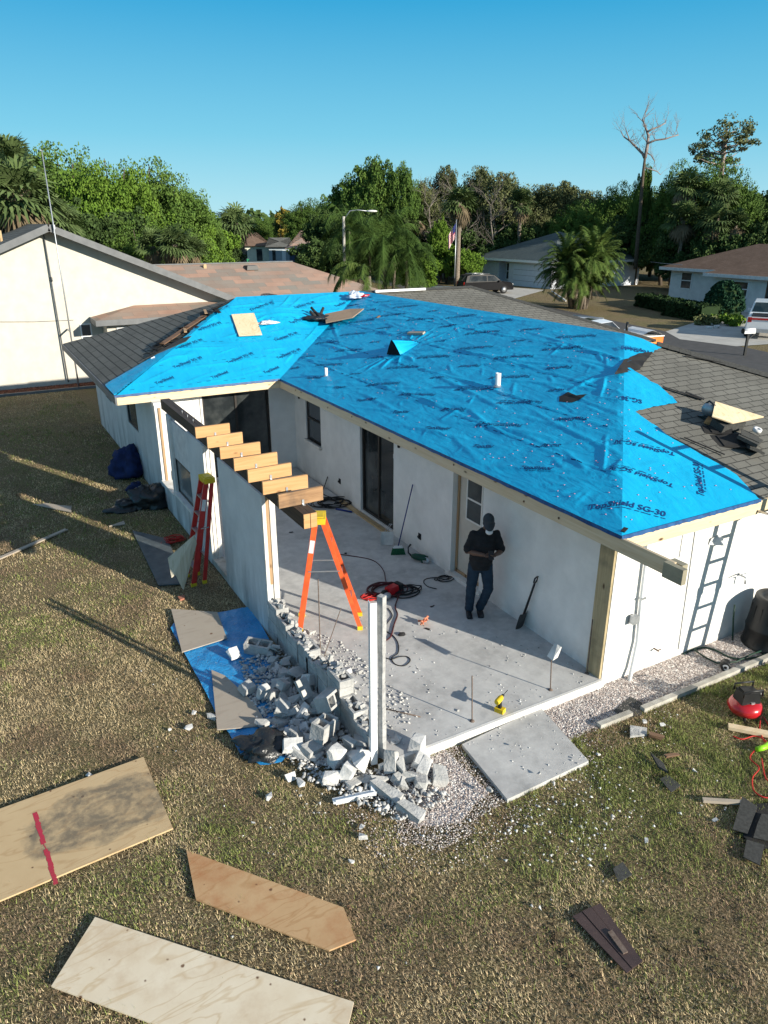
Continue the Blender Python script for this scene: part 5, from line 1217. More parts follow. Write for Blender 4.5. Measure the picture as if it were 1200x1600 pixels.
# shovel leaning on the wall
hd = onX(838, 904, -.04); bl = G(813, 978, .03); t = thing('shovel', 'black square shovel leaning on the shaded wall', 'shovel', (bl.x, bl.y, 0))
bl = Vector((0, 0, .06)); hd = Vector((hd.x - t.location.x, hd.y - t.location.y, hd.z)); d = (hd - bl).normalized()
sdv = d.cross(Vector((0, 0, 1))).normalized(); fn = sdv.cross(d)
mb = MB(); V = []
for i in range(7):
    f = i / 6; w = .12 if f > .1 else .11
    for j in range(7):
        q = (j - 3) / 3; V.append(bl - d * .05 + d * (.28 * f) + sdv * (q * w * (1 if f < .85 else .85)) - fn * (.03 * (1 - q * q) - .01 * f))
F = [(i * 7 + j, i * 7 + j + 1, (i + 1) * 7 + j + 1, (i + 1) * 7 + j) for i in range(6) for j in range(6)]; mb.add(V, F, smooth=True); mb.add([v + fn * .003 for v in V], [f[::-1] for f in F], smooth=True); part('blade', mb, plain('shovel_steel', (.09, .085, .085), (.05, .045, .045), 12, .55, metal=.4), t)
mb = MB(); e = bl + d * .20; mb.tube([e, e + (hd - e) * .5, hd - d * .10], [.02, .017, .016], 8); part('shaft', mb, M['black'], t)
mb = MB(); k0 = hd - d * .10; mb.tube([k0, k0 + d * .05 + sdv * .045, k0 + d * .12 + sdv * .05, k0 + d * .13, k0 + d * .12 - sdv * .05, k0 + d * .05 - sdv * .045, k0], .012, 8); part('grip', mb, M['black'], t)
# broom
bh = G(622, 866, 0); tp = onX(645, 757, -.03); t = thing('broom', 'green-bristled broom with a blue handle leaning on the patio wall', 'broom', (bh.x, bh.y, 0))
tp = tp - t.location; d = (tp - Vector((0, 0, .16))).normalized(); mb = MB(); mb.tube([(0, 0, .16), tp], .011, 8); part('handle', mb, M['blue_handle'], t)
mb = MB(); mb.box((0, .0, .15), (.20, .045, .05), Matrix.Rotation(radians(-25), 3, 'Z'), .7); part('head', mb, M['plastic_white'], t)
mb = MB(); R_ = Matrix.Rotation(radians(-25), 3, 'Z')
for k in range(26):
    x = -.10 + .2 * k / 25; a = R_ @ Vector((x, 0, .13)); b = R_ @ Vector((x * 1.35, -.02 + .01 * (k % 3), .0)); mb.beam(a, b, .010, .045, R_ @ Vector((0, 1, 0)))
part('bristles', mb, M['green_bristle'], t)
# long handled dustpan
c = G(605, 850, 0); t = thing('dustpan', 'pale upright dustpan standing on the patio beside the broom', 'dustpan', c, radians(-30))
mb = MB(); mb.box((0, .0, .12), (.24, .015, .26), Matrix.Rotation(radians(-18), 3, 'X')); mb.box((-.12, -.04, .12), (.01, .08, .24)); mb.box((.12, -.04, .12), (.01, .08, .24)); part('pan', mb, M['dustpan'], t)
mb = MB(); mb.tube([(0, .04, .24), (.06, .06, .36), (.08, .06, .40)], .007, 6); mb.tube([(-.05, .04, .24), (.05, .07, .40), (.10, .06, .38)], .005, 6); part('handle', mb, M['galv'], t)
# green power tool
c = G(656, 877, 0); t = thing('power_tool', 'dark green power tool lying by the foot of the patio wall', 'power tool', c, radians(-50))
mb = MB(); mb.tube([(-.16, 0, .08), (-.10, 0, .085), (.08, 0, .08), (.12, 0, .07)], [.035, .06, .065, .05], 12); mb.box((.10, .0, .06), (.10, .13, .10), None, .8); part('body', mb, M['green_tool'], t)
mb = MB(); mb.tube([(-.16, 0, .08), (-.24, .04, .12), (-.26, .09, .20), (-.22, .12, .26)], [.018, .015, .012, .02], 8); part('handle', mb, M['black'], t)
mb = MB(); mb.lathe([(.0, -.01), (.07, -.01), (.07, .01), (.0, .01)], 16, (.14, -.05, .05), Matrix.Rotation(radians(80), 3, 'X')); part('guard', mb, M['galv'], t)
# red tool with its tangle of hose
c = G(612, 930, 0); t = thing('power_tool', 'red and black power tool lying inside a tangle of dark hose on the patio', 'power tool', c, radians(15))
mb = MB(); mb.box((0, 0, .10), (.24, .14, .14), None, .85); part('body', mb, M['red'], t)
mb = MB(); mb.box((.16, .0, .09), (.09, .16, .17), None, .9); mb.tube([(-.12, 0, .12), (-.2, .0, .14), (-.26, 0, .08)], .028, 8); part('motor', mb, M['black'], t)
mb = MB(); mb.ball((-.17, -.05, .07), (.09, .07, .06)); part('end_cap', mb, M['galv'], t)
c = G(603, 925, 0); coil(c, .30, 7, .011, M['cord_dark_red'], 3, 'air_hose', 'dark red air hose coiled around the red tool and trailing down the patio', 'hose', tail=[G(618, 945, .02), G(621, 960, .012), G(616, 975, .012), G(610, 995, .012), G(598, 1003, .012)], ell=.75)
c = G(632, 925, 0); coil(c, .24, 6, .010, M['cord_black'], 6, 'power_cable', 'black cord coiled to the right of the red tool', 'cord', ell=.6, wob=.3)
c = G(580, 935, 0); coil(c, .13, 6, .009, M['cord_red'], 9, 'power_cable', 'reddish cord bundled behind the tops of the two posts', 'cord', ell=.6, wob=.3)
mb = MB(); mb.tube(spline([G(*p, .009) for p in [(606, 950), (613, 962), (604, 975), (603, 985), (615, 994), (622, 1005), (622, 1020), (612, 1028), (618, 1038), (632, 1040), (641, 1032), (636, 1026), (624, 1026), (612, 1030), (603, 1028)]]), .007, 6); single('power_cable', mb, M['cord_black'], 'thin black cord looping over the sunny slab beside the posts', 'cord', G(606, 950, 0))
mb = MB(); mb.tube(spline([G(*p, .009) for p in [(520, 865), (545, 868), (575, 873), (590, 880), (600, 893), (603, 908), (612, 920)]]), .008, 6); single('air_hose', mb, M['cord_dark_red'], 'thin hose running across the shaded slab from the orange ladder', 'hose', G(520, 865, 0))
c = G(693, 905, 0); coil(c, .15, 3, .008, M['cord_black'], 12, 'power_cable', 'short black cord lying in loops by the door step', 'cord', tail=[G(672, 903, .01), G(662, 908, .01), G(668, 916, .01), G(682, 920, .01)], ell=.5, wob=.3)
c = G(518, 788, 0); coil(c, .34, 7, .011, M['cord_black'], 15, 'power_cable', 'heap of black cord in the inner corner of the patio plugged into the wall', 'cord', ell=.8, wob=.35, tail=[G(505, 772, .02), onX(508, 757, .0), onX(512, 745, .03)])
mb = MB(); mb.tube([G(525, 795, .02), G(550, 800, .02)], .02, 8); single('blue_connector', mb, M['blue_handle'], 'small blue plug lying by the heap of black cord', 'plug', G(525, 795, 0))
# orange splayed thing, black rag
c = G(661, 975, 0); mb = MB(); rr = random.Random(2)
for k in range(9): a = rr.uniform(0, 6.28); mb.beam((0, 0, .05), (.08 * cos(a), .08 * sin(a), .01 + rr.uniform(0, .13)), .02, .03)
single('crumpled_tape', mb, plain('salmon_tape', (.70, .28, .17), (.55, .2, .12), 20, .6), 'small crumpled salmon-orange tape standing on the sunny slab', 'tape', c, rot=(0, 0, 0))
c = G(628, 992, .0); single('rag', lump((c.x, c.y, .012), (.06, .045, .025), 5, 16, 8), M['felt'], 'small black rag on the sunny slab near the cord', 'rag', c)
for i, (px, py) in enumerate([(455, 832), (540, 865), (668, 983), (676, 948)]):
    c = G(px, py, .0); single('debris_flake', chunk((.09, .05, .012), 70 + i, 10), M['felt'], 'thin dark flake of roofing lying on the slab', 'debris', (c.x, c.y, .008), 'dark flakes on the slab', rot=(0, 0, i))

# -------- right side: can, compressor, bits
c = G(1182, 1000, GZ); c = Vector((c.x + .02, -.43, GZ)); t = thing('trash_can', 'large black bin standing upside down on the gravel by the sunny wall', 'bin', c)
mb = MB(); mb.lathe([(.355, 0.0), (.365, .02), (.34, .05), (.335, .30), (.345, .31), (.335, .33), (.285, .78), (.28, .81), (.25, .825), (.18, .80), (.17, .775), (.0, .775)], 40); 
for k in range(16):
    a = 2 * pi * k / 16; mb.beam((.338 * cos(a), .338 * sin(a), .08), (.30 * cos(a), .30 * sin(a), .68), .02, .012, (cos(a), sin(a), 0))
part('body', mb, M['black'], t); 
mb = MB(); mb.tube([(.36, -.07, .08), (.42, -.07, .10), (.42, .07, .10), (.36, .07, .08)], .014, 8); part('handle', mb, M['black'], t)
c = G(1161, 1118, GZ); t = thing('air_compressor', 'red pancake air compressor with a black motor on the lawn', 'air compressor', c, radians(-20))
mb = MB(); mb.lathe([(.0, .05), (.12, .055), (.19, .09), (.215, .15), (.19, .21), (.12, .245), (0, .25)], 32); part('tank', mb, M['red'], t)
mb = MB(); mb.box((0, 0, .315), (.26, .20, .15), None, .85); mb.box((-.05, .0, .40), (.10, .12, .04)); mb.tube([(-.13, -.1, .36), (-.13, -.1, .44), (.13, -.1, .44), (.13, -.1, .36)], .012, 8); mb.tube([(-.13, .1, .36), (-.13, .1, .44), (.13, .1, .44), (.13, .1, .36)], .012, 8); part('motor', mb, M['black'], t)
mb = MB(); mb.tube([(.13, .02, .30), (.22, .03, .30)], .05, 12); part('pump', mb, M['black'], t)
for k in range(3):
    a = k * 2.1; mb = MB(); mb.tube([(.13 * cos(a), .13 * sin(a), .0), (.13 * cos(a), .13 * sin(a), .08)], .02, 8); part('rubber_foot', mb, M['black_rubber'], t)
mb = MB(); mb.box((.02, -.10, .255), (.05, .02, .03)); part('gauge', mb, M['galv'], t)
plank((1138, 1135), (1225, 1152), .09, .045, M['pine_x'], 'short new pine block lying beside the red compressor', name='wood_block', cat='wood block')
mb = MB(); rr = random.Random(9); mb.tube(spline([G(x, y, GZ + .03 + .03 * rr.random()) for x, y in [(1145, 1150), (1160, 1155), (1180, 1150), (1198, 1160), (1180, 1172), (1172, 1185), (1186, 1200), (1176, 1215), (1178, 1235), (1195, 1246), (1215, 1240), (1225, 1200), (1205, 1175), (1190, 1150), (1187, 1135), (1192, 1120), (1210, 1150), (1230, 1190), (1200, 1220), (1190, 1185)]]), .008, 6); single('air_hose', mb, M['cord_red'], 'thin red air hose tangled on the grass below the compressor', 'hose', G(1145, 1150, GZ))
c = G(1191, 1172, GZ + .03); mb = MB(); mb.tube([(-.09, 0, .03), (.0, 0, .035), (.02, 0, .035), (.12, .02, .03)], [.03, .035, .03, .045], 10); single('spray_can', mb, M['lime'], 'lime green can or handle lying on the red hose', 'can', c, rot=(0, 0, -.2))
c = G(1133, 1047, GZ + .01); t = thing('tape_roll', 'fat black roll with a pale end lying on the gravel edging', 'roll', c, radians(30))
mb = MB(); mb.tube([(-.05, 0, .07), (.10, .02, .06)], .065, 20); part('roll', mb, M['black'], t); mb = MB(); mb.tube([(-.054, 0, .07), (-.051, 0, .07)], .045, 18); part('core', mb, M['plastic_white'], t); mb = MB(); mb.tube([(-.056, 0, .07), (-.0545, 0, .07)], .022, 14); part('hole', mb, M['black'], t)
mb = MB(); mb.tube(spline([G(x, y, GZ + .03) for x, y in [(1068, 1022), (1080, 1016), (1100, 1012), (1118, 1016), (1138, 1026), (1160, 1030), (1185, 1026), (1210, 1015)]]), .013, 8); mb.tube([G(x, y, GZ + .045) for x, y in [(1085, 1015), (1100, 1026), (1120, 1036), (1150, 1034), (1175, 1022), (1210, 1010)]], .013, 8); single('garden_hose', mb, M['hose'], 'dark green garden hose snaking over the gravel', 'garden hose', G(1068, 1022, GZ))
mb = MB(); mb.tube([onY(1148, 985, -.12) * 1 + Vector((0, 0, -.2)), onY(1146, 965, -.12), onY(1148, 945, -.1)], .012, 8); single('garden_hose', mb, M['hose'], 'short green hose hanging from the wall tap beside the bin', 'garden hose', onY(1148, 985, -.12))
board('dark_felt', [G(*p, GZ) for p in [(958, 1112), (985, 1090), (1003, 1100), (1003, 1118), (975, 1125)]], GZ + .014, .006, M['shingle_loose'], 'dusty dark felt scrap half buried in the gravel', 'roofing felt')
def flat(pts, label, mat='shingle_loose', z=GZ + .04, th=.008, name='loose_shingle', cat='shingle', tilt=0): return board(name, [Gg(*p) for p in pts], z, th, M[mat], label, cat)
flat([(1015, 1184), (1035, 1200), (1042, 1214), (1028, 1206)], 'grey shingle standing on edge on the lawn', z=GZ + .05, th=.03)
flat([(1030, 1222), (1043, 1216), (1063, 1232), (1048, 1243)], 'small square dark shingle on the lawn below the standing one')
flat([(957, 1363), (972, 1352), (987, 1372), (965, 1384)], 'single dark shingle scrap lying in the grass behind the brown panel')
flat([(1158, 1252), (1182, 1268), (1166, 1310), (1143, 1303)], 'grey shingle nearest the white board, top of the torn pile', z=GZ + .06)
flat([(1188, 1280), (1215, 1285), (1210, 1325), (1175, 1317), (1181, 1297)], 'grey shingle at the right edge of the picture in the torn pile', z=GZ + .07)
flat([(1165, 1318), (1193, 1326), (1186, 1358), (1160, 1345)], 'dark lower shingle of the torn pile', z=GZ + .045)
flat([(1165, 1262), (1240, 1255), (1240, 1330), (1180, 1330), (1160, 1310)], 'large black sheet under the torn shingles, painting in the deep shadow there', mat='felt', z=GZ + .03)  # flat black sheet paints deep shadow beside the shingle pile
plank((1098, 1250), (1160, 1254), .05, .035, M['ply_grey'], 'short whitewashed stick lying beside the torn shingles', name='wood_scrap', cat='wood scrap')
flat([(984, 1138), (1010, 1142), (1010, 1152), (984, 1155)], 'grey square tile scrap beside the brown brick pieces', mat='cmu', name='tile_scrap', cat='tile', z=GZ + .02, th=.03)
for i, (px, py, sz, rz, lb) in enumerate([(1026, 1150, (.20, .07, .06), -50, 'brown split brick on the lawn end of the edging'), (1050, 1180, (.22, .05, .03), -10, 'splintered brown wood piece below the split brick')]):
    mb = chunk(sz, 60 + i, 20); single('brown_scrap', mb, M['scrap_brown'], lb, 'scrap', G(px, py, GZ + .05), rot=(.1, .1, radians(rz)))
for i, (px, py, s, lb) in enumerate([(935, 1178, .04, 'white chip on the grass right of the pad'), (1007, 1127, .05, 'bluish white pebble by the edging end'), (1087, 1203, .05, 'pale blue chip in the round shadow on the lawn'), (1118, 1282, .045, 'white chip below the whitewashed stick'), (1010, 1313, .04, 'white chip in the middle of the right lawn'), (845, 1418, .03, 'tiny white chip beside the wheel ruts'), (1035, 1132, .05, 'pale stone beside the split brick'), (863, 1245, .03, 'white chip below the pad corner')]):
    single('stone_chip', chunk((s * 1.4, s, s * .7), 1700 + i, 10), M['cmu_white'], lb, 'stone chip', G(px, py, GZ + .035), rot=(.1, .2, i))
# brown ribbed panel
P0, P1, P2_, P3 = [Gg(*p) for p in [(893, 1438), (938, 1417), (1003, 1508), (978, 1527)]]
t = thing('roof_panel', 'dark brown ribbed panel lying in the grass at the lower right', 'panel', P0)
mb = MB()
for k in range(3):
    a0_, a1_ = P0.lerp(P1, k / 3 + .01), P0.lerp(P1, (k + 1) / 3 - .01); b0_, b1_ = P3.lerp(P2_, k / 3 + .01), P3.lerp(P2_, (k + 1) / 3 - .01)
    mb.prism([(p.x - P0.x, p.y - P0.y) for p in (a0_, b0_, b1_, a1_)], .04, .052 + .006 * (k % 2))
part('panel_strips', mb, plain('brown_metal', (.075, .048, .042), (.05, .032, .03), 6, .45, spec=.5, bscale=12), t)
mb = MB(); m0, m1 = P0.lerp(P3, .45).lerp(P1.lerp(P2_, .45), .6), P0.lerp(P3, .8).lerp(P1.lerp(P2_, .8), .55); mb.beam(m0 - P0 + Vector((0, 0, .07)), m1 - P0 + Vector((0, 0, .065)), .05, .015); part('grey_batten', mb, M['rust'], t)

# -------- things lying on the roof
def on_roof(name, pts, z, th, mat, label, cat, off=OFF + .02, tilt=None):
    c = pts[0]; mb = MB(); vs = [(p[0], p[1], z(*p[:2]) + off + (p[2] if len(p) > 2 else 0)) for p in pts]; mb.slab([(v[0], v[1], v[2] + th) for v in vs], th)
    return single(name, mb, mat, label, cat, vs[0])
on_roof('plywood_sheet', [(-.53, 13.40), (.10, 13.41), (-.13, 12.25), (-.74, 12.27)], z4, .018, M['ply_roof'], 'fresh yellow plywood sheet lying on the blue roof near its left end', 'plywood', off=OFF + .04)
on_roof('plywood_sheet', [(2.02, 13.05, .10), (2.62, 12.72, .03), (2.82, 12.25, .0), (2.32, 11.95, .0), (1.72, 12.35, .06)], z1, .018, M['ply_brown'], 'brown five-sided plywood piece lying at the top of the roof valley', 'plywood', off=OFF + .10)
p = (.27, 12.88); single('white_rag', lump((p[0], p[1], z4(*p) + .06), (.24, .16, .05), 8, rough=.6), M['mask'], 'rumpled white cloth lying on the blue roof beside the fresh plywood', 'cloth', (p[0], p[1], z4(*p)))
p = Vector((1.80, 12.95, 3.30)); t = thing('felt_roll', 'black roofing felt bunched in a star beside the brown plywood', 'roofing felt', p)
part('bundle', lump((0, 0, .07), (.32, .28, .10), 31, rough=.7), M['bag'], t)
mb = MB(); 
for (a, b) in (((.05, .0, .06), (-.12, .25, .36)), ((0, .05, .05), (.22, .18, .34)), ((-.06, .02, .1), (-.22, .12, .28)), ((.0, -.28, .06), (-.05, .12, .22))): mb.tube([a, b], [.05, .035], 8)
part('rolled_strips', mb, M['felt'], t)
p = Vector((3.40, 13.85, z1(3.40, 0) + .05)); t = thing('plastic_sack', 'crumpled white and blue sack with a red corner near the blue ridge', 'sack', p)
part('sack', lump((0, 0, .07), (.24, .17, .13), 44, rough=.6), plain('printed_sack', (.70, .72, .76), (.3, .38, .55), 9, .45), t); part('red_corner', lump((.26, -.14, .07), (.16, .07, .06), 45, rough=.4), M['red'], t)
on_roof('wood_block', [(2.27, 9.05), (2.36, 9.08), (2.50, 8.62), (2.41, 8.58)], z1, .05, M['ply_grey'], 'small grey wood block lying alone high on the blue roof', 'wood block')
p = (2.73, 11.3); mb = chunk((.14, .09, .04), 5, 12); single('brown_scrap', mb, M['scrap_brown'], 'tiny brown scrap on the blue roof below the ridge', 'scrap', (p[0], p[1], z1(*p) + .06), rot=(0, -.3, 0))
# right slope: plywood work table on shingles, saw
q = lambda px, py, h: (lambda d: CAM + d * (((z2(0, 0) + h) - .345 * 0 - CAM.z + .345 * CAM.y) / (d.z - .345 * d.y)))(ray(px, py))
t4 = [q(1118, 627, .30), q(1194, 651, .24), q(1145, 661, .24), q(1113, 650, .28)]
t = thing('plywood_table', 'sheet of plywood propped up on bundles on the grey shingle slope', 'plywood', t4[3])
mb = MB(); mb.slab([p - t4[3] for p in t4], .018); part('sheet', mb, M['ply_roof'], t)
cx = sum((p for p in t4), Vector()) / 4 - t4[3]
mb = MB(); mb.box(cx + Vector((-.02, .02, -.16)), (.5, .24, .14), Matrix.Rotation(radians(19), 3, 'X')); part('bundle', mb, M['shingle_loose'], t)
s = q(1106, 648, .08); t = thing('circular_saw', 'circular saw with a red body standing beside the propped plywood', 'circular saw', s, radians(20))
mb = MB(); mb.lathe([(0, -.03), (.10, -.03), (.11, 0), (.10, .03), (0, .03)], 20, (0, 0, .08), Matrix.Rotation(radians(90), 3, 'Y')); part('guard', mb, M['galv'], t)
mb = MB(); mb.ball((.07, 0, .09), (.07, .06, .06)); part('motor', mb, M['red'], t)
mb = MB(); mb.tube([(-.02, -.08, .06), (-.06, -.10, .17), (-.03, .0, .22), (.03, .07, .16), (.04, .08, .06)], .016, 8); mb.box((0, 0, -.02), (.16, .26, .006)); part('handle', mb, M['black'], t)
s = q(1109, 658, .05); single('leather_pouch', chunk((.17, .14, .10), 9, 24), plain('tan_leather', (.48, .25, .10), (.36, .17, .07)), 'tan leather pouch lying just below the saw', 'pouch', s, rot=(.3, 0, .4))
for i, (px, py, hh_, sz, r, lb) in enumerate([(1172, 686, .12, (.45, .30, .05), (19, 4, 25), 'loose stack of grey shingles below the propped plywood'), (1143, 690, .04, (.55, .3, .02), (19, 0, -35), 'black felt scrap under the propped plywood'), (1120, 672, .04, (.40, .2, .02), (19, 0, -35), 'black felt scrap below the leather pouch'), (1178, 702, .07, (.34, .22, .03), (19, 8, 50), 'lower curled shingle of the loose stack')]):
    s = q(px, py, hh_); mb = MB(); mb.box((0, 0, 0), sz); mb.box((.05, .03, sz[2] / 2 + .008), (sz[0] * .8, sz[1] * .9, .01), Matrix.Rotation(.2, 3, 'Z'))
    single('shingle_stack' if i in (0, 3) else 'felt_scrap', mb, M['shingle_loose' if i in (0, 3) else 'felt'], lb, 'shingles' if i in (0, 3) else 'roofing felt', s, rot=tuple(radians(a) for a in r))
s = q(1182, 674, .16); mb = MB(); mb.lathe([(.03, 0), (.065, .0), (.065, .05), (.03, .05), (.03, 0)], 16, cap=False); single('tape_roll', mb, M['plastic_white'], 'small white roll of tape on the shingle stack', 'tape', s, rot=(.34, 0, 0))
a, b, c_ = (-2.85, 12.05), (-2.1, 12.45), (-2.35, 11.9)
mb = MB(); mb.slab([(-3.2, 12.15, z5(-3.2, 0) + .05), (-2.15, 12.45, z5(-2.15, 0) + .07), (-1.95, 12.25, z5(-1.95, 0) + .07), (-2.15, 12.05, z5(-2.15, 0) + .05)], .01); single('shingle_flap', mb, M['shingle_loose'], 'large loose grey shingle piece lying beside the left tip of the blue sheet', 'shingle', (-2.4, 12.3, z5(-2.4, 0)))
for (p, lb) in (((-1.95, 13.05), 'short pale board end lying on the torn shingles by the blue sheet'), ((-1.1, 14.05), 'second pale stick farther up the torn shingles')):
    mb = MB(); mb.beam((p[0], p[1] - .28, z5(*p) + .10), (p[0] + .12, p[1] + .25, z5(*p) + .14), .07, .03); single('wood_scrap', mb, M['stud'], lb, 'wood scrap', (p[0], p[1], z5(*p)))
mb = chunk((.12, .09, .05), 8, 12); single('white_scrap', mb, M['plastic_white'], 'small white scrap on the grey shingles at the left roof end', 'scrap', (-3.0, 11.95, z5(-3.0, 0) + .04), rot=(0, -.3, 0))

# -------- the worker
def loft(m, secs, n=22):
    """closed tube of elliptical sections: (centre, rx, ry, [axis])"""
    V = []
    for (c, rx, ry) in secs:
        for k in range(n): a = 2 * pi * k / n; V.append((c[0] + rx * cos(a), c[1] + ry * sin(a), c[2]))
    F = [(i * n + k, i * n + (k + 1) % n, (i + 1) * n + (k + 1) % n, (i + 1) * n + k) for i in range(len(secs) - 1) for k in range(n)]
    F += [tuple(range(n))[::-1], tuple((len(secs) - 1) * n + k for k in range(n))]; m.add(V, F, smooth=True)
def limb(m, pts, rad, n=14):
    m.tube(pts, rad, n); 
    for p, r in zip(pts, rad): m.ball(p, r, n, 8)
def remeshed(name, mb, mat, parent, voxel, smooth=4, label=None, wr=None):
    o = part(name, mb, mat, parent, label); r = o.modifiers.new('r', 'REMESH'); r.mode = 'VOXEL'; r.voxel_size = voxel; r.use_smooth_shade = True
    s = o.modifiers.new('s', 'SMOOTH'); s.iterations = smooth; s.factor = .5
    dg = bpy.context.evaluated_depsgraph_get(); me = bpy.data.meshes.new_from_object(o.evaluated_get(dg)); o.modifiers.clear(); o.data = me
    if wr:
        for v in me.vertices: v.co += v.normal * wr(v.co)
    me.polygons.foreach_set('use_smooth', [True] * len(me.polygons))
    if not me.materials: me.materials.append(mat)
    return o
fp = G(743, 960, 0)
per = thing('person', 'man in black T-shirt, dark jeans and cap looking down at his phone', 'person', (fp.x, fp.y, 0), radians(-29))
# local frame: he faces -y; +x is his left (right in the picture)
HEAD = Vector((.115, -.075, 1.615)); SH = {-1: Vector((-.098, .0, 1.400)), 1: Vector((.258, .015, 1.395))}
EL = {-1: Vector((-.185, -.03, 1.12)), 1: Vector((.335, -.05, 1.13))}; WR = {-1: Vector((.045, -.275, 1.165)), 1: Vector((.20, -.29, 1.175))}
HIP = {-1: Vector((-.055, .0, .90)), 1: Vector((.125, .0, .90))}; KN = {-1: Vector((-.095, -.02, .49)), 1: Vector((.165, -.09, .50))}; AN = {-1: Vector((-.105, .02, .08)), 1: Vector((.07, .055, .08))}
b = MB()
loft(b, [((.035, 0, .86), .13, .10), ((.035, 0, .95), .15, .11), ((.045, 0, 1.10), .14, .105), ((.07, 0, 1.28), .16, .11), ((.075, .0, 1.40), .15, .095), ((.085, -.005, 1.47), .07, .06)])
limb(b, [(.09, .0, 1.44), (.10, -.03, 1.52), HEAD + Vector((0, .01, -.06))], [.065, .056, .056])
b.ball(HEAD, (.076, .096, .112), 20, 14, Matrix.Rotation(radians(22), 3, 'X')); b.ball(HEAD + Vector((0, -.055, -.065)), (.048, .045, .045), 14, 10)
b.ball(HEAD + Vector((0, -.105, -.025)), (.014, .02, .022), 10, 8)                       # nose
for s in (-1, 1): b.ball(HEAD + Vector((s * .078, .005, -.01)), (.012, .02, .032), 10, 8)   # ears
b.ball(HEAD + Vector((0, -.098, -.062)), (.026, .010, .010), 10, 6)
for s in (-1, 1):
    limb(b, [SH[s], SH[s].lerp(EL[s], .5), EL[s], EL[s].lerp(WR[s], .35), WR[s]], [.056, .048, .041, .043, .027])
    d = (WR[s] - EL[s]).normalized(); pc = WR[s] + d * .055 + Vector((0, 0, .01)); lat = Vector((0, 0, 1)).cross(d).normalized()
    b.ball(WR[s] + d * .045, (.042, .042, .020), 14, 8, Matrix.Rotation(atan2(d.y, d.x), 3, 'Z'))
    for k in range(4):
        base_ = WR[s] + d * .075 + lat * (.027 - .018 * k); L = (.062, .070, .066, .052)[k]; inn = Vector((-s * .35, -.15, .75))
        p1 = base_ + d * L * .45 + Vector((0, 0, .006)); p2 = p1 + (d * .6 + inn * .55).normalized() * L * .35; p3 = p2 + (inn + d * .1).normalized() * L * .28
        limb(b, [base_, p1, p2, p3], [.0095, .009, .0082, .007], 8)
    th0 = WR[s] + d * .03 + Vector((0, 0, .018)) - lat * s * .022; limb(b, [th0, th0 + Vector((s * -.018, -.02, .028)), th0 + Vector((s * -.03, -.045, .038))], [.012, .010, .008], 8)
    limb(b, [HIP[s], KN[s], AN[s]], [.075, .05, .038])
remeshed('body', b, M['skin'], per, .0065, 3)
b = MB()
loft(b, [((.035, .0, .83), .182, .145), ((.035, 0, .93), .182, .148), ((.045, -.015, 1.08), .186, .155), ((.065, -.015, 1.24), .195, .145), ((.075, .0, 1.35), .198, .125), ((.08, .0, 1.42), .165, .100), ((.085, -.005, 1.465), .105, .075), ((.087, -.01, 1.50), .068, .062)], 26)
for s in (-1, 1): limb(b, [SH[s] + Vector((-s * .03, 0, 0)), SH[s], SH[s].lerp(EL[s], .5), SH[s].lerp(EL[s], .86)], [.056, .062, .070, .076])
remeshed('t_shirt', b, M['shirt'], per, .011, 6, wr=lambda c: .010 * nz(c * 9) + .008 * nz(Vector((c.x * 9, c.y * 9, c.z * 26))))
b = MB()
loft(b, [((.035, .0, .80), .14, .115), ((.035, 0, .90), .155, .12), ((.035, 0, .97), .150, .115)])
for s in (-1, 1): limb(b, [HIP[s] + Vector((0, 0, -.02)), HIP[s].lerp(KN[s], .5), KN[s], KN[s].lerp(AN[s], .5), AN[s] + Vector((0, 0, .02))], [.102, .094, .080, .074, .070])
remeshed('jeans', b, M['jeans'], per, .011, 4, wr=lambda c: .006 * nz(Vector((c.x * 9, c.y * 9, c.z * 22))) * (1.5 if c.z < .6 else .7))
for s in (-1, 1):
    b = MB(); a = AN[s]; limb(b, [a + Vector((0, .03, -.035)), a + Vector((s * .01, -.07, -.04)), a + Vector((s * .02, -.155, -.048))], [.044, .045, .036], 14); b.ball(a + Vector((0, .02, 0)), (.046, .052, .05)); b.bb(a.x - .045, a.x + .045, a.y - .185, a.y + .06, .002, .025)
    remeshed('shoe', b, plain('shoe_leather', (.025, .026, .03), (.015, .015, .018), 9, .6), per, .008, 3)
b = MB(); b.ball(HEAD + Vector((0, .008, .035)), (.088, .114, .104), 22, 12, Matrix.Rotation(radians(22), 3, 'X'))
V = []; n = 14
for i in range(5):
    for j in range(n + 1):
        a = -pi * .42 + pi * .84 * j / n - pi / 2; r = 1 + .80 * i / 4 * max(0, cos((a + pi / 2) * 1.05)); V.append(HEAD + Vector((.078 * cos(a) * (1 + .06 * i), .092 * sin(a) * r, .045 - .030 * i * max(0, cos(a + pi / 2)) - .012 * abs(cos(a)))))
b.add(V, [(i * (n + 1) + j, i * (n + 1) + j + 1, (i + 1) * (n + 1) + j + 1, (i + 1) * (n + 1) + j) for i in range(4) for j in range(n)], smooth=True)
part('cap', b, M['cap'], per)
b = MB(); b.ball(HEAD + Vector((0, -.100, -.105)), (.056, .055, .050), 16, 10); part('face_mask', b, M['mask'], per, 'white mask pulled under the chin')
b = MB(); b.box((.13, -.385, 1.215), (.075, .009, .145), Matrix.Rotation(radians(-50), 3, 'X')); part('phone', b, M['black'], per)
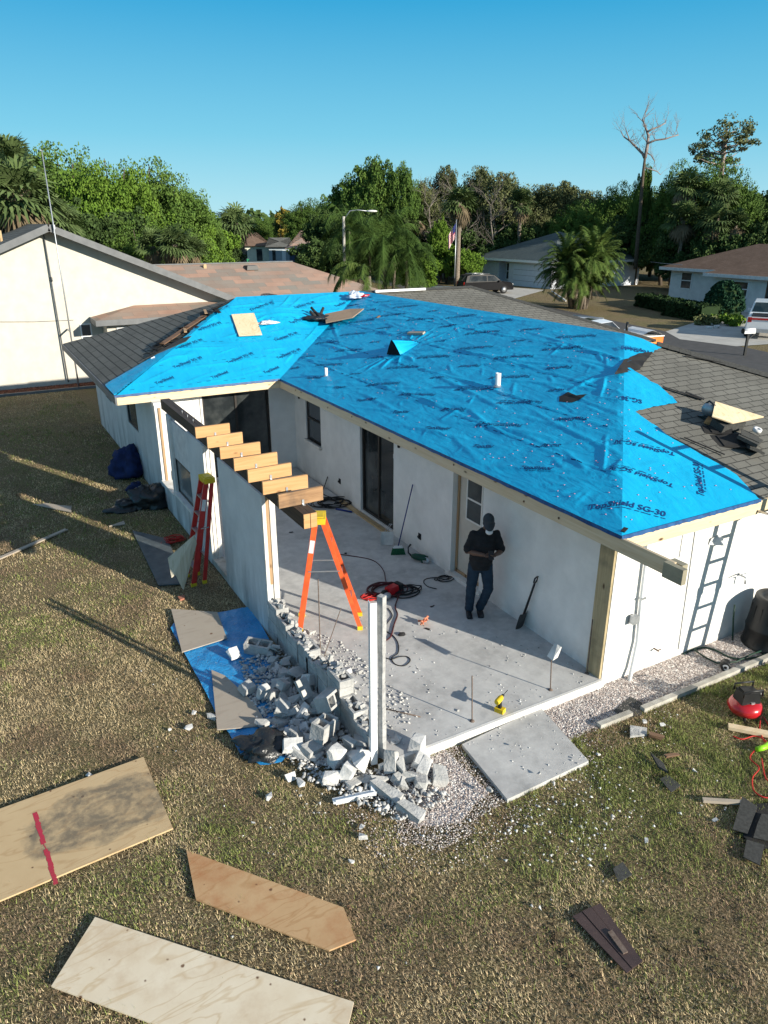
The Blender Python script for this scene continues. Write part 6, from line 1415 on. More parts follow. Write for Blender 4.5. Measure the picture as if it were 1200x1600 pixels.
# ================================================================== beyond the house: neighbours, street, trees
# -------- cream gabled house on the left
YN = 25.2; pk = onY(75, 350, YN - .6); PX, PZ = pk.x, pk.z; SL = .418
zg = lambda x: PZ - abs(x - PX) * SL
XL, XR = PX - 7.7, PX + 7.7; WL, WR_ = PX - 7.15, PX + 7.15
nh = thing('house', 'cream gabled house with grey trim on the left, an aerial mast on its wall', 'house', (PX, YN, GZ))
mb = MB(); T0 = zg(WL) - .10
pr = [(WL, -.2), (WR_, -.2), (WR_, zg(WR_) - .1), (PX, PZ - .1), (WL, zg(WL) - .1)]
mb.add([(x, YN, z) for x, z in pr] + [(x, YN + .25, z) for x, z in pr], [(0, 1, 2, 3, 4), (9, 8, 7, 6, 5)] + [(i, (i + 5), (i + 1) % 5 + 5, (i + 1) % 5) for i in range(5)])
mb.bb(WL, WL + .25, YN + .25, YN + 13, -.2, zg(WL) - .12); mb.bb(WR_ - .25, WR_, YN + .25, YN + 13, -.2, zg(WR_) - .12); mb.bb(WL, WR_, YN + 13, YN + 13.2, -.2, zg(WL) - .12)
part('wall', mb, M['cream_wall'], nh, world=True)
mb = MB(); y0, y1 = YN - .6, YN + 13.6
for (xa, xb) in ((XL, PX), (PX, XR)): mb.slab([(xa, y0, zg(xa)), (xb, y0, zg(xb)), (xb, y1, zg(xb)), (xa, y1, zg(xa))], .06)
rf = part('roof', mb, M['shingle_grey'], nh, world=True)
mb = MB()
for (xa, xb) in ((XL, PX), (PX, XR)):
    mb.beam((xa, y0 - .02, zg(xa) - .12), (xb, y0 - .02, zg(xb) - .12), .035, .24, (0, 0, 1)); mb.slab([(xa, y0, zg(xa) - .20), (xb, y0, zg(xb) - .20), (xb, YN, zg(xb) - .20), (xa, YN, zg(xa) - .20)], .01)
part('barge_board', mb, M['barge'], nh, world=True)
mb = MB(); mb.bb(PX - 1.5, PX - 1.42, 27.0, 27.08, zg(PX - 1.5), zg(PX - 1.5) + .4); part('vent_pipe', mb, M['scrap'], rf); rf.children[0].data.transform(Matrix.Translation(-Vector(nh.location)))
gw0, gw1 = onY(124, 506, YN), onY(144, 526, YN)
def yframe(m, y, xa, xb, za, zb, w=.05, d=.04): m.bb(xa, xa + w, y - d, y, za, zb); m.bb(xb - w, xb, y - d, y, za, zb); m.bb(xa + w, xb - w, y - d, y, za, za + w); m.bb(xa + w, xb - w, y - d, y, zb - w, zb)
mb = MB(); xa, xb, zb_ = gw0.x, gw1.x + .02, gw0.z; yframe(mb, YN - .002, xa, xb, zb_ - 1.0, zb_); mb.bb(xa + .05, xb - .05, YN - .035, YN - .01, zb_ - .50, zb_ - .46); w = part('window', mb, M['vinyl'], nh, world=True)
mb = MB(); mb.bb(xa + .05, xb - .05, YN - .02, YN - .004, zb_ - .95, zb_ - .05); part('pane', mb, M['glass2'], w, world=True)
# small hip-roofed room against the gable wall
bx0, bx1 = -2.0, 3.4
mb = MB(); mb.bb(bx0, bx1, YN - 1.0, YN - .01, -.2, 2.36); part('side_room', mb, M['cream_wall'], nh, world=True)
mb = MB(); ze = 2.42; zt_ = 2.78
mb.slab([(bx0 - .4, YN - 1.4, ze), (bx1 + .4, YN - 1.4, ze), (bx1 - .9, YN - .02, zt_), (bx0 + 1.3, YN - .02, zt_)], .05); mb.slab([(bx0 - .4, YN - 1.4, ze), (bx0 + 1.3, YN - .02, zt_), (bx0 - .4, YN - .02, ze)], .05)
part('side_roof', mb, M['shingle_pink'], nh, world=True)
mb = MB(); mb.bb(bx0 - .44, bx1 + .4, YN - 1.44, YN - 1.40, ze - .2, ze + .01); mb.bb(bx0 - .44, bx0 - .40, YN - 1.4, YN, ze - .2, ze + .01); part('side_fascia', mb, M['barge'], nh, world=True)
mb = MB(); yframe(mb, YN - 1.002, bx0 + .35, bx0 + 1.0, 1.3, 2.1); w = part('window', mb, M['vinyl'], nh, world=True); mb = MB(); mb.bb(bx0 + .4, bx0 + .95, YN - 1.02, YN - 1.004, 1.35, 2.05); part('pane', mb, M['glass2'], w, world=True)
a, b = onY(68, 364, YN - .02), onY(107, 597, YN - .02); mb = MB(); mb.tube([a, b], .022, 6); mb.tube([a.lerp(b, .3) - Vector((0, .03, .05)), a.lerp(b, .3) + Vector((0, -.03, .1))], .045, 8); part('conduit', mb, M['barge'], nh, world=True)
a, b = onY(65, 234, YN - .75), onY(122, 597, YN - .75); mb = MB(); mb.tube([(b.x, b.y, GZ), (a.x, a.y, a.z)], [.032, .018], 8); mb.tube([(a.x - .10, a.y, a.z), (a.x + .03, a.y, a.z - .03)], .012, 6); mb.bb(b.x - .03, b.x + .03, YN - .75, YN, 2.0, 2.04); mb.bb(b.x - .03, b.x + .03, YN - .75, YN - .4, zg(b.x) - .1, zg(b.x) + .05); part('aerial_mast', mb, M['galv'], nh, world=True)
a, b = onY(-10, 503, YN - .02), onY(115, 500, YN - .02); mb = MB(); mb.tube([a, a.lerp(b, .5) + Vector((0, 0, -.03)), b], .010, 5); part('wall_cable', mb, M['barge'], nh, world=True)
# low mottled roof of the wing to its right
q0, q1, q2 = onY(268, 414, 31.0), onY(457, 412, 31.0), onY(575, 455, 27.0); zq = q0.z
mb = MB(); mb.slab([(q0.x - 1, 31.0, zq), (q1.x, 31.0, zq), (q1.x + 4.2, 26.6, 2.35), (q0.x - 1, 26.6, 2.35)], .05); mb.slab([(q1.x, 31.0, zq), (q1.x + 4.2, 35.4, 2.35), (q1.x + 4.2, 26.6, 2.35)], .05); mb.slab([(q0.x - 1, 31.0, zq), (q0.x - 1, 35.4, 2.35), (q1.x + 4.2, 35.4, 2.35), (q1.x, 31.0, zq)], .05)
rf = part('roof', mb, M['shingle_pink'], nh, 'low mottled brown and pink roof', world=True)
mb = MB(); mb.bb(q0.x, q1.x + 3.6, 27.2, 34.8, -.2, 2.3); part('wall', mb, M['cream_wall'], nh, world=True)
v = onY(392, 418, 30.4); mb = MB(); mb.box((v.x, v.y, v.z), (.62, .6, .20), None, .8); part('roof_vent', mb, M['black'], rf, world=True)
v = onY(320, 418, 30.6); mb = MB(); mb.box((v.x, v.y, v.z), (.14, .14, .3)); part('vent_pipe', mb, M['scrap'], rf, world=True)
mb = MB(); mb.bb(q0.x - 1, q1.x, 30.95, 31.05, zq + .0, zq + .05); part('ridge_cap', mb, M['barge'], rf, world=True)
mb = MB(); mb.bb(-14, bx0 - .3, YN - .95, YN - .01, GZ, GZ + .05); struct('mulch_bed', mb, M['mulch'])
pebbles('mulch', [[(-13, YN - .95), (bx0 - .3, YN - .95), (bx0 - .3, YN - .05), (-13, YN - .05)]], 260, .02, .05, [(.24, .08, .05), (.12, .045, .03), (.30, .13, .08)], 'red-brown mulch chips', z=GZ + .05)
mb = MB(); mb.bb(-14, bx0 - .3, YN - 1.05, YN - .97, GZ, GZ + .09); single('garden_edging', mb, M['barge'], 'dark edging board in front of the mulch bed', 'edging', (-8, YN - 1, GZ))

# -------- hip-roofed house builder for the far side of the street
def hip(m, x0, x1, y0, y1, ze, slope, th=.06):
    w, d = x1 - x0, y1 - y0
    if w <= d:
        h = w / 2 * slope; a, b = ((x0 + x1) / 2, y0 + w / 2, ze + h), ((x0 + x1) / 2, y1 - w / 2, ze + h)
        m.slab([(x0, y0, ze), (x0, y1, ze), b, a], th); m.slab([(x1, y0, ze), (x1, y1, ze), b, a], th); m.slab([(x0, y0, ze), (x1, y0, ze), a], th); m.slab([(x0, y1, ze), (x1, y1, ze), b], th)
    else:
        h = d / 2 * slope; a, b = (x0 + d / 2, (y0 + y1) / 2, ze + h), (x1 - d / 2, (y0 + y1) / 2, ze + h)
        m.slab([(x0, y0, ze), (x1, y0, ze), b, a], th); m.slab([(x0, y1, ze), (x1, y1, ze), b, a], th); m.slab([(x0, y0, ze), (x0, y1, ze), a], th); m.slab([(x1, y0, ze), (x1, y1, ze), b], th)
def xwin(parent, x, ya, yb, za, zb, mat='glass', name='window', fm='vinyl', label=None):
    mb = MB(); m = mb; w, d = .07, .05; m.bb(x - d, x, ya, ya + w, za, zb); m.bb(x - d, x, yb - w, yb, za, zb); m.bb(x - d, x, ya + w, yb - w, za, za + w); m.bb(x - d, x, ya + w, yb - w, zb - w, zb)
    if name == 'window': m.bb(x - d, x, ya + w, yb - w, (za + zb) / 2 - .03, (za + zb) / 2 + .03)
    o = part(name, mb, M[fm], parent, label, world=True); mb = MB(); mb.bb(x - .025, x - .005, ya + w, yb - w, za + w, zb - w); part('pane', mb, M[mat], o, world=True); return o
# white garage house with a slate green roof
cF = G(860, 452, GZ); gx0, gy0 = cF.x, cF.y; gx1, gy1 = gx0 + 11.8, gy0 + 11.8
gh = thing('house', 'white house with slate green hipped roof and wide garage door', 'house', (gx0, gy0, GZ))
mb = MB(); mb.bb(gx0 + .9, gx1, gy0, gy1, -.2, 2.35); mb.bb(gx0, gx0 + .9, gy0, gy0 + 6.6, -.2, 2.35); mb.bb(gx0, gx0 + .9, gy0 + 8.3, gy1, -.2, 2.35); part('wall', mb, stucco('bluish_stucco', (.66, .70, .76)), gh, world=True)
mb = MB(); hip(mb, gx0 - .6, gx1 + .6, gy0 - .6, gy1 + .6, 2.45, .40); rf = part('roof', mb, M['shingle_green'], gh, world=True)
mb = MB(); mb.bb(gx0 - .64, gx0 - .60, gy0 - .62, gy1 + .6, 2.22, 2.44); mb.bb(gx0 - .6, gx1 + .6, gy0 - .66, gy0 - .62, 2.22, 2.44); part('gutter', mb, M['vinyl'], gh, world=True)
mb = MB(); mb.tube([(gx1 - .05, gy0 - .06, 2.2), (gx1 - .05, gy0 - .06, 0)], .05, 6); part('downspout', mb, M['vinyl'], gh, world=True)
mb = MB(); mb.bb(gx0 - .03, gx0 - .004, gy0 + .9, gy0 + 5.8, GZ, 2.0)
gd = part('garage_door', mb, plain('garage_door_paint', (.66, .72, .80), (.60, .66, .74), 3, .5), gh, world=True)
mb = MB(); [mb.bb(gx0 - .036, gx0 - .031, gy0 + .95, gy0 + 5.75, z - .012, z + .012) for z in (.4, .93, 1.46)]; part('panel_seams', mb, M['barge'], gd, world=True)
xwin(gh, gx0 + .89, gy0 + 7.3, gy0 + 8.1, .3, 2.0); mb = MB(); mb.bb(gx0 + .85, gx0 + .895, gy0 + 6.65, gy0 + 7.2, .0, 2.05); part('front_door', mb, M['frame'], gh, world=True)
# brown-roofed house at the right edge
bx, by = 46.2, 38.8
bh = thing('house', 'white house with a brown shingled roof behind dark hedges', 'house', (bx, by, GZ))
mb = MB(); mb.bb(bx, bx + 9, 14, by, -.2, 2.35); mb.bb(42.3, bx, 14, 31.6, -.2, 2.35); part('wall', mb, stucco('white_stucco_far', (.76, .76, .74)), bh, world=True)
mb = MB(); hip(mb, bx - .7, bx + 9.7, 13.5, by + .7, 2.42, .36); rf = part('roof', mb, M['shingle_brown'], bh, world=True)
mb = MB(); mb.slab([(41.7, 32.1, 2.42), (41.7, 14, 2.42), (47.5, 14, 4.35), (47.5, 27.0, 4.35)], .06); mb.slab([(41.7, 32.1, 2.42), (47.5, 27.0, 4.35), (47.5, 32.1, 2.46)], .06); part('roof', mb, M['shingle_brown'], bh, world=True)
mb = MB(); mb.bb(bx - .74, bx - .7, 32.2, by + .7, 2.2, 2.43); mb.bb(41.66, 41.7, 14, 32.1, 2.2, 2.43); mb.bb(bx - .7, bx + 9, by + .7, by + .74, 2.2, 2.43); part('gutter', mb, M['plastic_white'], bh, world=True)
xwin(bh, bx, 36.6, 37.7, .75, 2.1); xwin(bh, bx, 32.9, 33.5, .5, 2.0); xwin(bh, 42.3, 28.6, 30.0, .9, 2.0); xwin(bh, 42.3, 21.5, 24.0, .7, 2.0)
xwin(bh, 42.3, 25.9, 27.2, .0, 2.12, 'glass', 'door', 'scrap_brown', 'dark screen door')
mb = MB(); mb.box((42.2, 25.2, 1.75), (.12, .18, .30)); part('wall_lamp', mb, M['frame'], bh, world=True)
mb = MB(); mb.box((42.25, 25.35, 1.15), (.06, .22, .9)); part('wall_planter', mb, M['scrap_brown'], bh, world=True)
# far houses at the end of the street
def far_house(px0, px1, D, pyb, pytop, wall, roofm, label, ridge_px=None, garage=False):
    a, b = AT(px0, D), AT(px1, D); a.z = b.z = GZ; d = (b - a); L = d.length; d.normalize(); n = Vector((-d.y, d.x, 0)); n = n if n.dot(a - CAM) > 0 else -n
    t = thing('house', label, 'house', a); ht = AT(px0, D, pytop).z; c = a - t.location; W = 8
    def P(u, v, z): return c + d * u + n * v + Vector((0, 0, z - GZ))
    mb = MB(); vs = [P(0, 0, -.2), P(L, 0, -.2), P(L, W, -.2), P(0, W, -.2), P(0, 0, 2.5), P(L, 0, 2.5), P(L, W, 2.5), P(0, W, 2.5)]; mb.add(vs, [(0, 1, 5, 4), (1, 2, 6, 5), (2, 3, 7, 6), (3, 0, 4, 7)]); part('wall', mb, wall, t)
    mb = MB(); e = .6; r0, r1 = P(W / 2.4, W / 2, ht), P(L - W / 2.4, W / 2, ht); A, B, C_, D_ = P(-e, -e, 2.5), P(L + e, -e, 2.5), P(L + e, W + e, 2.5), P(-e, W + e, 2.5); mb.slab([A, B, r1, r0], .08); mb.slab([B, C_, r1], .08); mb.slab([C_, D_, r0, r1], .08); mb.slab([D_, A, r0], .08); part('roof', mb, roofm, t)
    for (f0, f1, z0, z1_, mt) in ((.15, .3, 0.2, 2.0, 'glass'), (.6, .78, .2, 2.0, 'vinyl' if garage else 'glass')):
        mb = MB(); q = [P(L * f0, -.05, z0), P(L * f1, -.05, z0), P(L * f1, -.05, z1_), P(L * f0, -.05, z1_)]; q2 = [p + n * .04 for p in q]; mb.add(q + q2, [(0, 1, 2, 3), (0, 4, 5, 1), (3, 2, 6, 7), (0, 3, 7, 4), (1, 5, 6, 2)]); part('garage_door' if mt == 'vinyl' else 'window', mb, M[mt], t)
    return t
far_house(368, 418, 128, 400, 364, stucco('cream_far', (.68, .68, .55)), M['shingle_brown'], 'cream bungalow with a brown roof, leftmost at the far end of the street')
far_house(418, 452, 122, 402, 372, stucco('grey_far', (.36, .42, .46)), M['shingle_grey'], 'grey house with a white garage door, middle one at the street end', garage=True)
far_house(450, 505, 112, 405, 361, stucco('navy_far', (.05, .08, .14)), M['shingle_pink'], 'dark blue house with an orange-grey roof, rightmost at the street end')

# -------- vehicles
def car(name, label, cat, paint, loc, rz, kind='suv', L=4.7, W=1.85, Hh=1.70):
    t = thing(name, label, cat, loc, rz); k = L / 4.7
    # side profile, x forward; belt line, roof
    if kind == 'suv': prof = [(-2.30, .45), (-2.33, .75), (-2.28, 1.02), (-2.22, 1.05), (-2.02, 1.60), (-1.6, 1.68), (.1, 1.68), (.55, 1.60), (1.18, 1.10), (2.05, .98), (2.28, .82), (2.34, .55), (2.30, .32), (-2.28, .32)]
    elif kind == 'pickup': prof = [(-2.30, .45), (-2.33, 1.05), (-.75, 1.08), (-.70, 1.10), (-.62, 1.66), (.45, 1.70), (.95, 1.58), (1.35, 1.15), (2.15, 1.05), (2.32, .9), (2.34, .5), (2.3, .35), (-2.28, .35)]
    else: prof = [(-2.28, .42), (-2.32, .70), (-2.22, .98), (-1.95, 1.02), (-1.30, 1.40), (-.5, 1.46), (.25, 1.44), (1.10, 1.02), (2.0, .88), (2.28, .70), (2.32, .45), (2.26, .28), (-2.26, .28)]
    mb = MB(); secs = []; n = len(prof); cols = [(-1, .0), (-.97, .0), (0, 0), (.97, 0), (1, 0)]
    def wy(z): return W / 2 * (1 - max(0, z - 1.02) * .30 - max(0, .55 - z) * .08)
    for s in (-1, -.93, .93, 1):
        for (x, z) in prof:
            kk = 1 if abs(s) < 1 else .985; zz = z if abs(s) < 1 else (z - .03 if z > 1.0 else z); mb.v.append((x * k * kk, s * wy(z), zz * Hh / 1.7))
    for r in range(3):
        for i in range(n): j = (i + 1) % n; mb.f.append((r * n + i, r * n + j, (r + 1) * n + j, (r + 1) * n + i)); mb.uv.append(None); mb.mi.append(0); mb.sm.append(False)
    mb.f += [tuple(range(n))[::-1], tuple(3 * n + i for i in range(n))]; mb.uv += [None] * 2; mb.mi += [0] * 2; mb.sm += [False] * 2
    part('body', mb, paint, t)
    hz = Hh / 1.7; top = 1.60 if kind != 'sedan' else 1.38
    xr = {'suv': (-1.95, .98), 'pickup': (-.62, 1.12), 'sedan': (-1.55, .9)}[kind]
    for s in (-1, 1):
        mb = MB(); xs = [xr[0] + .05, xr[0] + .22, xr[1] - .52, xr[1]]; zs = [1.10, top - .04, top - .04, 1.10]; pts = [(x * k, s * (wy(z) + .006), z * hz) for x, z in zip(xs, zs)]; mb.add(pts + [(p[0], p[1] - s * .02, p[2]) for p in pts], [(0, 1, 2, 3), (0, 4, 5, 1), (1, 5, 6, 2), (2, 6, 7, 3), (3, 7, 4, 0)]); part('side_window', mb, M['glass'], t)
        mb = MB(); mb.add([(k * x, s * (wy(z) + .010), z * hz) for x, z in ((-.22, 1.1), (-.22, top - .05), (-.14, top - .05), (-.14, 1.1))], [(0, 1, 2, 3)]); part('door_pillar', mb, paint, t)
        mb = MB(); mb.box((xr[1] * k - .05, s * (W / 2 + .07), 1.10 * hz), (.14, .16, .13)); part('mirror', mb, paint, t)
        for x in (-1.42, 1.42):
            mb = MB(); mb.lathe([(0, -.11), (.30, -.11), (.345, -.07), (.345, .07), (.30, .11), (0, .11)], 20, (x * k, s * (W / 2 - .08), .345), Matrix.Rotation(radians(90), 3, 'X')); w = part('wheel', mb, M['black_rubber'], t)
            mb = MB(); mb.lathe([(0, .0), (.22, .0), (.22, .012), (0, .02)], 16, (x * k, s * (W / 2 + .032), .345), Matrix.Rotation(radians(-90 * s), 3, 'X')); part('rim', mb, M['alu'], w)
        mb = MB(); mb.box((-2.29 * k, s * W * .41, .92 * hz), (.10, .20, .26)); part('tail_light', mb, M['tail_red'], t)
        mb = MB(); mb.box((2.24 * k, s * W * .38, .78 * hz), (.14, .32, .14)); part('headlight', mb, M['vinyl'], t)
    def pane(a, b, nm):
        (xa, za), (xb, zb) = a, b; mb = MB(); dn = Vector((zb - za, 0, -(xb - xa))).normalized() * .012; dn = dn if (dn.x * (1 if xa > 0 else -1)) > 0 else -dn
        V = []
        for (x, z, f) in ((xa, za, .88), (xb, zb, .86)): V += [(x * k + dn.x, -wy(z) * f, z * hz + dn.z), (x * k + dn.x, wy(z) * f, z * hz + dn.z)]
        mb.add(V, [(0, 1, 3, 2)]); part(nm, mb, M['glass'], t)
    if kind == 'suv': pane((1.13, 1.13), (.58, 1.58), 'windscreen'); pane((-2.20, 1.10), (-2.04, 1.56), 'rear_window')
    elif kind == 'pickup': pane((1.30, 1.18), (.97, 1.56), 'windscreen'); pane((-.69, 1.14), (-.63, 1.60), 'rear_window'); mb = MB(); mb.bb(-2.2 * k, -.78 * k, -.75, .75, 1.085 * hz, 1.10 * hz); part('bed_cover', mb, M['black'], t)
    else: pane((1.04, 1.05), (.29, 1.42), 'windscreen'); pane((-1.90, 1.04), (-1.34, 1.37), 'rear_window')
    mb = MB(); mb.bb(-2.37 * k, -2.28 * k, -W * .46, W * .46, .36, .56); mb.bb(2.29 * k, 2.38 * k, -W * .46, W * .46, .34, .54); part('bumper', mb, M['black'] if kind != 'pickup' else M['alu'], t)
    if kind == 'suv':
        mb = MB(); [mb.tube([(-1.6 * k, s * W * .36, 1.71 * hz), (.1 * k, s * W * .36, 1.71 * hz)], .025, 6) for s in (-1, 1)]; part('roof_rails', mb, M['alu'], t)
    return t
c = G(757, 458, GZ + .03); c2 = G(800, 446, GZ); car('parked_car', 'black SUV parked on the drive of the garage house', 'car', M['car_black'], (c.x, c.y, GZ + .03), radians(-12), L=4.9)
a, b = G(878, 500, 1.6), G(930, 510, 1.6); w = car('parked_car', 'white SUV seen only by its roof, just beyond the blue roof', 'car', M['car_white'], (19.3, 20.2, GZ + .02), atan2(-1.0, .22), L=4.8)
mb = MB(); mb.bb(-.6, -.0, -.42, .42, 1.684, 1.692); part('sunroof', mb, M['glass'], w)
p = car('parked_car', 'white pickup truck with a red tail stripe at the right edge of the drive', 'pickup truck', M['car_white'], tuple(G(1192, 531, GZ + .03) + Vector((.83, .55, 0)) * 2.7), radians(33), 'pickup', 5.3, 1.95, 1.9)
mb = MB(); mb.bb(-2.66, -2.64, -.8, .8, 1.03, 1.13); part('red_stripe', mb, M['tail_red'], p)
c = G(690, 449, GZ + 1.4); car('parked_car', 'silver car seen by its roof at the kerb behind the grey ridge', 'car', M['car_silver'], (c.x, c.y, GZ + .02), radians(80), 'sedan', 4.6)
for (px, D, pa, kd, rz, lb) in ((397, 98, 'car_silver', 'sedan', 20, 'white sedan farthest left of the cars down the street'), (424, 100, 'car_blue', 'sedan', 10, 'dark blue sedan down the street between two pale cars'), (440, 96, 'car_silver', 'suv', 15, 'silver SUV down the street in front of the dark blue house')):
    c = AT(px, D); car('parked_car', lb, 'car', M[pa], (c.x, c.y, GZ), radians(rz), kd)
# green bins far left of the street
for i, px in enumerate((375, 381)):
    c = AT(px, 118); t = thing('wheelie_bin', ('left' if i == 0 else 'right') + ' one of two green wheeled bins at the end of the street', 'bin', (c.x, c.y, GZ)); mb = MB(); mb.box((0, 0, .5), (.6, .7, 1.0), None, 1.1); part('body', mb, plain('bin_green', (.02, .25, .12), (.015, .2, .1)), t); mb = MB(); mb.box((0, 0, 1.06), (.7, .8, .08)); part('lid', mb, M['green_tool'], t)
# portable toilet
c = G(1003, 512, 2.15); t = thing('portable_toilet', 'orange portable toilet with a white ribbed roof beside the road', 'portable toilet', (c.x, c.y, GZ + .02), radians(-8))
mb = MB(); mb.box((0, 0, 1.0), (1.15, 1.15, 2.0)); part('cabin', mb, M['orange_plastic'], t)
mb = MB(); mb.box((-.10, -.585, 1.0), (.72, .02, 1.75)); mb.tube([(-.35, -.59, 1.82), (-.25, -.59, 1.93), (0, -.59, 1.97), (.12, -.59, 1.93), (.22, -.59, 1.82)], .025, 6); part('door', mb, plain('door_orange', (.9, .32, .08), (.8, .26, .06), 4), t)
mb = MB(); mb.bb(-.12, .06, -.605, -.597, 1.35, 1.75); part('door_sign', mb, M['plastic_white'], t)
mb = MB(); n = 9; V = []
for i in range(n + 1):
    x = -.62 + 1.24 * i / n; zt_ = 2.02 + .22 * (1 - abs(x) / .62) + .02 * (i % 2); V += [(x, -.62, zt_), (x, .62, zt_)]
mb.add(V, [(2 * i, 2 * i + 2, 2 * i + 3, 2 * i + 1) for i in range(n)]); mb.bb(-.6, .6, -.6, .6, 1.99, 2.03); part('roof', mb, M['plastic_white'], t)
mb = MB(); mb.tube([(-.45, .3, 2.0), (-.45, .3, 2.45)], .05, 8); part('vent_stack', mb, M['black'], t)
# mailbox
c = G(1163, 556, GZ); t = thing('mailbox', 'white mailbox on a dark post at the roadside', 'mailbox', (c.x, c.y, GZ), radians(-20))
mb = MB(); mb.bb(-.05, .05, -.05, .05, 0, 1.05); mb.beam((0, 0, .75), (.32, 0, 1.03), .06, .06); part('post', mb, M['black'], t)
mb = MB(); mb.bb(-.28, .30, -.11, .11, 1.06, 1.20); mb.tube([(-.28, 0, 1.20), (.30, 0, 1.20)], .11, 14); part('box', mb, M['plastic_white'], t); mb = MB(); mb.tube([(-.31, 0, 1.18), (-.281, 0, 1.18)], .13, 14); part('newspaper_tube', mb, M['black'], t)
# street lamp
c = AT(537, 60); top = AT(537, 60, 338).z; t = thing('street_lamp', 'street lamp on a grey pole with a curved arm', 'street lamp', (c.x, c.y, GZ))
mb = MB(); mb.tube([(0, 0, 0), (0, 0, top - GZ)], [.13, .10], 10); part('pole', mb, M['curb'], t)
rt = Vector((cos(YAW), -sin(YAW), 0)); hd_ = rt * 1.9; zz = AT(570, 60, 330).z - GZ; mb = MB(); mb.tube([(0, 0, top - GZ - .25), tuple(rt * .5 + Vector((0, 0, zz + .02))), tuple(rt * 1.1 + Vector((0, 0, zz + .08))), tuple(hd_ + Vector((0, 0, zz)))], .035, 8); part('arm', mb, M['galv'], t)
mb = MB(); mb.ball(hd_ + Vector((0, 0, zz)) + rt * .25, (.42, .16, .09), 12, 8, Matrix.Rotation(-YAW, 3, 'Z')); part('lamp_head', mb, M['plastic_white'], t)
# flag
c = AT(713, 70); t = thing('flagpole', 'flagpole with a limp red and white striped flag by the tall palm trunk', 'flag', (c.x, c.y, GZ)); zf0 = AT(712, 70, 343).z - GZ
mb = MB(); mb.tube([(0, 0, 0), (0, 0, zf0)], [.05, .035], 8); part('pole', mb, M['galv'], t)
def flagm():
    t = NT('striped_cloth').set(.8); s = t.N('ShaderNodeSeparateXYZ'); t.l.new(t.co('UV'), s.inputs[0]); f = t.math('GREATER_THAN', t.math('FRACT', t.math('MULTIPLY', s.outputs['Y'], 6.5)), .46)
    c = t.mix(f, (.70, .70, .70), (.50, .02, .03)); k = t.math('MULTIPLY', t.math('LESS_THAN', s.outputs['X'], .4), t.math('GREATER_THAN', s.outputs['Y'], .46)); t.base(t.mix(k, c, (.02, .03, .14))); return t.m
mb = MB(); V = []; UV = []; nu, nv = 10, 12
for i in range(nu + 1):
    for j in range(nv + 1):
        u, v = i / nu, j / nv; pnt = -rt * (u * .62 + .10 * u * v) + Vector((0, 0, zf0 - .25 - 1.15 * (1 - v) - 1.15 * u ** 1.1)) + Vector((sin(YAW), cos(YAW), 0)) * .12 * sin(u * 12 + v); V.append(pnt)
F = [(i * (nv + 1) + j, (i + 1) * (nv + 1) + j, (i + 1) * (nv + 1) + j + 1, i * (nv + 1) + j + 1) for i in range(nu) for j in range(nv)]
uvs = [[(i / nu, j / nv), ((i + 1) / nu, j / nv), ((i + 1) / nu, (j + 1) / nv), (i / nu, (j + 1) / nv)] for i in range(nu) for j in range(nv)]
mb.add(V, F, uvs, smooth=True); part('flag', mb, flagm(), t)

# -------- foliage
def rand_dirs(n): v = RN.normal(size=(n, 3)); return v / np.linalg.norm(v, axis=1)[:, None]
def cards(centres, radii, per, smin, smax, squash=1.0, shell=.55):
    """leaf cards scattered through clumps"""
    K = len(centres); idx = np.repeat(np.arange(K), per); n = len(idx); d = rand_dirs(n); r = radii[idx] * (shell + (1 - shell) * RN.random(n)) 
    C = centres[idx] + d * r[:, None] * np.array([1, 1, squash]); nr = d * .6 + rand_dirs(n) * .9; nr /= np.linalg.norm(nr, axis=1)[:, None]
    a = np.cross(nr, rand_dirs(n)); a /= np.linalg.norm(a, axis=1)[:, None] + 1e-9; b = np.cross(nr, a); s = RN.uniform(smin, smax, n)[:, None]
    return C, a * s, b * s * .75
def crown_mesh(name, R, Hc, lobes, clumps, per, leaf, mat, seed, gap=.0, lobe_r=.45, low=-.5):
    global RN; RN = np.random.default_rng(seed); L = []
    for i in range(lobes):
        d = rand_dirs(1)[0]; 
        if d[2] < low: d[2] = -d[2]
        k = RN.uniform(.45, .80); L.append((d * np.array([R, R, Hc]) * k, R * lobe_r * RN.uniform(.7, 1.2)))
    cs, rs = [], []
    for i in range(clumps):
        c, r = L[RN.integers(len(L))]; d = rand_dirs(1)[0]; d[2] = abs(d[2]) * .8 + d[2] * .2; cs.append(c + RN.normal(0, .06 * R, 3) + d * r * RN.uniform(.75, 1.12) * np.array([1, 1, .8 * Hc / R if Hc < R else .9])); rs.append(R * RN.uniform(.07, .17))
    C, A, B = cards(np.array(cs), np.array(rs), per, leaf * .55, leaf, .8); return quads_mesh(name, C, A, B, mat), L
def trunk_mb(L, R, H0, r0, seed, lean=.0):
    rr = random.Random(seed); mb = MB(); top = Vector((rr.uniform(-.3, .3), rr.uniform(-.3, .3), H0)); mb.tube([(0, 0, -.2), tuple(top * .5 + Vector((rr.uniform(-.2, .2), rr.uniform(-.2, .2), 0))), tuple(top)], [r0 * 1.3, r0, r0 * .8], 9)
    for (c, r) in L[:8]:
        e = Vector(c) + Vector((0, 0, H0)) + Vector((0, 0, r * .2)) ; e = Vector((c[0], c[1], H0 + c[2] + R * .35)); m = top.lerp(e, .5) + Vector((0, 0, -.2 * abs(e.z - top.z) * .3)); mb.tube([tuple(top), tuple(m), tuple(e)], [r0 * .6, r0 * .38, r0 * .12], 6)
    return mb
PROTO = {}; CB = {}
def me_bounds(me):
    a = np.empty(len(me.vertices) * 3); me.vertices.foreach_get('co', a); a = a.reshape(-1, 3); return [(0, 0, float(np.percentile(a[:, 2], 99.7)))]
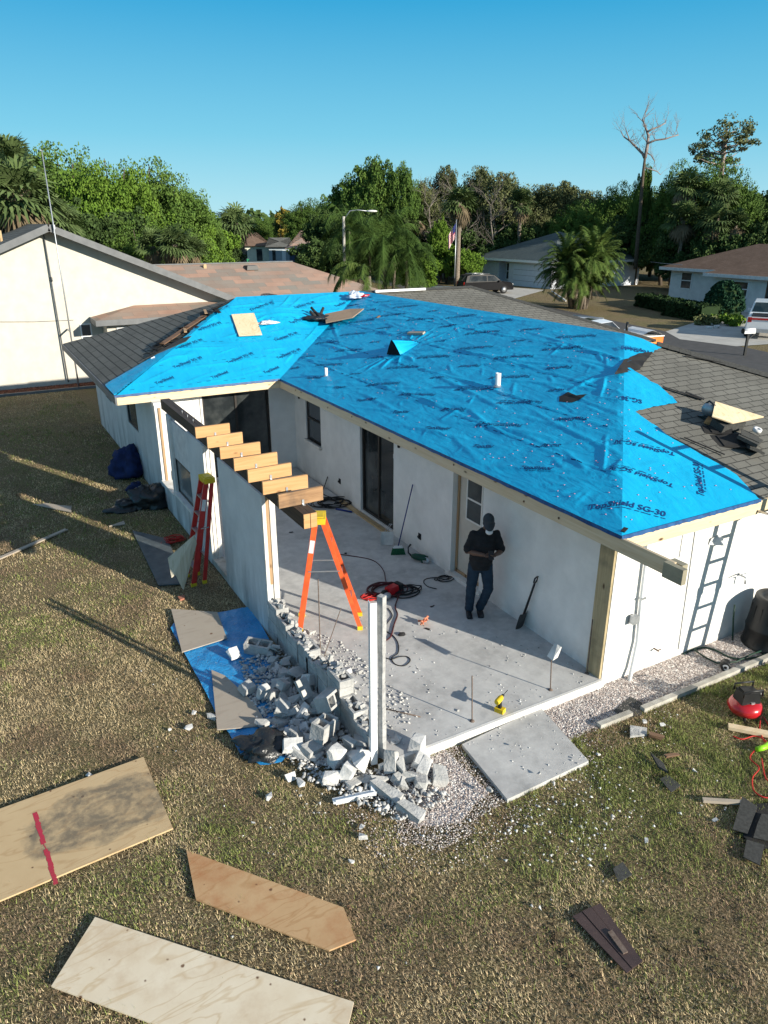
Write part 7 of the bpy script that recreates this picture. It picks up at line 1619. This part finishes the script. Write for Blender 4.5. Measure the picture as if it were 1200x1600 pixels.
def proto(key, R, Hc, lobes, clumps, per, leaf, mat, seed, bark='bark', **kw):
    me, L = crown_mesh('crown', R, Hc, lobes, clumps, per, leaf, M[mat], seed, **kw); H0 = Hc * .95; CB[key] = me_bounds(me)
    tm = trunk_mb(L, R, H0, R * .055, seed); PROTO[key] = (me, mesh_from('trunk', tm, M[bark]), H0, Hc, R)
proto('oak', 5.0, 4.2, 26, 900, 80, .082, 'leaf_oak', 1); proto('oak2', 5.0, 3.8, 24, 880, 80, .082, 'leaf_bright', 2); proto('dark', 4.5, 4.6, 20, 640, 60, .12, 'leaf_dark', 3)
proto('olive', 4.2, 4.8, 26, 520, 46, .095, 'leaf_olive', 4, lobe_r=.38, bark='grey_twig'); proto('bushy', 3.2, 2.6, 18, 460, 56, .10, 'leaf_bright', 5, low=-.9); proto('airy', 4.5, 4.0, 11, 280, 96, .095, 'leaf_oak', 6, lobe_r=.40)
proto('darkbush', 3.4, 2.6, 18, 460, 50, .11, 'leaf_dark', 7, low=-.9); proto('yellow', 3.0, 4.0, 9, 120, 34, .24, 'leaf_yellow', 8)
tree_n = 0
def tree(key, px, D, pytop, wpx, label, name='tree', cat='tree', group=None, dense=1.0):
    """crown top seen at row pytop, crown width wpx photo pixels, at horizontal distance D"""
    global tree_n; tree_n += 1
    me, tm, H0, Hc, R = PROTO[key]; c = AT(px, D); Ht = AT(px, D, pytop).z - GZ; bz_ = max(v[2] for v in CB[key]); ppm = FPX / (D * .98) * .97; Rw = wpx / 2 / ppm
    sxy = Rw / R * .92; sz = Ht / (H0 + bz_)
    t = thing(name, label, cat, (c.x, c.y, GZ), tree_n * 1.7, group); t.scale = (sxy, sxy, sz)
    o = bpy.data.objects.new('trunk', tm); COL.objects.link(o); o.parent = t
    o = bpy.data.objects.new('crown', me); COL.objects.link(o); o.parent = t; o.location = (0, 0, H0)
    return t

def fan_palm_meshes(seed, dead=22):
    rr = random.Random(seed)
    def fans(nf, el0, el1, R, w, droop):
        mb = MB()
        for i in range(nf):
            az = rr.uniform(0, 2 * pi); el = rr.uniform(el0, el1); d = Vector((cos(az) * cos(el), sin(az) * cos(el), sin(el))); pl = rr.uniform(.5, 1.0) * R * .6; hub = d * pl; s = d.cross(Vector((0, 0, 1))).normalized(); u = s.cross(d)
            mb.add([s * .02, -s * .02, hub - s * .02, hub + s * .02], [(0, 1, 2, 3)])
            tl = rr.uniform(-.5, .5); s2 = s * cos(tl) + u * sin(tl); nb = 13
            for k in range(nb):
                a = (k / (nb - 1) - .5) * 3.9; dd = (d * cos(a) + s2 * sin(a)); Lb = R * .62 * (1 - .25 * abs(a) / 2) * rr.uniform(.85, 1.1); ps = (s2 * cos(a) - d * sin(a)) * w
                m_ = hub + dd * Lb * .6 - Vector((0, 0, droop * .18)); e = hub + dd * Lb - Vector((0, 0, droop * .62 * rr.uniform(.7, 1.3)))
                mb.add([hub, m_ - ps, m_ + ps, e], [(0, 1, 2), (1, 3, 2)])
        return mb
    return mesh_from('fronds', fans(46, -.45, 1.45, 1.75, .065, .55), M['palm_green']), mesh_from('dead_fronds', fans(dead, -1.45, -.6, 1.3, .06, .9), M['palm_dead'])
FP = [fan_palm_meshes(1), fan_palm_meshes(2, 34), fan_palm_meshes(3, 12)]
def fan_palm(px, D, pyc, rpx, label, v=0, lean=0.0, group=None, trunk_r=.16):
    c = AT(px, D); zc = AT(px, D, pyc).z - GZ; ppm = FPX / D; s = rpx / ppm / 1.9
    t = thing('palm_tree', label, 'palm tree', (c.x, c.y, GZ), px * .3, group)
    mb = MB(); n = 8; mb.tube([(lean * (k / n) ** 2 - lean, 0, zc * k / n) for k in range(n + 1)], [trunk_r * (1.25 - .35 * k / n) for k in range(n + 1)], 9); part('trunk', mb, M['palm_bark'], t)
    for nm, me in (('fronds', FP[v][0]), ('dead_fronds', FP[v][1])):
        o = bpy.data.objects.new(nm, me); COL.objects.link(o); o.parent = t; o.location = (0, 0, zc); o.scale = (s, s, s)
    return t
def feather(mb, base, d, L, droop, nl, ll, rr, w=.03, hang=.5):
    """one arching feather frond with leaflets on both sides"""
    d = Vector(d).normalized(); pts = []; p = Vector(base); dirn = d.copy(); n = 12
    for k in range(n + 1): pts.append(p.copy()); p = p + dirn * (L / n); dirn = (dirn + Vector((0, 0, -droop / n * (.6 + k * .12)))).normalized()
    s = d.cross(Vector((0, 0, 1))).normalized()
    for k in range(n): mb.add([pts[k] - s * .02, pts[k] + s * .02, pts[k + 1] + s * .015, pts[k + 1] - s * .015], [(0, 1, 2, 3)])
    for i in range(nl):
        f = .12 + .88 * i / nl; x = f * n; k = min(int(x), n - 1); q = pts[k].lerp(pts[k + 1], x - k); tdir = (pts[k + 1] - pts[k]).normalized(); l2 = ll * (1 - .6 * abs(f - .45)) * rr.uniform(.8, 1.15)
        for sg in (-1, 1):
            e = q + (s * sg * .8 + tdir * .55 + Vector((0, 0, rr.uniform(-hang, hang * .3)))).normalized() * l2 - Vector((0, 0, l2 * hang * .5)); wv = tdir * w; mb.add([q - wv, q + wv, e], [(0, 1, 2)])

# tree list (photo columns and rows)
WG = 'broadleaf trees of the wood beyond the street'
tree('oak', 15, 62, 236, 190, 'leafy tree at the far left edge behind the tallest fan palms')
tree('oak', 110, 60, 238, 190, 'tall leafy tree just right of the aerial mast tip')
tree('oak2', 175, 56, 266, 170, 'rounded light green tree above the gable slope')
tree('oak', 232, 58, 262, 170, 'dense tree with the highest crown above the middle of the gable slope')
tree('oak2', 268, 66, 292, 120, 'tree on the shoulder of the left wood, stepping down')
tree('oak', 305, 72, 312, 90, 'smaller tree where the left wood meets the open sky')
tree('dark', 60, 50, 300, 170, 'dark tree low behind the gable peak'); tree('dark', 150, 48, 330, 160, 'dark low tree above the left part of the gable slope'); tree('oak', 215, 46, 345, 130, 'low leafy tree hugging the gable slope')
tree('bushy', 322, 80, 350, 90, 'pale green bush left of the leaning fan palm'); tree('bushy', 300, 60, 372, 80, 'bright bush above the mottled roof end'); tree('darkbush', 345, 90, 362, 60, 'dark bush behind the leaning fan palm trunk')
fan_palm(38, 40, 305, 70, 'big fan palm with a skirt of dead fronds behind the gable peak', 1); fan_palm(28, 44, 262, 50, 'higher fan palm at the left edge above the big one', 0); fan_palm(85, 44, 345, 42, 'fan palm half hidden beside the mast', 1)
fan_palm(235, 42, 385, 30, 'low fan palm, left one above the gable slope', 0); fan_palm(270, 41, 382, 36, 'low fan palm with many yellow dead fronds above the gable slope', 1); fan_palm(298, 44, 390, 26, 'low fan palm, right one nearest the mottled roof', 2)
fan_palm(368, 98, 350, 36, 'lone fan palm with a pale leaning trunk by the far street', 1, 1.1, trunk_r=.32)
tree('oak', 392, 175, 338, 60, 'distant tree behind the cream bungalow'); tree('oak', 350, 210, 344, 110, 'distant tree low on the skyline by the lone palm', dense=.6); tree('yellow', 440, 160, 325, 38, 'yellow-leaved tree at the end of the street')
tree('oak', 482, 135, 315, 82, 'rounded tree behind the far blue house'); tree('oak', 418, 190, 340, 60, 'distant tree between the bungalow and the yellow tree'); tree('dark', 455, 165, 338, 60, 'dark distant tree behind the grey far house')
# tall billowing oak in the centre
tree('airy', 545, 88, 285, 90, 'left dome of the tall oak group in the centre'); tree('airy', 590, 88, 250, 110, 'tallest billowing oak in the centre'); tree('airy', 625, 86, 258, 60, 'narrow upright oak crown right of the tallest one')
tree('oak', 575, 92, 292, 130, 'broad oak foliage under the tallest crown')
tree('dark', 520, 84, 330, 90, 'dark feathery tree behind the street lamp'); tree('dark', 560, 80, 335, 90, 'dark tree just right of the street lamp'); tree('darkbush', 505, 78, 375, 100, 'black-green shrubbery right of the far blue house'); tree('darkbush', 545, 76, 385, 90, 'dark shrubbery at the foot of the street lamp')
fan_palm(622, 84, 352, 26, 'shaggy fan palm with a short pale trunk in the centre', 1, trunk_r=.2); fan_palm(655, 86, 345, 22, 'second shaggy fan palm just right of the first', 1, trunk_r=.2)
tree('olive', 690, 92, 262, 70, 'thin grey-green tree left of the tall palm'); tree('olive', 745, 96, 262, 80, 'thin grey-green tree right of the tall palm'); tree('olive', 790, 92, 272, 90, 'sparse twiggy tree above the second palm')
tree('olive', 660, 90, 285, 60, 'olive tree between the oaks and the thin grey trees')
fan_palm(717, 78, 316, 34, 'tall fan palm with a straight pale trunk by the flag', 1, trunk_r=.22); fan_palm(812, 86, 318, 27, 'tall slim fan palm above the garage house roof', 0, trunk_r=.2)
for (px, D, py, w_, k, lb) in ((840, 95, 290, 90, 'olive', 'olive grey tree right of the slim palm'), (880, 100, 285, 90, 'olive', 'twiggy tree above the garage roof ridge'), (922, 98, 300, 90, 'olive', 'low olive tree left of the dead tree'), (960, 95, 292, 90, 'oak', 'round green tree just left of the dead tree'),
                              (1025, 98, 300, 80, 'oak', 'green tree just right of the dead trunk'), (1060, 84, 262, 90, 'oak', 'left shoulder of the great dark tree mass at the right'), (1105, 82, 256, 110, 'oak', 'highest leafy dome of the tree mass under the pine'), (1140, 86, 285, 90, 'oak', 'right shoulder of the tree mass under the pine'),
                              (1195, 90, 300, 90, 'dark', 'tree at the right edge of the picture'), (1240, 95, 290, 110, 'dark', 'tree beyond the right edge'), (900, 88, 320, 90, 'oak', 'leafy tree behind the garage roof'), (985, 86, 335, 100, 'dark', 'dark tree at the foot of the dead tree')): tree(k, px, D, py, w_, lb)
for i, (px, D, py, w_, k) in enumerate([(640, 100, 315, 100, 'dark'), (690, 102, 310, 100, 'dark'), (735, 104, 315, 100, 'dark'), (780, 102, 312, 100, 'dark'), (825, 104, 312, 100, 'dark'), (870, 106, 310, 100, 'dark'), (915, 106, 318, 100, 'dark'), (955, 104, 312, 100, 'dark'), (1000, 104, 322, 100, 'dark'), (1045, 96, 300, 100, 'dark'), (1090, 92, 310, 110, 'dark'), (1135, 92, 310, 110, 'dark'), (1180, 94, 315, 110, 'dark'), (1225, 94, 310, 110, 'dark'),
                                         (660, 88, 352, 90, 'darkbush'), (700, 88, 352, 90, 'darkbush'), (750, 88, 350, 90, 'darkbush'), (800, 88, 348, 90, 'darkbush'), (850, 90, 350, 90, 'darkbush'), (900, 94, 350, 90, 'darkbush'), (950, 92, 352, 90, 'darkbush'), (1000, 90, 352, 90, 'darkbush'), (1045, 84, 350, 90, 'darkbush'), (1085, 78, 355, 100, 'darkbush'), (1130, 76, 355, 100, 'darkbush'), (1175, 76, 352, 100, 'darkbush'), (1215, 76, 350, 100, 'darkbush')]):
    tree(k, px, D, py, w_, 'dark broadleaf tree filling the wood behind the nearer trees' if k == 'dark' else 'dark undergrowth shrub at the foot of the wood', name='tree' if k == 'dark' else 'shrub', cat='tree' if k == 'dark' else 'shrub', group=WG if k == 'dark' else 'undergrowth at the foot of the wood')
fan_palm(1065, 79, 292, 30, 'fan palm with pale dead fronds high in the right tree mass', 1); fan_palm(1120, 78, 305, 28, 'fan palm buried in the middle of the right tree mass', 1); fan_palm(1068, 76, 345, 32, 'bright fan palm in front of the right tree mass, left', 0); fan_palm(1118, 75, 345, 32, 'fan palm with hanging dead skirt in front of the right tree mass', 1); fan_palm(1150, 75, 352, 26, 'fan palm low at the right of the tree mass', 0)
for (px, D, py, w_, k, lb) in ((655, 70, 402, 70, 'bushy', 'yellow-green shrub behind the arching palms'), (735, 80, 395, 50, 'bushy', 'yellow-green shrub left of the garage house'), (700, 82, 380, 60, 'bushy', 'light shrub by the flagpole foot'), (690, 84, 345, 40, 'bushy', 'tall narrow light green bush left of the flag'), (748, 86, 400, 40, 'bushy', 'bright bush against the garage house corner')): tree(k, px, D, py, w_, lb, name='shrub', cat='shrub')
# distant wood closing the horizon
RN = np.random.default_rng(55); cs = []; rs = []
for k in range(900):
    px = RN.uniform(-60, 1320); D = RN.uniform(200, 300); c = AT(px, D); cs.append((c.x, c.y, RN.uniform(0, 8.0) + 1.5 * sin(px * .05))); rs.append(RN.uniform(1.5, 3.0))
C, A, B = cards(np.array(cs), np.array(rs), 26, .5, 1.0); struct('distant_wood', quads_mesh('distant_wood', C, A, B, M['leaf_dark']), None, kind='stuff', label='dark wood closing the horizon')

# dead tree
def limb_px(mb, pts, D, r0, r1, n=7, dz=0):
    P = [AT(px, D + dz * i, py) for i, (px, py) in enumerate(pts)]; mb.tube(P, [r0 + (r1 - r0) * i / (len(P) - 1) for i in range(len(P))], n); return P
def twigs(mb, p, d, L, r, depth, rr):
    if depth == 0 or L < .25: return
    m_ = p + d * L * .5 + Vector((rr.uniform(-.1, .1), rr.uniform(-.1, .1), rr.uniform(-.05, .1))) * L; e = m_ + (d + Vector((rr.uniform(-.4, .4), rr.uniform(-.4, .4), rr.uniform(-.2, .4)))).normalized() * L * .5
    mb.tube([p, m_, e], [r, r * .8, r * .55], 5, cap=False)
    for k in range(rr.choice((2, 3))):
        nd = (d + Vector((rr.uniform(-.9, .9), rr.uniform(-.9, .9), rr.uniform(-.4, .8)))).normalized(); twigs(mb, m_ if k == 0 else e, nd, L * rr.uniform(.55, .8), r * .55, depth - 1, rr)
D = 80; base = AT(994, D); t = thing('dead_tree', 'tall bare dead tree standing against the sky', 'dead tree', (base.x, base.y, GZ)); rr = random.Random(14)
mb = MB(); tr = limb_px(mb, [(993, 420), (996, 380), (1001, 320), (1005, 270), (1008, 245)], D, .21, .11, 9); part('trunk', mb, M['bark'], t, world=True)
mb = MB()
for (pts, r0) in (([(1008, 248), (1004, 240), (992, 228), (984, 220), (975, 214)], .14), ([(1008, 246), (1012, 225), (1013, 212), (1010, 203), (1006, 192), (1004, 186)], .17), ([(1012, 224), (1024, 219), (1040, 217), (1052, 213), (1060, 211)], .11), ([(1012, 206), (1020, 201), (1030, 198), (1040, 192)], .10), ([(1010, 238), (1018, 243), (1023, 252), (1022, 256)], .06), ([(1006, 262), (1018, 265), (1027, 268), (1032, 273)], .07), ([(984, 220), (980, 208), (977, 200)], .06), ([(975, 214), (970, 206)], .05)):
    P = limb_px(mb, pts, D, r0, r0 * .4, 6, .25)
    for q in P[1:]:
        for k in range(2): twigs(mb, q, Vector((rr.uniform(-.8, .8), rr.uniform(-.5, .5), rr.uniform(.1, 1))).normalized(), rr.uniform(.45, .95), r0 * .22, 4, rr)
part('branches', mb, M['dead_bark'], t, world=True)
# the small live tuft on the dead trunk
tree('airy', 1003, 84, 262, 40, 'small leafy crown half way up the dead trunk')
# bare grey twigged trees
for (px, py0, py1, lb) in ((675, 400, 285, 'leafless grey tree left of the tall palm'), (770, 400, 280, 'leafless pale grey tree above the wood'), (722, 400, 282, 'leafless grey tree behind the tall palm')):
    D = 86; base = AT(px, D); t = thing('bare_tree', lb, 'bare tree', (base.x, base.y, GZ)); rr = random.Random(px); top = AT(px, D, py1).z; mb = MB(); P = [Vector((base.x + .4 * sin(k), base.y, GZ + (top - GZ) * .75 * k / 5)) for k in range(6)]; mb.tube(P, [.16 - .024 * k for k in range(6)], 7); part('trunk', mb, M['grey_twig'], t, world=True)
    mb = MB()
    for q in P[2:]:
        for k in range(4): twigs(mb, q, Vector((rr.uniform(-1, 1), rr.uniform(-1, 1), rr.uniform(.3, 1))).normalized(), rr.uniform(.9, 1.7), .045, 5, rr)
    part('branches', mb, M['grey_twig'], t, world=True)
# pine
D = 90; base = AT(1124, D); t = thing('pine_tree', 'tall open-crowned pine above the right tree mass', 'pine tree', (base.x, base.y, GZ)); mb = MB(); P = limb_px(mb, [(1124, 420), (1126, 330), (1128, 262), (1134, 215), (1136, 200)], D, .34, .10, 8); part('trunk', mb, M['dead_bark'], t, world=True)
cl = [(1143, 192, 1.6), (1130, 196, 1.3), (1158, 198, 1.3), (1120, 208, 1.5), (1150, 205, 1.6), (1168, 203, 1.1), (1112, 218, 1.4), (1172, 218, 1.2), (1160, 222, 1.3), (1140, 215, 1.6), (1176, 227, .9), (1104, 214, .9), (1108, 228, 1.2), (1092, 230, 1.1), (1084, 236, .8), (1098, 240, 1.2), (1112, 240, 1.1), (1140, 232, 1.1), (1156, 236, .9), (1100, 250, 1.0), (1120, 250, 1.1), (1142, 248, .9), (1165, 212, 1.0), (1128, 225, 1.0), (1088, 245, .7), (1130, 258, 1.0)]
cs = []; rs = []; mb = MB(); rr = random.Random(8)
for (px, py, r) in cl:
    c = AT(px, D + rr.uniform(-2.5, 2.5), py); j = min(3, max(1, int((420 - py) / 60))); o_ = P[2].lerp(P[4], min(1, max(0, (258 - py) / 60 - .15))); mb.tube([o_, o_.lerp(c, .6) + Vector((0, 0, -.15)), c], [.09, .05, .025], 5)
    for k in range(5): cs.append((c.x + rr.uniform(-r, r) * .8, c.y + rr.uniform(-r, r) * .8, c.z + rr.uniform(-.25, .3) * r)); rs.append(r * .42)
part('branches', mb, M['dead_bark'], t, world=True)
RN = np.random.default_rng(5); C, A, B = cards(np.array(cs) - np.array(t.location), np.array(rs), 34, .05, .11, .55); me = quads_mesh('needles', C, A, B, M['leaf_olive']); part('needles', me, None, t)
mb = MB(); limb_px(mb, [(1126, 262), (1140, 260), (1162, 257)], D, .06, .02, 5); part('branch', mb, M['dead_bark'], t, world=True)

# clumping palm on the lawn opposite
c = G(903, 482, GZ); t = thing('clumping_palm', 'big bushy palm clump on the lawn before the garage house', 'palm tree', (c.x, c.y, GZ)); rr = random.Random(6)
mb = MB(); tops = []
for k in range(12):
    a = 2 * pi * k / 12; b0 = Vector((.55 * cos(a), .55 * sin(a), 0)); tp_ = Vector((1.9 * cos(a) * rr.uniform(.3, 1), 1.9 * sin(a) * rr.uniform(.3, 1), rr.uniform(1.2, 4.1))); mb.tube([b0, b0.lerp(tp_, .5) + Vector((0, 0, .1)), tp_], [.16, .12, .10], 8); tops.append(tp_)
part('trunks', mb, M['palm_bark'], t)
mb = MB(); md = MB()
for tp_ in tops:
    for k in range(46):
        az = rr.uniform(0, 2 * pi); el = rr.uniform(-.35, 1.4); feather(mb, tp_, (cos(az) * cos(el), sin(az) * cos(el), sin(el)), rr.uniform(1.7, 2.6), 1.25, 40, .42, rr, .026, .35)
    for k in range(4): az = rr.uniform(0, 2 * pi); feather(md, tp_, (cos(az), sin(az), -.4), 1.6, 1.6, 24, .3, rr, .02)
part('fronds', mb, M['palm_lush'], t); part('dead_fronds', md, M['palm_dead'], t)
M['queen_leaf'] = leafmat('queen_fronds', (.03, .06, .015), (.055, .10, .02), (.10, .15, .035), 1.0)
# arching queen palms in the centre, behind the ridge
def queen(px, D, pyc, L, nf, label, el=( -.1, 1.2), az_rng=(0, 2 * pi), ll=.55, mat='palm_lush', droop=2.2, name='queen_palm'):
    c = AT(px, D); zc = AT(px, D, pyc).z; t = thing(name, label, 'palm tree', (c.x, c.y, GZ)); rr = random.Random(int(px)); mb = MB(); mb.tube([(0, 0, 0), (.1, 0, (zc - GZ) * .6), (0, 0, zc - GZ)], [.16, .13, .11], 8); part('trunk', mb, M['palm_bark'], t)
    mb = MB()
    for k in range(nf): az = rr.uniform(*az_rng); e = rr.uniform(*el); feather(mb, (0, 0, zc - GZ), (cos(az) * cos(e), sin(az) * cos(e), sin(e)), L * rr.uniform(.8, 1.1), droop, 60, ll, rr, .02, .9)
    part('fronds', mb, M[mat], t); return t
queen(575, 33, 432, 2.3, 9, 'near palm whose yellow-green fronds arch over the mottled roof end', (.1, 1.0), (2.2, 4.6), .42, 'palm_lush', 2.6)
for (px, D, py, L, lb) in ((545, 62, 362, 4.4, 'feathery palm beside the street lamp, tallest of the clump'), (600, 60, 385, 4.2, 'feathery drooping palm in the middle of the clump'), (635, 60, 408, 3.6, 'feathery drooping palm at the right of the clump'), (575, 64, 378, 4.2, 'feathery palm at the back of the clump'), (615, 66, 370, 4.0, 'second feathery palm at the back of the clump')): queen(px, D, py, L, 30, lb, (-.3, 1.3), ll=.8, mat='queen_leaf')
# hedges
def hedge(pts, w, h, label, mat='hedge', name='hedge', cat='hedge', dome=False):
    global RN; RN = np.random.default_rng(len(label)); cs = []; rs = []
    a, b = Vector(pts[0]), Vector(pts[1]); L = (b - a).length; d = (b - a).normalized() if L > 0 else Vector((1, 0, 0)); s = Vector((-d.y, d.x, 0)); loc = a.copy()
    if dome:
        n = 260; dd = rand_dirs(n); dd[:, 2] = abs(dd[:, 2]); cs = np.array([(q[0] * w / 2, q[1] * w / 2, q[2] * (h - .5) + .5 if q[2] > .05 else RN.uniform(0, .6)) for q in dd]); rs = np.full(n, .13)
        core = MB(); core.lathe([(w * .42, 0), (w * .46, .6), (w * .42, h * .6), (w * .28, h * .86), (0, h * .94)], 20); per = 36
    else:
        n = int(L * 26 * (h + w)); cs = []
        for k in range(n): u = RN.uniform(0, L); q = RN.uniform(0, 3); v, z = ((-w / 2, RN.uniform(0, h)) if q < 1 else (w / 2, RN.uniform(0, h)) if q < 2 else (RN.uniform(-w / 2, w / 2), h)); p = d * u + s * v; cs.append((p.x, p.y, z))
        cs = np.array(cs); rs = np.full(n, .14); core = MB(); core.beam(Vector((0, 0, h / 2)), d * L + Vector((0, 0, h / 2)), w - .06, h - .04); per = 10
    C, A, B = cards(cs, rs, per, .04, .09); t = thing(name, label, cat, loc); part('branches', core, M['hedge'], t); part('foliage', quads_mesh('foliage', C, A, B, M[mat]), None, t)
hedge([G(1005, 478, GZ), G(1060, 490, GZ)], 1.4, .85, 'dark clipped hedge on the lawn, left one'); hedge([G(1048, 492, GZ), G(1108, 502, GZ)], 1.5, .95, 'dark clipped hedge on the lawn, right one beside the domed bush')
c = G(1127, 497, GZ); hedge([c, c], 2.5, 2.35, 'big dome-clipped green bush by the front door', 'topiary', 'topiary_bush', 'bush', True)
for (px, py, r, lb) in ((1105, 508, .7, 'low pale flowering plant below the hedge'), (1138, 508, .8, 'low bright green plant below the domed bush')):
    c = G(px, py, GZ); RN = np.random.default_rng(px); cs = np.array([(RN.uniform(-r, r), RN.uniform(-r, r), RN.uniform(.05, .45)) for k in range(30)]); C, A, B = cards(cs, np.full(30, .2), 26, .05, .12); me = quads_mesh('low_plant', C, A, B, M['leaf_bright'] if px > 1110 else M['leaf_olive']); o = bpy.data.objects.new('low_plant', me); COL.objects.link(o); o.location = c; tag(o, lb, 'plant')
# white stones near them
for i, (px, py) in enumerate([(1113, 507), (1120, 511), (1108, 512)]): single('stone', chunk((.5, .35, .22), 1900 + i, 14), M['cmu_white'], ['upper', 'right', 'lower'][i] + ' white stone edging the low plants', 'stone', G(px, py, GZ + .08), rot=(0, 0, i))
# white downspout lying on the lawn, telephone wire
a, b, c = G(862, 455, GZ + .1), G(872, 462, GZ + .1), G(884, 470, GZ + .1); mb = MB(); mb.tube([a, b, c], .07, 6); single('drain_pipe', mb, M['plastic_white'], 'white pipe lying on the lawn from the garage house corner', 'pipe', a)
mb = MB(); mb.tube([AT(1016, 80, 409), AT(1040, 70, 412), AT(1066, 62, 414)], .02, 5); single('utility_wire', mb, M['galv'], 'wire strung from the garage house to the brown-roofed house', 'wire', AT(1040, 70, 412))
